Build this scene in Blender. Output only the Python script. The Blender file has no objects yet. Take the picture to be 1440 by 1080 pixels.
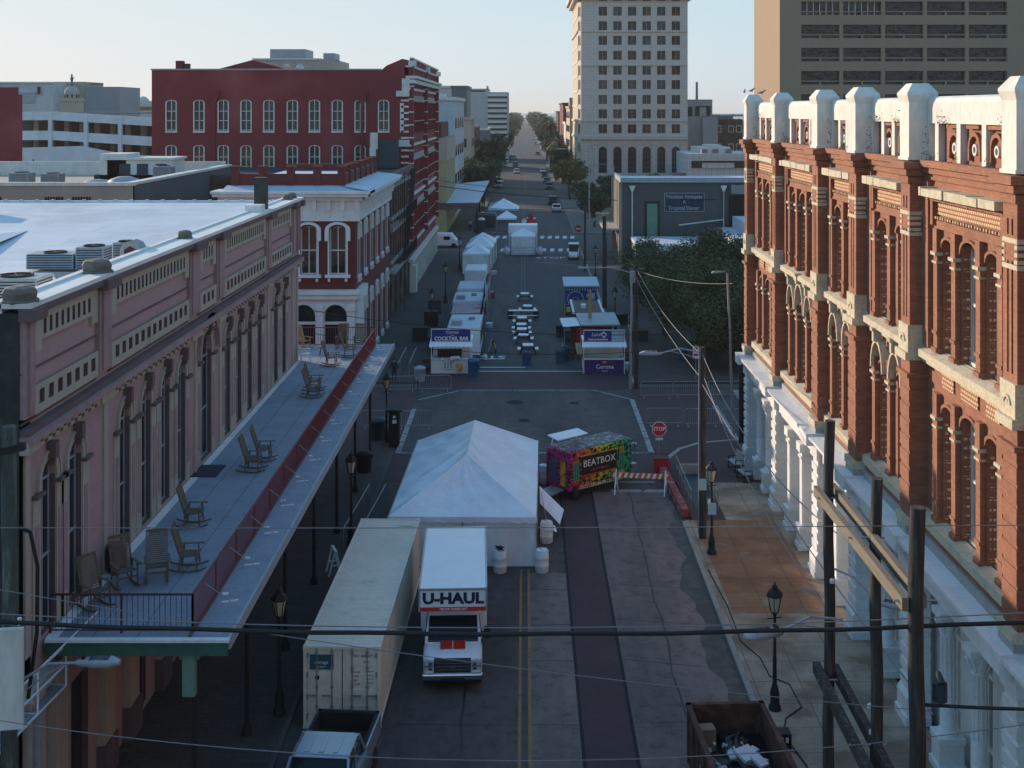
import bpy, math, random
from mathutils import Vector, Matrix
R = math.radians
PI = math.pi
rnd = random.Random(7)
sc = bpy.context.scene
col = sc.collection
H = 19.45                      # camera height

# ------------------------------------------------------------ objects
def tag(o, label=None, cat=None, group=None, kind=None):
    if label: o['label'] = label
    if cat: o['category'] = cat
    if group: o['group'] = group
    if kind: o['kind'] = kind
    return o
def thing(name, label, cat, loc=(0, 0, 0), rz=0, group=None):
    o = bpy.data.objects.new(name, None); col.objects.link(o)
    o.empty_display_size = .3
    o.location = loc; o.rotation_euler = (0, 0, rz)
    return tag(o, label, cat, group)
def copy_tree(o, parent=None, label=None):
    c = o.copy(); col.objects.link(c); c.parent = parent
    for ch in list(o.children): copy_tree(ch, c)
    if label: c['label'] = label
    return c
def root_of(o):
    while o.parent: o = o.parent
    return o

class MB:
    """collects shapes; F maps (u, v, z) to local xyz"""
    def __init__(s, F=None):
        s.v = []; s.f = []; s.m = []; s.F = F; s.M = None; s.sm = []
    def add(s, vs, fs, m=0, smooth=False):
        b = len(s.v)
        for p in vs:
            if s.M is not None: p = s.M @ Vector(p)
            if s.F: p = s.F(*p)
            s.v.append(tuple(p))
        for f in fs:
            s.f.append([b + i for i in f]); s.m.append(m); s.sm.append(smooth)
        return s
    def box(s, x0, y0, z0, x1, y1, z1, m=0):
        if x0 > x1: x0, x1 = x1, x0
        if y0 > y1: y0, y1 = y1, y0
        if z0 > z1: z0, z1 = z1, z0
        vs = [(x0,y0,z0),(x1,y0,z0),(x1,y1,z0),(x0,y1,z0),(x0,y0,z1),(x1,y0,z1),(x1,y1,z1),(x0,y1,z1)]
        return s.add(vs, [(0,3,2,1),(4,5,6,7),(0,1,5,4),(1,2,6,5),(2,3,7,6),(3,0,4,7)], m)
    def cbox(s, cx, cy, cz, sx, sy, sz, m=0, rz=0, rx=0, ry=0):
        M = Matrix.Translation((cx,cy,cz)) @ Matrix.Rotation(rz,4,'Z') @ Matrix.Rotation(ry,4,'Y') @ Matrix.Rotation(rx,4,'X')
        vs = [tuple(M @ Vector((a*sx/2,b*sy/2,c*sz/2))) for c in (-1,1) for a,b in ((-1,-1),(1,-1),(1,1),(-1,1))]
        return s.add(vs, [(0,3,2,1),(4,5,6,7),(0,1,5,4),(1,2,6,5),(2,3,7,6),(3,0,4,7)], m)
    def tube(s, p0, p1, r0, r1=None, n=8, m=0, caps=True, smooth=True):
        if r1 is None: r1 = r0
        p0 = Vector(p0); p1 = Vector(p1); d = (p1-p0)
        if d.length < 1e-6: return s
        d.normalize(); a = d.orthogonal().normalized(); b = d.cross(a)
        vs = []
        for p, r in ((p0,r0),(p1,r1)):
            for i in range(n):
                t = 2*PI*i/n; vs.append(tuple(p + (a*math.cos(t)+b*math.sin(t))*r))
        s.add(vs, [(i,(i+1)%n,n+(i+1)%n,n+i) for i in range(n)], m, smooth)
        if caps:
            s.add(vs[:n], [tuple(range(n))[::-1]], m); s.add(vs[n:], [tuple(range(n))], m)
        return s
    def path(s, pts, r, n=6, m=0):
        for i in range(len(pts)-1):
            s.tube(pts[i], pts[i+1], r, r, n, m, caps=(i in (0,len(pts)-2)))
        return s
    def bar(s, p0, p1, w, h, m=0):
        p0 = Vector(p0); p1 = Vector(p1); d = p1-p0; L = d.length
        if L < 1e-6: return s
        q = d.to_track_quat('X','Z').to_matrix().to_4x4()
        M = Matrix.Translation((p0+p1)/2) @ q
        vs = [tuple(M @ Vector((a*L/2,b*w/2,c*h/2))) for c in (-1,1) for a,b in ((-1,-1),(1,-1),(1,1),(-1,1))]
        return s.add(vs, [(0,3,2,1),(4,5,6,7),(0,1,5,4),(1,2,6,5),(2,3,7,6),(3,0,4,7)], m)
    def lathe(s, prof, c=(0,0,0), n=12, m=0, smooth=True):
        vs = []
        for r, z in prof:
            for i in range(n):
                t = 2*PI*i/n; vs.append((c[0]+r*math.cos(t), c[1]+r*math.sin(t), c[2]+z))
        fs = []
        for k in range(len(prof)-1):
            for i in range(n):
                j = (i+1)%n; fs.append((k*n+i,k*n+j,(k+1)*n+j,(k+1)*n+i))
        s.add(vs, fs, m, smooth)
        s.add(vs[:n], [tuple(range(n))[::-1]], m); s.add(vs[-n:], [tuple(range(n))], m)
        return s
    def extr(s, poly, plane, a, b, m=0):
        """poly of 2d points extruded from a to b; plane 'xz' along y, 'yz' along x, 'xy' along z"""
        n = len(poly); vs = []
        for t in (a, b):
            for p, q in poly:
                vs.append({'xz': (p,t,q), 'yz': (t,p,q), 'xy': (p,q,t)}[plane])
        fs = [(i,(i+1)%n,n+(i+1)%n,n+i) for i in range(n)] + [tuple(range(n))[::-1], tuple(range(n,2*n))]
        return s.add(vs, fs, m)
    def loft(s, rings, m=0, caps=True, smooth=False):
        n = len(rings[0]); vs = [p for r in rings for p in r]; fs = []
        for k in range(len(rings)-1):
            for i in range(n):
                j = (i+1)%n; fs.append((k*n+i,k*n+j,(k+1)*n+j,(k+1)*n+i))
        s.add(vs, fs, m, smooth)
        if caps:
            s.add(rings[0], [tuple(range(n))[::-1]], m); s.add(rings[-1], [tuple(range(n))], m)
        return s
    def quad(s, a, b, c, d, m=0): return s.add([a,b,c,d], [(0,1,2,3)], m)
    # ---- facade helpers in (u, v, z); v = outwards
    def wall(s, u0, u1, z0, z1, holes, v=0, depth=.35, m=0, mr=None):
        """plane at v with rectangular holes [(a,b,c,d)] = u0,u1,z0,z1 and reveals going in by depth"""
        mr = m if mr is None else mr
        us = sorted({u0,u1} | {min(max(h[i],u0),u1) for h in holes for i in (0,1)})
        zs = sorted({z0,z1} | {min(max(h[i],z0),z1) for h in holes for i in (2,3)})
        for i in range(len(us)-1):
            uc = (us[i]+us[i+1])/2
            k = 0
            while k < len(zs)-1:
                zc = (zs[k]+zs[k+1])/2
                if any(h[0]<uc<h[1] and h[2]<zc<h[3] for h in holes): k += 1; continue
                e = k
                while e+1 < len(zs)-1 and not any(h[0]<uc<h[1] and h[2]<(zs[e+1]+zs[e+2])/2<h[3] for h in holes): e += 1
                s.quad((us[i],v,zs[k]),(us[i+1],v,zs[k]),(us[i+1],v,zs[e+1]),(us[i],v,zs[e+1]), m)
                k = e+1
        for a,b,c,d in holes:
            w = v-depth
            s.quad((a,v,c),(a,w,c),(a,w,d),(a,v,d), mr); s.quad((b,v,c),(b,w,c),(b,w,d),(b,v,d), mr)
            s.quad((a,v,c),(b,v,c),(b,w,c),(a,w,c), mr); s.quad((a,v,d),(b,v,d),(b,w,d),(a,w,d), mr)
        return s
    def spandrel(s, a, b, zs_, zt, v=0, depth=.3, m=0, n=8, k=1.0):
        """fills the corners above an arch inside a rectangular hole; k = rise/half width"""
        c = (a+b)/2; r = (b-a)/2
        arc = [(c-r*math.cos(PI*i/n), zs_+r*k*math.sin(PI*i/n)) for i in range(n+1)]
        for i in range(n):
            p, q = arc[i], arc[i+1]
            for w in (v,): s.quad((p[0],w,p[1]),(q[0],w,q[1]),(q[0],w,zt),(p[0],w,zt), m)
            s.quad((p[0],v,p[1]),(q[0],v,q[1]),(q[0],v-depth,q[1]),(p[0],v-depth,p[1]), m)
        return s
    def arch(s, c, r0, r1, zs_, v0, v1, m=0, n=10, leg=0, k=1.0):
        """archivolt ring from v0 to v1, with legs down"""
        pts = [(PI*i/n) for i in range(n+1)]
        I = [(c-r0*math.cos(t), zs_+r0*k*math.sin(t)) for t in pts]; O = [(c-r1*math.cos(t), zs_+r1*k*math.sin(t)) for t in pts]
        if leg: I = [(c-r0,zs_-leg)]+I+[(c+r0,zs_-leg)]; O = [(c-r1,zs_-leg)]+O+[(c+r1,zs_-leg)]
        for i in range(len(I)-1):
            a,b,d,e = I[i],I[i+1],O[i+1],O[i]
            vs = [(p[0],w,p[1]) for w in (v0,v1) for p in (a,b,d,e)]
            s.add(vs, [(0,1,2,3),(4,5,6,7),(0,1,5,4),(2,3,7,6)] + ([(3,0,4,7)] if i==0 else []) + ([(1,2,6,5)] if i==len(I)-2 else []), m)
        return s
    def build(s, name, mats, parent=None, world=False, bevel=0, seg=2, label=None, loc=None):
        if not isinstance(mats, (list,tuple)): mats = [mats]
        off = Vector((0,0,0))
        if world and parent is not None:
            p = parent
            while p: off += p.location; p = p.parent
        vs = [(a-off.x, b-off.y, c-off.z) for a,b,c in s.v] if world else s.v
        me = bpy.data.meshes.new(name); me.from_pydata(vs, [], s.f); me.update()
        for m in mats: me.materials.append(m)
        me.polygons.foreach_set('material_index', s.m)
        me.polygons.foreach_set('use_smooth', s.sm)
        o = bpy.data.objects.new(name, me); col.objects.link(o)
        if parent is not None: o.parent = parent
        if loc: o.location = loc
        if bevel:
            w = o.modifiers.new('b','WELD'); w.merge_threshold = .0005
            b = o.modifiers.new('bv','BEVEL'); b.width = bevel; b.segments = seg; b.limit_method = 'ANGLE'; b.angle_limit = R(35)
        if label: o['label'] = label
        return o
def text(s, size, m, parent, loc, rot, name='lettering', ext=.006, off=0, sx=1, shear=0, world=False):
    cu = bpy.data.curves.new('t','FONT'); cu.body = s; cu.size = size; cu.align_x = 'CENTER'; cu.align_y = 'CENTER'
    cu.extrude = ext; cu.offset = off; cu.shear = shear; cu.resolution_u = 2
    t = bpy.data.objects.new('t', cu); col.objects.link(t)
    bpy.context.view_layer.update()
    me = bpy.data.meshes.new_from_object(t.evaluated_get(bpy.context.evaluated_depsgraph_get()))
    bpy.data.objects.remove(t)
    me.materials.clear(); me.materials.append(m)
    M = Matrix.Translation(loc) @ rot.to_matrix().to_4x4() @ Matrix.Diagonal((sx,1,1,1))
    me.transform(M)
    if world and parent is not None:
        off_ = Vector((0,0,0)); p = parent
        while p: off_ += p.location; p = p.parent
        me.transform(Matrix.Translation(-off_))
    o = bpy.data.objects.new(name, me); col.objects.link(o)
    if parent is not None: o.parent = parent
    return o
from mathutils import Euler
FACE_CAM = Euler((R(90),0,0))       # readable looking along +y
# ------------------------------------------------------------ materials
def nt(name):
    m = bpy.data.materials.new(name); m.use_nodes = True
    n = m.node_tree.nodes; l = m.node_tree.links
    return m, n, l, n['Principled BSDF']
def rgba(c): return (c[0], c[1], c[2], 1)
def mixrgb(n, l, typ, fac, a, b):
    x = n.new('ShaderNodeMix'); x.data_type = 'RGBA'; x.blend_type = typ
    for sock, v in ((x.inputs['Factor'], fac), (x.inputs['A'], a), (x.inputs['B'], b)):
        if isinstance(v, bpy.types.NodeSocket): l.new(v, sock)
        elif isinstance(v, (int,float)): sock.default_value = v
        else: sock.default_value = rgba(v)
    return x.outputs['Result']
def noise(n, l, vec, scale, detail=4, rough=.55):
    x = n.new('ShaderNodeTexNoise'); x.inputs['Scale'].default_value = scale; x.inputs['Detail'].default_value = detail
    x.inputs['Roughness'].default_value = rough
    if vec is not None: l.new(vec, x.inputs['Vector'])
    return x.outputs['Fac']
def ramp(n, l, fac, stops):
    x = n.new('ShaderNodeValToRGB'); l.new(fac, x.inputs['Fac']); e = x.color_ramp.elements
    e[0].position, e[0].color = stops[0][0], rgba(stops[0][1]); e[1].position, e[1].color = stops[-1][0], rgba(stops[-1][1])
    for p, c in stops[1:-1]:
        q = e.new(p); q.color = rgba(c)
    return x.outputs['Color']
def g3(v): return (v, v, v)
def bump(n, l, b, h, strength, dist=.02):
    x = n.new('ShaderNodeBump'); x.inputs['Strength'].default_value = strength; x.inputs['Distance'].default_value = dist
    l.new(h, x.inputs['Height']); l.new(x.outputs['Normal'], b.inputs['Normal'])
def mat(name, c, rough=.8, var=.25, scale=1.5, fine=18, metal=0, bmp=.15, c2=None, spec=None, stretch=None, lo=.35, hi=.65):
    """plain painted / weathered material: two scales of noise; c2 = dirt colour in patches"""
    m, n, l, b = nt(name)
    tc = n.new('ShaderNodeTexCoord').outputs['Object']
    if stretch:
        mp = n.new('ShaderNodeMapping'); mp.inputs['Scale'].default_value = stretch; l.new(tc, mp.inputs['Vector']); tc = mp.outputs['Vector']
    f1 = noise(n, l, tc, scale); f2 = noise(n, l, tc, fine, 3)
    base = c
    if c2: base = mixrgb(n, l, 'MIX', ramp(n, l, f1, [(lo,g3(0)),(hi,g3(1))]), c, c2)
    a = ramp(n, l, f1, [(.25,g3(1-var)),(.75,g3(1+var*.35))])
    base = mixrgb(n, l, 'MULTIPLY', 1, base, a)
    a2 = ramp(n, l, f2, [(.3,g3(1-var*.6)),(.7,g3(1+var*.2))])
    l.new(mixrgb(n, l, 'MULTIPLY', 1, base, a2), b.inputs['Base Color'])
    b.inputs['Roughness'].default_value = rough; b.inputs['Metallic'].default_value = metal
    if spec is not None: b.inputs['Specular IOR Level'].default_value = spec
    if bmp: bump(n, l, b, f2, bmp)
    return m
def brick(name, c1, c2, mo, bw=.42, bh=.16, ms=.02, ground=False, var=.3, rough=.85, stain=None, sscale=.35, lo=.5, hi=.62, off=.5, bmp=.3):
    m, n, l, b = nt(name)
    tc = n.new('ShaderNodeTexCoord').outputs['Object']
    sp = n.new('ShaderNodeSeparateXYZ'); l.new(tc, sp.inputs[0]); cb = n.new('ShaderNodeCombineXYZ')
    if ground:
        l.new(sp.outputs['X'], cb.inputs['X']); l.new(sp.outputs['Y'], cb.inputs['Y'])
    else:
        ad = n.new('ShaderNodeMath'); l.new(sp.outputs['X'], ad.inputs[0]); l.new(sp.outputs['Y'], ad.inputs[1])
        l.new(ad.outputs[0], cb.inputs['X']); l.new(sp.outputs['Z'], cb.inputs['Y'])
    t = n.new('ShaderNodeTexBrick'); l.new(cb.outputs[0], t.inputs['Vector']); t.offset = off
    t.inputs['Scale'].default_value = 1; t.inputs['Brick Width'].default_value = bw; t.inputs['Row Height'].default_value = bh
    t.inputs['Mortar Size'].default_value = ms; t.inputs['Mortar Smooth'].default_value = .3
    t.inputs['Color1'].default_value = rgba(c1); t.inputs['Color2'].default_value = rgba(c2); t.inputs['Mortar'].default_value = rgba(mo)
    f1 = noise(n, l, tc, .6, 5, .65); f2 = noise(n, l, tc, 14, 3)
    base = t.outputs['Color']
    if stain:
        f3 = noise(n, l, tc, sscale, 5, .6)
        base = mixrgb(n, l, 'MIX', ramp(n, l, f3, [(lo,g3(0)),(hi,g3(.8))]), base, stain)
    base = mixrgb(n, l, 'MULTIPLY', 1, base, ramp(n, l, f1, [(.25,g3(1-var)),(.75,g3(1+var*.4))]))
    base = mixrgb(n, l, 'MULTIPLY', 1, base, ramp(n, l, f2, [(.3,g3(1-var*.6)),(.7,g3(1+var*.2))]))
    l.new(base, b.inputs['Base Color']); b.inputs['Roughness'].default_value = rough
    if bmp: bump(n, l, b, t.outputs['Fac'], -bmp, .02)
    return m
def glass(name, c, rough=.08, var=.5, scale=.5, sp=.5):
    m, n, l, b = nt(name)
    tc = n.new('ShaderNodeTexCoord').outputs['Object']
    f = noise(n, l, tc, scale, 2)
    l.new(mixrgb(n, l, 'MULTIPLY', 1, c, ramp(n, l, f, [(.35,g3(1-var)),(.65,g3(1+var))])), b.inputs['Base Color'])
    b.inputs['Roughness'].default_value = rough; b.inputs['Specular IOR Level'].default_value = sp
    f2 = noise(n, l, tc, .9, 2); bump(n, l, b, f2, .12, .25)
    return m
W_ = {}
M = W_
M['capstone'] = mat('brown_cap_stone', (.25,.215,.17), .95, .45, 2, 14, c2=(.12,.105,.085), lo=.45, hi=.65, bmp=.5)
M['white'] = mat('white_paint', (.76,.77,.78), .6, .18, .8, 9, bmp=.05)
M['whitew'] = mat('white_weathered', (.72,.69,.635), .75, .22, 1.1, 6, c2=(.60,.56,.49), lo=.55, hi=.8, stretch=(1,1,.4))
M['freshpaint'] = mat('fresh_white_road_paint', (.62,.62,.62), .7, .2, 2, 12)
M['tent'] = mat('tent_vinyl', (.84,.86,.90), .45, .10, .7, 5, bmp=.15)
M['vinylwall'] = mat('tent_wall_vinyl', (.80,.81,.83), .55, .15, 1.2, 5, bmp=.2, stretch=(1,1,.25))
M['brickA'] = brick('orange_red_brick', (.31,.112,.058), (.40,.155,.085), (.24,.13,.09), .24, .085, .012, var=.28, stain=(.26,.09,.055), sscale=.5, lo=.52, hi=.9, bmp=.25)
M['brickD'] = brick('deep_red_brick', (.13,.018,.018), (.16,.028,.024), (.11,.025,.025), .3, .1, .012, var=.2, bmp=.1)
M['brickRed'] = mat('painted_red_brick', (.22,.022,.032), .8, .18, .15, 4, c2=(.30,.065,.065), lo=.5, hi=.75, bmp=.08)
M['brickBrown'] = mat('weathered_brown_brick', (.085,.05,.042), .9, .5, .5, 6, c2=(.19,.14,.12), lo=.5, hi=.8)
M['cream'] = mat('cream_stucco', (.46,.40,.32), .85, .22, .8, 9, c2=(.36,.31,.26), lo=.5, hi=.8, stretch=(1,1,.35))
M['creamp'] = brick('cream_pattern', (.70,.56,.36), (.62,.47,.30), (.32,.11,.06), .16, .13, .03, var=.2, bmp=.5)
M['stone'] = mat('carved_limestone', (.70,.61,.45), .9, .4, 1.6, 14, c2=(.38,.34,.24), lo=.5, hi=.72, bmp=.4)
M['greystone'] = mat('grey_stone', (.42,.42,.40), .9, .35, 1.1, 10, c2=(.24,.24,.22), lo=.5, hi=.75, bmp=.3)
M['mauve'] = brick('mauve_stucco_blocks', (.46,.29,.285), (.49,.315,.305), (.38,.24,.24), 1.5, .62, .012, var=.22, stain=(.33,.21,.20), sscale=.6, lo=.45, hi=.75, bmp=.15)
M['mauveD'] = mat('dark_mauve_trim', (.15,.095,.10), .85, .25, 1, 8)
M['mauveT'] = mat('mauve_trim', (.39,.245,.245), .85, .25, 1, 8, stretch=(1,1,.5))
M['darkstucco'] = mat('mildewed_stucco', (.075,.085,.075), .95, .5, .8, 5, c2=(.03,.035,.033), lo=.4, hi=.6, bmp=.3)
M['black'] = mat('black_iron', (.008,.009,.011), .7, .2, 3, 20, bmp=.03)
M['dark'] = mat('dark_void', (.010,.010,.012), .9, .2)
M['glass'] = glass('window_glass', (.018,.022,.028))
M['glassB'] = glass('tower_glass', (.014,.022,.028), .05, .6, .12, .22)
M['glassC'] = glass('tower_glass_brown', (.05,.035,.028), .12, .8, .5, .2)
M['glassD'] = glass('tower_glass_blue', (.03,.045,.06), .10, .6, .4, .25)
M['roofw'] = brick('white_roof_membrane', (.66,.69,.73), (.62,.66,.71), (.46,.50,.56), 24, 1.9, .035, ground=True, var=.16, rough=.65, stain=(.50,.54,.58), sscale=.16, lo=.5, hi=.62, off=.3, bmp=.05)
M['roofw2'] = mat('white_roof_membrane_b', (.52,.58,.65), .65, .12, .2, 2.5, bmp=.03)
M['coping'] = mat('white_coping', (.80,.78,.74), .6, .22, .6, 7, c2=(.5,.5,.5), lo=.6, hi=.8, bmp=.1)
M['deck'] = mat('gallery_deck_coating', (.29,.33,.39), .7, .3, .5, 12, c2=(.22,.25,.30), lo=.5, hi=.6, bmp=.08)
M['railred'] = mat('red_iron_railing', (.21,.032,.034), .6, .2, 2, 12, bmp=.02)
M['raildark'] = mat('dark_red_iron_railing', (.07,.02,.024), .6, .2, 2, 12, bmp=.02)
M['green'] = mat('green_painted_fascia', (.025,.115,.085), .6, .3, 1.5, 8, stretch=(1,1,1))
M['ltgreen'] = mat('pale_green_paint', (.14,.25,.19), .6, .2)
M['teak'] = mat('weathered_teak', (.16,.115,.08), .75, .35, 6, 30, bmp=.2)
M['teakY'] = mat('oiled_teak', (.42,.28,.13), .7, .3, 6, 30, bmp=.2)
M['plastic'] = mat('white_plastic', (.75,.76,.78), .4, .08)
M['steel'] = mat('galvanised_steel', (.40,.42,.44), .45, .2, 4, 20, metal=.6, bmp=.05)
M['greymet'] = mat('grey_painted_metal', (.33,.36,.39), .5, .2, 2, 10, bmp=.05)
M['acmet'] = mat('beige_metal_cabinet', (.42,.42,.40), .5, .2, 2, 10)
M['wood'] = mat('weathered_pole_wood', (.045,.04,.038), .9, .5, 3, 25, c2=(.10,.092,.085), lo=.5, hi=.7, bmp=.5, stretch=(3,3,.25))
M['woodL'] = mat('weathered_beam_wood', (.24,.20,.155), .9, .45, 4, 30, c2=(.10,.09,.075), lo=.55, hi=.75, bmp=.5, stretch=(4,.3,4))
M['poleG'] = mat('mossy_pole_wood', (.09,.115,.095), .9, .5, 2.5, 20, c2=(.17,.19,.17), lo=.5, hi=.7, bmp=.5, stretch=(2,2,.3))
M['concrete'] = mat('concrete', (.36,.34,.31), .9, .3, 1, 14, c2=(.26,.245,.22), lo=.5, hi=.7)
M['redpaint'] = mat('faded_red_kerb_paint', (.32,.06,.065), .8, .35, 2, 12, c2=(.36,.25,.24), lo=.55, hi=.72)
M['carpaint'] = mat('truck_white_paint', (.80,.82,.85), .28, .06, .8, 5, bmp=0)
M['rubber'] = mat('tyre_rubber', (.014,.014,.015), .9, .2)
M['chrome'] = mat('bright_chrome', (.55,.57,.6), .18, .1, metal=1, bmp=0)
M['lens'] = mat('headlamp_lens', (.55,.58,.62), .15, .3, 10, 30, bmp=.3)
M['red'] = mat('bright_red_decal', (.58,.025,.02), .45, .08, bmp=0)
M['navy'] = mat('navy_decal', (.010,.012,.05), .5, .05, bmp=0)
M['wht'] = mat('white_decal', (.80,.80,.80), .5, .05, bmp=0)
M['contain'] = mat('container_cream_paint', (.80,.69,.55), .6, .16, .6, 7, c2=(.38,.35,.29), lo=.6, hi=.8, bmp=.03)
M['tarmac'] = None
M['lampglass'] = mat('frosted_lamp_glass', (.55,.50,.38), .3, .2, 3, 10, bmp=0)
M['sign_red'] = mat('stop_sign_red', (.50,.012,.022), .4, .06, bmp=0)
M['teal'] = mat('teal_sticker', (.012,.10,.12), .5, .1, bmp=0)
M['ltblue'] = mat('pale_blue_sign', (.33,.50,.55), .5, .1, bmp=0)
M['purple'] = mat('deep_purple_banner', (.045,.02,.16), .5, .1, bmp=0)
M['bluebanner'] = mat('royal_blue_banner', (.02,.03,.20), .5, .1, bmp=0)
M['bluebin'] = mat('blue_plastic', (.015,.10,.20), .5, .2)
M['darkbin'] = mat('dark_teal_bin', (.015,.04,.06), .6, .2)
M['rust'] = mat('rusty_dumpster_steel', (.085,.035,.025), .85, .45, 2, 12, c2=(.16,.07,.05), lo=.5, hi=.7, bmp=.3)
M['bag'] = mat('black_bin_bag', (.010,.012,.016), .25, .2, 3, 12, bmp=.4)
M['cardb'] = mat('cardboard', (.28,.20,.13), .9, .2)
M['paper'] = mat('white_paper', (.6,.63,.68), .8, .2, 5, 20)
M['skin'] = mat('skin', (.35,.2,.14), .6, .1, bmp=0)
M['cloth'] = mat('dark_clothes', (.02,.025,.035), .9, .3)
M['clothw'] = mat('pale_clothes', (.45,.45,.47), .9, .3)
M['maroon'] = mat('maroon_panel', (.12,.02,.025), .7, .25)
M['yellow'] = mat('yellow_sign', (.62,.42,.04), .5, .3, 3, 9, c2=(.5,.1,.02), lo=.5, hi=.6)
M['brownroof'] = mat('brown_roof', (.16,.10,.085), .85, .25)
M['orange'] = mat('orange_plastic', (.6,.16,.03), .6, .2)

M['glassR'] = glass('wavy_ribbon_glass', (.010,.013,.016), .03, .4, .12, .35)
for k_, (st, ds) in (('glassR',(.35,.5)),('tent',(.55,.06)),('vinylwall',(.5,.05))):
    for nd in M[k_].node_tree.nodes:
        if nd.type == 'BUMP': nd.inputs['Strength'].default_value = st; nd.inputs['Distance'].default_value = ds
# ------------------------------------------------------------ camera, sun, sky
cam = bpy.data.cameras.new('camera'); co = bpy.data.objects.new('camera', cam); col.objects.link(co)
sc.camera = co; co.location = (0, 0, H); co.rotation_euler = (R(90), 0, 0)
cam.sensor_width = 36; cam.lens = 36*1740/1440; cam.shift_x = -18/1440; cam.shift_y = -385/1440
cam.clip_end = 9000; cam.clip_start = .5
AZ, EL = R(40), R(13.4)                  # towards the sun: left and ahead
sdir = Vector((-math.cos(AZ)*math.cos(EL), math.sin(AZ)*math.cos(EL), math.sin(EL)))
sl = bpy.data.lights.new('sun','SUN'); so = bpy.data.objects.new('sun', sl); col.objects.link(so)
sl.energy = 4.6; sl.angle = R(.55); sl.color = (1, .80, .60)
so.rotation_euler = sdir.to_track_quat('Z','Y').to_euler()
w = bpy.data.worlds.new('World'); sc.world = w; w.use_nodes = True
wn, wl = w.node_tree.nodes, w.node_tree.links
sky = wn.new('ShaderNodeTexSky'); sky.sky_type = 'NISHITA'; sky.sun_disc = False
sky.sun_elevation = EL; sky.sun_rotation = math.atan2(sdir.x, sdir.y)
sky.air_density = 1.0; sky.dust_density = .6; sky.ozone_density = 3; sky.altitude = 20
# soft highlight roll-off of the sky, as the camera recorded it: c / (1 + q c)
q1 = wn.new('ShaderNodeVectorMath'); q1.operation = 'MULTIPLY_ADD'; q1.inputs[1].default_value = (.180,.190,.203); q1.inputs[2].default_value = (1,1,1)
q2 = wn.new('ShaderNodeVectorMath'); q2.operation = 'DIVIDE'
g1 = wn.new('ShaderNodeVectorMath'); g1.operation = 'MULTIPLY'; g1.inputs[1].default_value = (2.3,4.2,14)
wl.new(sky.outputs['Color'], g1.inputs[0]); wl.new(g1.outputs[0], q1.inputs[0]); wl.new(g1.outputs[0], q2.inputs[0]); wl.new(q1.outputs[0], q2.inputs[1])
wl.new(q2.outputs[0], wn['Background'].inputs['Color']); wn['Background'].inputs['Strength'].default_value = .15
sc.view_settings.view_transform = 'Standard'; sc.view_settings.look = 'None'
sc.view_settings.exposure = .3; sc.view_settings.gamma = 1
# ------------------------------------------------------------ ground
def asphalt(name, c, c2, cr=.6):
    m, n, l, b = nt(name)
    tc = n.new('ShaderNodeTexCoord').outputs['Object']
    mp = n.new('ShaderNodeMapping'); mp.inputs['Scale'].default_value = (1,.22,1); l.new(tc, mp.inputs['Vector'])
    f1 = noise(n, l, mp.outputs['Vector'], .35, 6, .65); f2 = noise(n, l, tc, 1.7, 6, .7); f3 = noise(n, l, tc, 30, 2); f4 = noise(n, l, tc, .5, 4, .6)
    base = mixrgb(n, l, 'MIX', ramp(n, l, f1, [(.38,g3(0)),(.62,g3(1))]), c, c2)
    base = mixrgb(n, l, 'MULTIPLY', 1, base, ramp(n, l, f2, [(.30,g3(.45)),(.48,g3(.95)),(.75,g3(1.15))]))
    base = mixrgb(n, l, 'MULTIPLY', 1, base, ramp(n, l, f3, [(.3,g3(.8)),(.7,g3(1.2))]))
    # cracks
    v = n.new('ShaderNodeTexVoronoi'); v.feature = 'DISTANCE_TO_EDGE'; v.inputs['Scale'].default_value = .26
    ds = n.new('ShaderNodeVectorMath'); ds.operation = 'ADD'
    ns = n.new('ShaderNodeTexNoise'); ns.inputs['Scale'].default_value = .8; ns.inputs['Detail'].default_value = 5; l.new(tc, ns.inputs['Vector'])
    sc_ = n.new('ShaderNodeVectorMath'); sc_.operation = 'SCALE'; sc_.inputs['Scale'].default_value = 2.2; l.new(ns.outputs['Color'], sc_.inputs[0])
    l.new(tc, ds.inputs[0]); l.new(sc_.outputs[0], ds.inputs[1]); l.new(ds.outputs[0], v.inputs['Vector'])
    base = mixrgb(n, l, 'MULTIPLY', ramp(n, l, f4, [(.45,g3(0)),(.6,g3(cr))]), base, ramp(n, l, v.outputs['Distance'], [(.003,g3(.35)),(.008,g3(1))]))
    l.new(base, b.inputs['Base Color']); b.inputs['Roughness'].default_value = .82
    bump(n, l, b, f3, .25)
    return m
M['asphalt'] = asphalt('worn_asphalt', (.098,.076,.07), (.044,.038,.04))
M['asphaltF'] = asphalt('grey_asphalt', (.052,.055,.062), (.034,.037,.044), .5)
M['pave'] = brick('dark_sidewalk_pavers', (.062,.052,.05), (.08,.066,.062), (.04,.036,.036), .6, .3, .02, ground=True, var=.4)
M['paver_red'] = brick('maroon_brick_paving', (.075,.034,.042), (.095,.044,.05), (.05,.03,.034), .22, .11, .012, ground=True, var=.35)
M['strip'] = brick('track_bed_brick', (.062,.034,.04), (.078,.042,.048), (.04,.026,.03), .22, .11, .012, ground=True, var=.3)
M['slab'] = brick('sidewalk_concrete_slabs', (.40,.30,.22), (.43,.33,.25), (.17,.13,.10), 1.55, 1.55, .02, ground=True, var=.35, off=0, stain=(.20,.13,.085), sscale=.5, lo=.45, hi=.6)
M['slabR'] = brick('rust_stained_slabs', (.30,.13,.065), (.33,.155,.08), (.15,.075,.04), 1.55, 1.55, .02, ground=True, var=.45, off=0, stain=(.30,.24,.18), sscale=1.1, lo=.56, hi=.66)
M['far'] = mat('far_ground', (.10,.105,.085), .95, .35, .02, .4, bmp=0)
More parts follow.
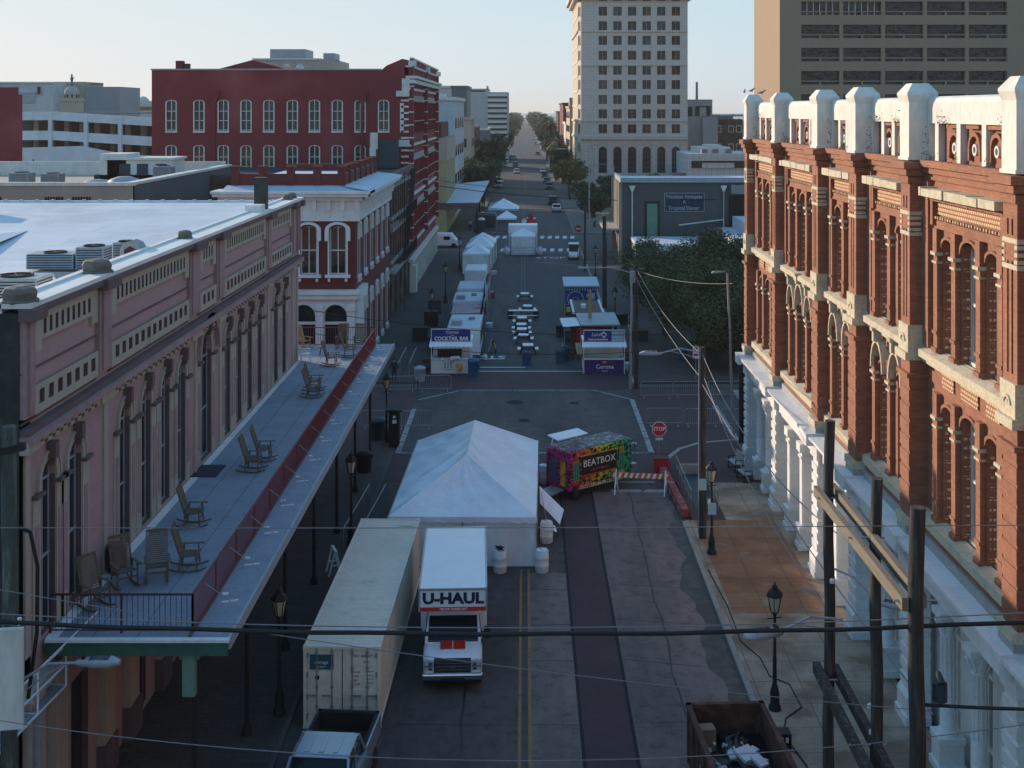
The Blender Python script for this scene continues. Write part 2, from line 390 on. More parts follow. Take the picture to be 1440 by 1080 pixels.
M['wline'] = mat('white_road_paint', (.42,.42,.42), .8, .4, 2.6, 16, c2=(.09,.085,.085), lo=.50, hi=.64)
M['yline'] = mat('yellow_road_paint', (.34,.20,.05), .8, .4, 2.2, 16, c2=(.10,.08,.06), lo=.54, hi=.7)
M['kerbd'] = mat('dark_kerb_stone', (.10,.09,.085), .9, .35, 1, 14)
M['pavef'] = mat('grey_far_pavement', (.15,.14,.13), .9, .35, .3, 4)
M['gutter'] = mat('dark_gutter', (.05,.042,.042), .6, .5, 1.5, 8, c2=(.085,.068,.062), lo=.45, hi=.65)
M['tar'] = mat('tar_seam', (.018,.018,.02), .6, .2)
def struct(name, b, mats, world=False):
    o = b.build(name, mats); o['kind'] = 'structure'; return o
b = MB(); b.quad((-4000,-400,-.03),(4000,-400,-.03),(4000,8000,-.03),(-4000,8000,-.03)); struct('ground', b, M['far'])
b = MB(); b.quad((-7.4,5,0),(7.4,5,0),(7.4,71.5,0),(-7.4,71.5,0)); struct('road', b, M['asphalt'])
b = MB(); b.quad((-120,71.5,0),(120,71.5,0),(120,87,0),(-120,87,0)); struct('cross_road', b, M['asphalt'])
b = MB(); b.quad((-7.6,87,0),(7.6,87,0),(7.6,1800,0),(-7.6,1800,0)); struct('far_road', b, M['asphaltF'])
b = MB()
for k in range(1, 14):
    y = 79+k*103.6; b.quad((-160,y-8,.004),(160,y-8,.004),(160,y+8,.004),(-160,y+8,.004))
struct('far_cross_road', b, M['asphaltF'])
M['lane'] = asphalt('pale_worn_lane', (.22,.155,.14), (.115,.088,.084))
b = MB(); b.quad((3.4,5,.003),(7.4,5,.003),(7.4,63,.003),(3.4,63,.003)); b.quad((.2,5,.003),(1.8,5,.003),(1.8,52,.003),(.2,52,.003)); struct('road_lane', b, M['lane'])
# track bed strip and brick crossings
b = MB(); b.box(1.85,5,-.02,3.32,63,.006); struct('track_bed', b, M['strip'])
b = MB(); b.quad((1.72,5,.004),(1.84,5,.004),(1.84,63,.004),(1.72,63,.004)); b.quad((3.33,5,.004),(3.45,5,.004),(3.45,63,.004),(3.33,63,.004)); struct('road_seam', b, M['dark'])
b = MB()
b.quad((-7.4,64.6,.008),(7.4,64.6,.008),(7.4,70,.008),(-7.4,70,.008))
b.quad((-12.6,70,.008),(-7.35,70,.008),(-7.35,87,.008),(-12.6,87,.008)); b.quad((7.35,70,.008),(12.6,70,.008),(12.6,87,.008),(7.35,87,.008))
b.quad((-7.35,86.2,.008),(7.35,86.2,.008),(7.35,91.8,.008),(-7.35,91.8,.008))
struct('brick_crossing', b, M['paver_red'])
# sidewalks (raised .13)
def kerbed(b, x0, y0, x1, y1, mt=0, mk=1, z=.13, k=.16, sides='lrnf'):
    b.box(x0+ (k if 'l' in sides else 0), y0+(k if 'n' in sides else 0), -.02, x1-(k if 'r' in sides else 0), y1-(k if 'f' in sides else 0), z, mt)
    if 'l' in sides: b.box(x0,y0,-.02,x0+k,y1,z+.003,mk)
    if 'r' in sides: b.box(x1-k,y0,-.02,x1,y1,z+.003,mk)
    if 'n' in sides: b.box(x0,y0,-.02,x1,y0+k,z+.002,mk)
    if 'f' in sides: b.box(x0,y1-k,-.02,x1,y1,z+.002,mk)
b = MB()
kerbed(b, -12.3, 5, -7.4, 70, sides='r'); kerbed(b, -120, 67.6, -12.3, 70.6, sides='f')
kerbed(b, -12.3, 88, -7.6, 170, sides='rn'); kerbed(b, -120, 88, -12.3, 90, sides='n')
b.box(-120,90.01,-.02,-12.32,170,.02,1)
struct('sidewalk', b, [M['pave'], M['kerbd']])
b = MB()
# near right sidewalk with the rounded corner
b.box(7.58,5,-.02,12.6,38,.13,0); b.box(7.58,38,-.02,12.6,47.5,.131,0)
b.box(8.0,47.5,-.02,11.75,58.3,.133,1); b.box(7.58,47.5,-.02,8.0,58.3,.131,0); b.box(11.75,47.5,-.02,12.6,58.3,.131,0)
b.box(9.5,58.3,-.02,13,64.2,.132,0); b.box(7.9,58.3,-.02,9.5,64.2,.13,2)
ring = [(7.62,64.2),(7.7,66.6),(8.1,68.8),(8.9,70.5),(10.2,71.8),(12,72.4),(13,72.4),(13,64.2)]
b.extr(ring, 'xy', -.02, .13, 2)
b.extr([(7.40,64.2),(7.48,66.7),(7.9,69),(8.75,70.75),(10.1,72.05),(12,72.6),(13,72.6),(13,72.4),(12,72.4),(10.2,71.8),(8.9,70.5),(8.1,68.8),(7.7,66.6),(7.62,64.2)], 'xy', -.02, .134, 3)
b.box(7.4,5,-.02,7.58,58.2,.134,3)
b.box(13,68.3,-.02,120,72.4,.13,2); b.box(13,72.4,-.02,120,72.6,.134,3)
b.box(7.8,88,-.02,12.6,170,.13,4); b.box(7.6,88,-.02,7.8,170,.134,3); b.box(12.6,88,-.02,120,91,.13,4)
struct('right_sidewalk', b, [M['slab'], M['slabR'], M['paver_red'], M['concrete'], M['pave']])
b = MB()
for y0, y1 in ((194,274),(297,377),(400,480),(503,583),(606,686),(710,790),(815,895),(920,1700)):
    b.box(-12.4,y0,-.02,-7.6,y1,.13,0); b.box(7.6,y0,-.02,12.4,y1,.13,0)
    b.box(-160,y0+.5,-.02,-12.4,y1-.5,.1,1); b.box(12.4,y0+.5,-.02,160,y1-.5,.1,1)
struct('far_sidewalk', b, [M['pavef'], M['far']])
b = MB(); b.box(12.6,91,-.02,60,170,.03); struct('paved_lot', b, M['pave'])
# markings
M['fline'] = mat('faded_road_paint', (.17,.165,.15), .8, .4, 1.5, 12, bmp=0)
b = MB()
def seg(p, q, wd, m=0, z=.013):
    p = Vector((*p, z)); q = Vector((*q, z)); d = (q-p).normalized(); nn = Vector((-d.y,d.x,0))*wd/2
    b.quad(p-nn, q-nn, q+nn, p+nn, m)
seg((-.16,5),(-.16,52.4),.10,1,.006); seg((.16,5),(.16,52.4),.10,1,.006)
seg((-7.2,70.2),(-7.2,80.5),.3); seg((7.2,70.05),(7.2,83.2),.3); seg((-7.2,83),(-4.4,85.9),.18); seg((7.15,83.2),(4.8,85.9),.18)
seg((-4.5,85.9),(4.9,85.9),.18); seg((.6,70.2),(7.3,70.2),.2); seg((-7.2,70.2),(-6.2,70.2),.2)
seg((12.5,72.8),(12.5,81.5),.35); seg((14.6,78),(14.6,86),.4); seg((4.4,63.2),(7.2,63.2),.45); seg((4.9,64.7),(6.8,64.7),.18)
seg((-3.4,92.2),(4.4,92.2),.2,3,.006); seg((-3.4,93.6),(.05,93.6),.24,3,.006); seg((4.4,92.2),(7.2,92.2),.18,0,.006)
seg((0,129),(0,165),.07,2,.006); seg((-.35,129),(-.35,165),.07,2,.006)
for k in range(13):
    x = -6.9+k*1.15
    b.quad((x,170.5,.009),(x+.6,170.5,.009),(x+.75,174,.009),(x+.15,174,.009),3); b.quad((x,187.5,.009),(x+.6,187.5,.009),(x+.75,191.5,.009),(x+.15,191.5,.009),3)
seg((-7.4,168.8),(7.4,168.8),.3,0,.009)
seg((-7.2,262.5),(7.2,262.5),.4,0,.007); seg((-7.2,257),(7.2,257),.3,0,.008)
for y0 in (295, 399, 503, 607, 711): seg((-7.4,y0),(7.4,y0),.5,0,.009); seg((-7.4,y0-20),(7.4,y0-20),.5,0,.009)
seg((0,195),(0,255),.10,2,.006); seg((-.35,195),(-.35,255),.10,2,.006)
for y0 in range(300, 900, 104): seg((0,y0),(0,y0+72),.15,2,.006)
struct('road_marking', b, [M['wline'], M['yline'], M['fline'], M['freshpaint']])
t = text('STOP', 1.9, M['freshpaint'], None, (-3.2,97.4,.006), Euler((0,0,R(180))), 'stop_marking', .001, .04, .75); t['kind'] = 'structure'
t = text('STOP', 2.2, M['freshpaint'], None, (3.4,163.0,.012), Euler((0,0,0)), 'stop_marking', .001, .04, .75); t['kind'] = 'structure'
t = text('STOP', 2.2, M['wline'], None, (-3.4,197,.012), Euler((0,0,R(180))), 'stop_marking', .001, .04, .75); t['kind'] = 'structure'
b = MB()
for x, y, r in ((-.66,82.4,.55),(-.05,77.6,.4),(3.3,82.2,.3),(-1.5,60,.3)): b.lathe([(r,.0),(r,.014),(r-.06,.018)], (x,y,0), 20)
struct('manhole_cover', b, M['dark'])
b = MB(); r3 = random.Random(8)
def tar(p, q, w_=.035, wob=.12):
    p = Vector(p); q = Vector(q); n = max(4,int((q-p).length/.8)); pr = None; d = (q-p).normalized(); nn = Vector((-d.y,d.x)); o = 0
    for i in range(n+1):
        o = o*.8+r3.uniform(-wob,wob)*.5; a = p+(q-p)*i/n+nn*o; ww = w_*r3.uniform(.5,1.4)
        c_ = ((a-nn*ww).x,(a-nn*ww).y,.005),((a+nn*ww).x,(a+nn*ww).y,.005)
        if pr: b.quad(pr[0],c_[0],c_[1],pr[1])
        pr = c_
for x in (-3.7,-1.9,5.1): tar((x,20),(x+r3.uniform(-.3,.3),63))
for y in (39,43.5,47,50.5,57,61.5): tar((-7 if y<52 else 1,y),(1.7,y+r3.uniform(-.4,.4))); tar((3.5,y+.3),(7.2,y+r3.uniform(-.5,.6)),.025)
tar((-7,73),(7,84),.03,.3); tar((-6,80),(2,72),.02,.3); tar((1,71),(1.4,85),.03,.2); tar((-3,95),(-2.6,165)); tar((3,95),(3.3,165)); tar((-2,104),(4,103)); tar((-3,131),(5,133)); tar((1.5,112),(5.4,99),.03,.3)
struct('tar_seam', b, M['tar'])
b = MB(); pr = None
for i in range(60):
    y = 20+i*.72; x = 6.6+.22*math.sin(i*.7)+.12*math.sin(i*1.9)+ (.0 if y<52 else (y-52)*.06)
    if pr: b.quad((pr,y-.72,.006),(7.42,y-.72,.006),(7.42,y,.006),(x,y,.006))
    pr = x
struct('gutter', b, M['gutter'])  # darker strip with a wavy edge laid over the asphalt along the right kerb
b = MB()
for q in [(-1.2,96,3.2,111),(-3,112,1,131)]: b.quad((q[0],q[1],.003),(q[2],q[1],.003),(q[2],q[3],.003),(q[0],q[3],.003))
struct('asphalt_patch', b, M['asphalt'])
M['sea'] = mat('distant_sea', (.10,.14,.18), .3, .1, .01, .1, bmp=0)
b = MB(); b.quad((-4000,2300,.3),(4000,2300,.3),(4000,8000,.3),(-4000,8000,.3)); struct('sea', b, M['sea'])

# haze: one closed box of thin even air round everything
hz = MB().box(-4100,-450,-1.05,4100,8100,66).build('haze', []); hz['kind'] = 'stuff'; hz['label'] = 'thin even haze in the air'
m = bpy.data.materials.new('haze_air'); m.use_nodes = True; n_ = m.node_tree.nodes; n_.clear()
ov = n_.new('ShaderNodeOutputMaterial'); pv = n_.new('ShaderNodeVolumePrincipled'); pv.inputs['Color'].default_value = (.97,.94,.88,1); pv.inputs['Density'].default_value = .00013; pv.inputs['Anisotropy'].default_value = .2
m.node_tree.links.new(pv.outputs['Volume'], ov.inputs['Volume']); hz.data.materials.append(m)
# ============================================================ mauve building and gallery (left)
GL = 'arched windows of the mauve facade'
mv = thing('stucco_building', 'long mauve stucco building with cream friezes, flat white roof and railed gallery on the left', 'building', (-12.3, 48, 0))
F = lambda u, v, z: (-12.3+v, u, z)
WB = [31.9,33.8, 38.0,40.15,42.3,44.3, 51.1,53.15,55.2,57.25, 61.0,63.1]
Z0 = 5.95
holes = [(c-.5, c+.5, Z0+.12, 10.45) for c in WB] + [(46.9, 48.5, Z0+.12, 10.9)]
gh = [(c-.65, c+.65, .35, 3.9) for c in (34.2, 39.5, 43, 53, 57, 62)] + [(46.7,48.7,.14,4.1)]
b = MB(F)
b.wall(30.1, 67, 0, 14.5, holes+gh, 0, .2, 0, 3)
for c in WB: b.spandrel(c-.5, c+.5, 9.95, 10.45, 0, .2, 0)
b.spandrel(46.9, 48.5, 10.1, 10.9, 0, .2, 0)
b.quad((67,0,0),(67,-40,0),(67,-40,14.5),(67,0,14.5)); b.quad((30.1,-40,0),(67,-40,0),(67,-40,14.5),(30.1,-40,14.5))
b.quad((30.1,-.5,0),(30.1,-40,0),(30.1,-40,14.5),(30.1,-.5,14.5),2)
b.box(30.06,-.5,0,30.8,.0,14.5,2)
b.build('wall', [M['mauve'], M['cream'], M['darkstucco'], M['mauveD']], mv, True)
# pilaster strips of the upper wall
b = MB(F)
PS = [(30.12,30.75),(35.4,36.45),(45.0,46.4),(48.95,50.1),(58.4,59.4),(64.75,65.65),(66.5,67)]
for a, c in PS:
    b.box(a, 0, 11.9, c, .14, 14.45, 0); b.box(a+.18, .14, 12.0, c-.18, .2, 14.3, 0)
    b.box(c-.42, 0, Z0, c-.1, .06, 11.0, 1)
for a, c in ((30.12,35.4),(36.45,45.0),(46.4,48.95),(50.1,58.4),(59.4,64.75)):
    b.box(a, 0, 11.75, c, .05, 11.8, 2); b.box(a, 0, 12.98, c, .05, 13.03, 2)
b.box(30.12, .0, 14.45, 67, .3, 14.62, 2)
b.box(30.1, 0, 11.3, 67.1, .34, 11.48, 0); b.box(30.1, 0, 11.48, 67.1, .22, 11.66, 2)
for a, c in PS: b.box(a-.03, 0, 11.04, c+.03, .24, 11.32, 1); b.box(a-.08, 0, 14.3, c+.08, .42, 14.60, 2)
b.build('pilaster', [M['mauveT'], M['cream'], M['mauveD']], mv, True)
# cream friezes with real slots
b = MB(F)
for a, c in ((30.75,35.4),(36.45,45.0),(46.4,48.95),(50.1,58.4),(59.4,64.75)):
    hs = []; w_ = .40; nn = int((c-a-.8)/w_); st = (c-a-nn*w_)/2+a
    for i in range(nn): hs.append((st+i*w_+.10, st+i*w_+.29, 13.78, 14.18))
    b.wall(a+.05, c-.05, 13.66, 14.34, hs, .1, .09, 0, 1)
    b.box(a+.2, 0, 13.75, c-.2, .012, 14.2, 1)
    b.box(a+.05, 0, 13.4, a+.5, .1, 13.66, 0); b.box(c-.5, 0, 13.4, c-.05, .1, 13.66, 0)
    b.box(a+.05, 0, 14.34, c-.05, .1, 14.36, 0)
    hs = []; w_ = .62; nn = int((c-a-.3)/w_); st = (c-a-nn*w_)/2+a
    for i in range(nn): hs.append((st+i*w_+.14, st+i*w_+.48, 12.08, 12.44))
    b.wall(a+.05, c-.05, 11.88, 12.60, hs, .12, .11, 0, 1)
    b.box(a+.05, 0, 11.86, c-.05, .12, 11.88, 0)
    b.box(a, 0, 11.02, c, .16, 11.30, 0)
    for i in range(int((c-a)/.26)):
        b.box(a+i*.26+.03, .16, 11.05+.09*(i%2), a+i*.26+.17, .19, 11.13+.09*(i%2), 1)
b.build('frieze', [M['cream'], M['mauveD']], mv, True)
b = MB(F)
b.box(30.05, -.5, 14.62, 67.15, .30, 14.74); b.box(30.05,-.62,14.56,67.15,-.42,14.80)
b.build('coping', M['coping'], mv, True)
# windows
for i, c in enumerate(WB + [47.7]):
    big = i == len(WB); hw = .8 if big else .5; zs = 10.1 if big else 9.95
    b = MB(F)
    b.box(c-hw, -.20, Z0+.12, c+hw, -.17, 10.9 if big else 10.45, 1)
    for x in (c-hw+.03, c+hw-.09, c-.03): b.box(x, -.17, Z0+.12, x+.05, -.14, 10.4, 0)
    for z in (Z0+.14, 7.9, 9.9): b.box(c-hw, -.17, z, c+hw, -.135, z+.06, 0)
    wo = b.build('window', [M['greymet'], M['glass']], mv, True)
    b = MB(F)
    b.arch(c, hw+.02, hw+.22, zs, .0, .05, 0, 12, leg=.15)
    b.arch(c, hw+.22, hw+.28, zs, .0, .09, 0, 12, leg=.1)
    if big: b.arch(c, hw+.55, hw+.75, zs, 0, .22, 1, 12, leg=.0)
    b.box(c-.12, 0, zs+hw+.05, c+.12, .26, zs+hw+.48, 2)
    b.box(c-.07, .0, zs+hw-.1, c+.07, .2, zs+hw+.02, 2)
    for sgn in (-1,1):
        x = c+sgn*(hw+.28); b.box(x-.27, 0, zs-.24, x+.27, .16, zs-.14, 2); b.box(x-.25, 0, Z0+.05, x+.25, .035, zs-.24, 0)
        b.box(x-.13, .035, Z0+.7, x+.13, .05, zs-.95, 1)
    b.build('window_surround', [M['cream'], M['mauveT'], M['mauveD']], mv, True)
# ground floor trim
b = MB(F)
for a in (30.3,31.9,35.6,37.9,41.2,44.6,50.2,55,59,64.5):
    b.box(a,0,1.15,a+.9,.22,5.0,0); b.box(a-.08,0,0.13,a+.98,.3,1.15,1)
b.box(30.1,0,5.0,67,.35,5.3,0)
b.build('base_pilaster', [M['cream'], M['mauveD']], mv, True)
for a,c,d,e in gh: MB(F).box(a,-.2,d,c,-.17,e).build('shop_window', M['glass'], mv, True)
# roof: flat membrane, low hipped part, far parapet
b = MB()
b.quad((-50,30.2,13.75),(-12.9,30.2,13.6),(-12.9,48,13.6),(-50,48,13.75)); b.quad((-12.9,48,13.6),(-12.9,66.7,14.5),(-50,66.7,14.5),(-50,48,13.75))
for k in range(12): b.box(-50,31+k*1.45,13.6,-12.95,31.06+k*1.45,13.76,1) if 0 else None
hip = [(-30,36,13.9),(-17.5,36,13.66),(-17.5,56,13.66),(-30,56,13.9)]
b.quad((-50,32,13.86),(-19.5,34,13.72),(-26,45,14.35),(-50,45,14.38),1); b.quad((-50,56,14.1),(-22.5,56,14.0),(-26,45,14.35),(-50,45,14.38),0)
b.add([(-19.5,34,13.72),(-22.5,56,14.0),(-26,45,14.35)], [(0,1,2)], 1)
b.quad((-12.9,30.2,13.6),(-12.9,66.6,13.6),(-12.75,66.6,14.6),(-12.75,30.2,14.6))
b.box(-50,66.6,13.6,-12.9,67.05,14.56); b.box(-50,30.1,13.6,-13.1,30.5,14.5)
for k in range(42): b.cbox(-13.6-k*.85, 66.8, 14.59, .14, .3, .06)
b.box(-21.5,44,13.72,-20.6,46,13.80,1)
b.build('roof', [M['roofw'], M['roofw2']], mv, True)
def lump(name, x, y, z, r, h):
    b = MB(); n = 8
    b.lathe([(r*.9,0),(r*.95,.05),(r*.8,.09),(r*.85,h*.5),(r*.7,h*.75),(r*.3,h*.85)], (0,0,0), 8, smooth=False)
    return b.build(name, M['capstone'], mv, False, loc=(x+12.3, y-48, z))
for y in (30.5,36,): lump('parapet_urn', -12.45, y, 14.72, .52, .48)
for y in (45.5,65.2,66.3): lump('parapet_urn', -12.5, y, 14.72, .32, .38)
b = MB(); b.box(-12.85,58.7,14.72,-12.3,59.3,16.25); b.build('chimney', M['darkstucco'], mv, True)
b = MB(); b.box(-12.95,57.2,14.7,-12.2,58.1,15.05); b.build('roof_vent', M['coping'], mv, True)
b = MB(); b.box(-33.2,62,13.6,-28,63.2,15.4); b.build('chimney', M['greystone'], mv, True)
# gallery: part of the building; railing, posts, fascia are its sub-parts
b = MB()
b.box(-12.28,31.6,5.78,-7.6,71.5,5.95); b.box(-16.5,67.02,5.78,-12.28,71.5,5.95)
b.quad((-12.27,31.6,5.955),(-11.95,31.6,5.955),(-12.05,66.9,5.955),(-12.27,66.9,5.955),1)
for x in (-11.1,-9.95): b.box(x,31.7,5.95,x+.02,71,5.954,2)
b.box(-8.62,31.7,5.95,-8.54,71,6.0,2)
for k in range(14):
    y = 34+k*2.75
    b.cbox(-8.1,y,5.965,.45,.06,.03,1,R(20)); b.cbox(-8.35,y+.5,5.97,.16,.14,.04,1)
b.box(-8.5,66.0,5.95,-7.7,66.1,5.96,1)
deck = b.build('gallery', [M['deck'], M['coping'], M['mauveD']], mv, True)
b = MB()
b.box(-7.6,31.6,5.68,-7.52,71.5,5.99,0); b.box(-12.2,31.42,5.92,-7.52,31.6,5.99,2)
b.box(-12.2,31.5,5.55,-7.58,31.6,5.92,1)
for y in [32.2+6.1*k for k in range(7)]:
    b.box(-12.2,y-.12,5.45,-7.7,y+.12,5.78,1)
b.box(-8.7,31.7,5.3,-8.5,71.3,5.78,1); b.cbox(-8.6,31.75,5.0,.32,.24,1.1,3); b.cbox(-8.6,31.85,5.5,.5,.3,.25,3)
b.build('fascia', [M['greymet'], M['green'], M['coping'], M['ltgreen']], deck, True)
for k in range(7):
    y = 32.2+6.1*k; b = MB()
    b.tube((0,0,.13),(0,0,5.5),.075,.07,10); b.lathe([(.16,.13),(.16,.3),(.1,.42),(.08,.5)],(0,0,0),10); b.lathe([(.08,4.9),(.13,5.2),(.14,5.4)],(0,0,0),10)
    o = b.build('post', M['black'], deck); o.location = (-8.6+12.3, y-48, 0)
b = MB()
def rail(p, q, z, h, step, r=.011, post=2.4):
    p = Vector(p); q = Vector(q); L = (q-p).length; n = int(L/step)
    for i in range(n+1):
        a = p+(q-p)*i/n; b.cbox(a.x,a.y,z+h/2+.04,.016,.016,h-.08)
    b.bar((p.x,p.y,z+h),(q.x,q.y,z+h),.05,.045); b.bar((p.x,p.y,z+.08),(q.x,q.y,z+.08),.035,.03)
    m = max(1, round(L/post))
    for i in range(m+1):
        a = p+(q-p)*i/m; b.cbox(a.x,a.y,z+h/2,.05,.05,h)
rail((-8.58,31.95),(-8.58,70.9),5.95,1.0,.11)
b.build('railing', M['railred'], deck, True)
b = MB(); rail((-12.25,31.95),(-8.58,31.95),5.95,1.0,.14); b.build('railing', M['raildark'] , deck, True)
b = MB(); rail((-15.4,70.95),(-8.58,70.95),5.95,1.05,.14); b.build('railing', M['railred'] , deck, True)
b = MB()
for k in range(14):
    y = 33.2+k*2.75; b.tube((-8.56,y,6.75),(-7.75,y+.35,5.97),.012,.012,5)
b.build('brace', M['greymet'], deck, True)
# roof machines
def ac(name, x, y, z, sx, sy, sz, label, kind=0):
    t = thing(name, label, 'air conditioner', (x,y,z))
    b = MB(); b.box(-sx/2,-sy/2,0,sx/2,sy/2,sz); b.build('cabinet', M['acmet'] if kind else M['greymet'], t, bevel=.02)
    b = MB()
    for k in range(int(sz/.09)):
        b.box(-sx/2+.05,-sy/2-.012,.05+k*.09,sx/2-.05,-sy/2-.002,.08+k*.09)
        b.box(sx/2+.002,-sy/2+.05,.05+k*.09,sx/2+.012,sy/2-.05,.08+k*.09)
    b.build('grille', M['dark'], t)
    b = MB(); r = min(sx,sy)*.38
    b.lathe([(r,sz),(r,sz+.05),(r*.9,sz+.05),(r*.9,sz+.01)],(0,0,0),20); 
    for k in range(6): b.bar((0,0,sz+.045),(r*math.cos(k*PI/3),r*math.sin(k*PI/3),sz+.045),.03,.015)
    b.build('fan_guard', M['dark'], t)
    return t
ac('air_conditioner', -15.7,45.1,13.70,1.0,1.0,.8,'square slatted condenser standing right of the long low roof unit')
ac('air_conditioner', -15.0,46.6,13.70,.8,.8,.8,'dark condenser beside the round hooded vent on the white roof')
ac('air_conditioner', -15.2,37.0,13.7,1.7,1.3,.8,'large beige roof unit nearest the camera by the parapet',1)
t = ac('air_handler', -17.15,45.2,13.70,1.7,1.1,.55,'long low grey roof unit with round fan on top'); t['category'] = 'roof unit'
t = thing('roof_vent', 'round hooded vent with a dark mouth on the parapet edge', 'vent', (-13.3,42.0,14.45))
b = MB(); b.extr([(-.35,0),(.35,0),(.35,.3),(.25,.5),(0,.6),(-.25,.5),(-.35,.3)],'xz',-.3,.4); b.build('hood', M['greystone'], t, bevel=.02)
b = MB(); b.extr([(-.2,.1),(.2,.1),(.2,.3),(0,.42),(-.2,.3)],'xz',-.32,-.31); b.build('opening', M['rust'], t)
t = thing('roof_hatch', 'flat red and white hatch lying on the white roof', 'hatch', (-17.2,41.5,13.75))
b = MB(); b.cbox(0,0,.06,1.4,.9,.12,0,R(25)); b.cbox(1.9,.7,.06,1.4,1.2,.08,1,R(25)); b.build('hatch_lid', [M['rust'], M['darkbin']], t)
tag(MB().box(-12.35,45.5,5.956,-11.35,47.0,5.985).build('door_mat', M['navy']), 'dark blue doormat lying by the arched gallery doorway', 'doormat')
# ============================================================ rocking chairs
def make_chair():
    t = thing('rocking_chair', '', 'chair')
    w2 = .29
    b = MB()
    for k in range(9): b.cbox(-.20+k*.058,0,.43+.012*abs(k-4)*.3+k*.006,.048,.54,.02)
    b.build('seat', M['teak'], t)
    b = MB()
    for k in range(15):
        z = .50+k*.052; x = -.23-k*.017; b.cbox(x,0,z,.018,.52,.040,0,0,0,R(-18))
    for s in (-1,1): b.bar((-.20,s*w2,.36),(-.50,s*w2,1.30),.035,.05)
    b.cbox(-.50,0,1.29,.03,.58,.08)
    b.build('backrest', M['teak'], t)
    for s in (-1,1):
        b = MB(); b.cbox(.05,s*(w2+.03),.66,.60,.085,.025); b.cbox(.33,s*(w2+.03),.66,.1,.11,.028); b.build('armrest', M['teak'], t)
        b = MB(); b.bar((.24,s*w2,.09),(.20,s*w2,.65),.04,.045); b.build('leg', M['teak'], t)
        b = MB(); b.bar((-.27,s*w2,.07),(-.20,s*w2,.65),.04,.045); b.build('leg', M['teak'], t)
        b = MB(); pts = [(-.62,s*w2,.12),(-.35,s*w2,.045),(0,s*w2,.02),(.3,s*w2,.05),(.5,s*w2,.12)]
        for i in range(4): b.bar(pts[i],pts[i+1],.035,.045)
        b.build('rocker', M['teak'], t)
    b = MB(); b.cbox(.22,0,.30,.03,.58,.05); b.cbox(-.24,0,.30,.03,.58,.05); b.build('stretcher', M['teak'], t)
    return t
c0 = make_chair()
chairs = [(-9.95,58.2,0,'slatted rocker, front one of the pair halfway along the gallery'),
 (-10.1,59.6,5,'slatted rocker, rear one of the pair halfway along the gallery'),
 (-10.15,46.3,0,'slatted rocker, front one of the pair beyond the dark doormat'),
 (-10.05,47.7,4,'slatted rocker, rear one of the pair beyond the dark doormat'),
 (-10.75,40.2,3,'lone slatted rocker with a sunlit back beside the windows'),
 (-9.85,36.4,6,'slatted rocker seen from the side next to the red railing'),
 (-10.55,35.5,-72,'slatted rocker facing the camera, middle of the nearest group'),
 (-11.35,35.1,-52,'slatted rocker turned half sideways beside the rusty barrel'),
 (-11.65,33.6,-38,'nearest slatted rocker, its back against the window wall'),
 (-10.2,65.3,0,'slatted rocker in front of the sunlit patch of deck'),
 (-9.6,67.6,8,'slatted rocker with its seat over the sunlit patch of deck'),
 (-10.35,70.1,-92,'broad slatted rocker facing the camera at the middle of the far railing'),
 (-9.35,70.1,-88,'slatted rocker in the far corner against the red railing'),
 (-12.5,69.9,-35,'honey coloured rocker in the far corner by the building')]
for i, (x,y,a,lb) in enumerate(chairs):
    c = c0 if i == 0 else copy_tree(c0)
    c.location = (x,y,5.955); c.rotation_euler = (0,0,R(a)); c['label'] = lb; c['category'] = 'chair'; c['group'] = 'rocking chairs along the gallery'
    if i == 13:
        for ch in c.children: ch.data = ch.data.copy(); ch.data.materials[0] = M['teakY']
t = thing('plastic_chair', 'white plastic garden chair against the gallery wall', 'chair', (-11.75,66.4,5.955), R(10))
b = MB(); b.cbox(0,0,.42,.46,.46,.04); b.build('seat', M['plastic'], t, bevel=.01)
b = MB()
for k in range(7): b.bar((-.22,-.19+k*.063,.45),(-.34,-.19+k*.063,.84),.03,.02)
b.cbox(-.345,0,.85,.03,.46,.06); b.build('backrest', M['plastic'], t)
for sx in (-1,1):
    for sy in (-1,1): MB().bar((sx*.2,sy*.2,.42),(sx*.27,sy*.26,0),.05,.04).build('leg', M['plastic'], t)
for s in (-1,1): MB().cbox(0,s*.26,.64,.46,.06,.03).bar((.2,s*.25,.42),(.2,s*.26,.64),.04,.04).build('armrest', M['plastic'], t)
t = thing('side_table', 'small dark round table next to the white plastic chair', 'table', (-11.2,68.2,5.955))
MB().lathe([(.26,.46),(.26,.49)],(0,0,0),16).build('table_top', M['teak'], t)
for k in range(3): MB().bar((.06*math.cos(k*2.1),.06*math.sin(k*2.1),.46),(.2*math.cos(k*2.1),.2*math.sin(k*2.1),0),.03,.03).build('leg', M['teak'], t)
t = thing('barrel', 'rusty brown barrel standing between the nearest rockers', 'barrel', (-11.95,36.2,5.955))
MB().lathe([(.24,0),(.29,.2),(.31,.42),(.29,.64),(.24,.84),(.2,.85)],(0,0,0),16).build('staves', M['maroon'], t)
b = MB()
for z,r in ((.12,.275),(.62,.30)): b.lathe([(r,z),(r+.01,z),(r+.01,z+.05),(r,z+.05)],(0,0,0),16)
b.build('hoop', M['black'], t)
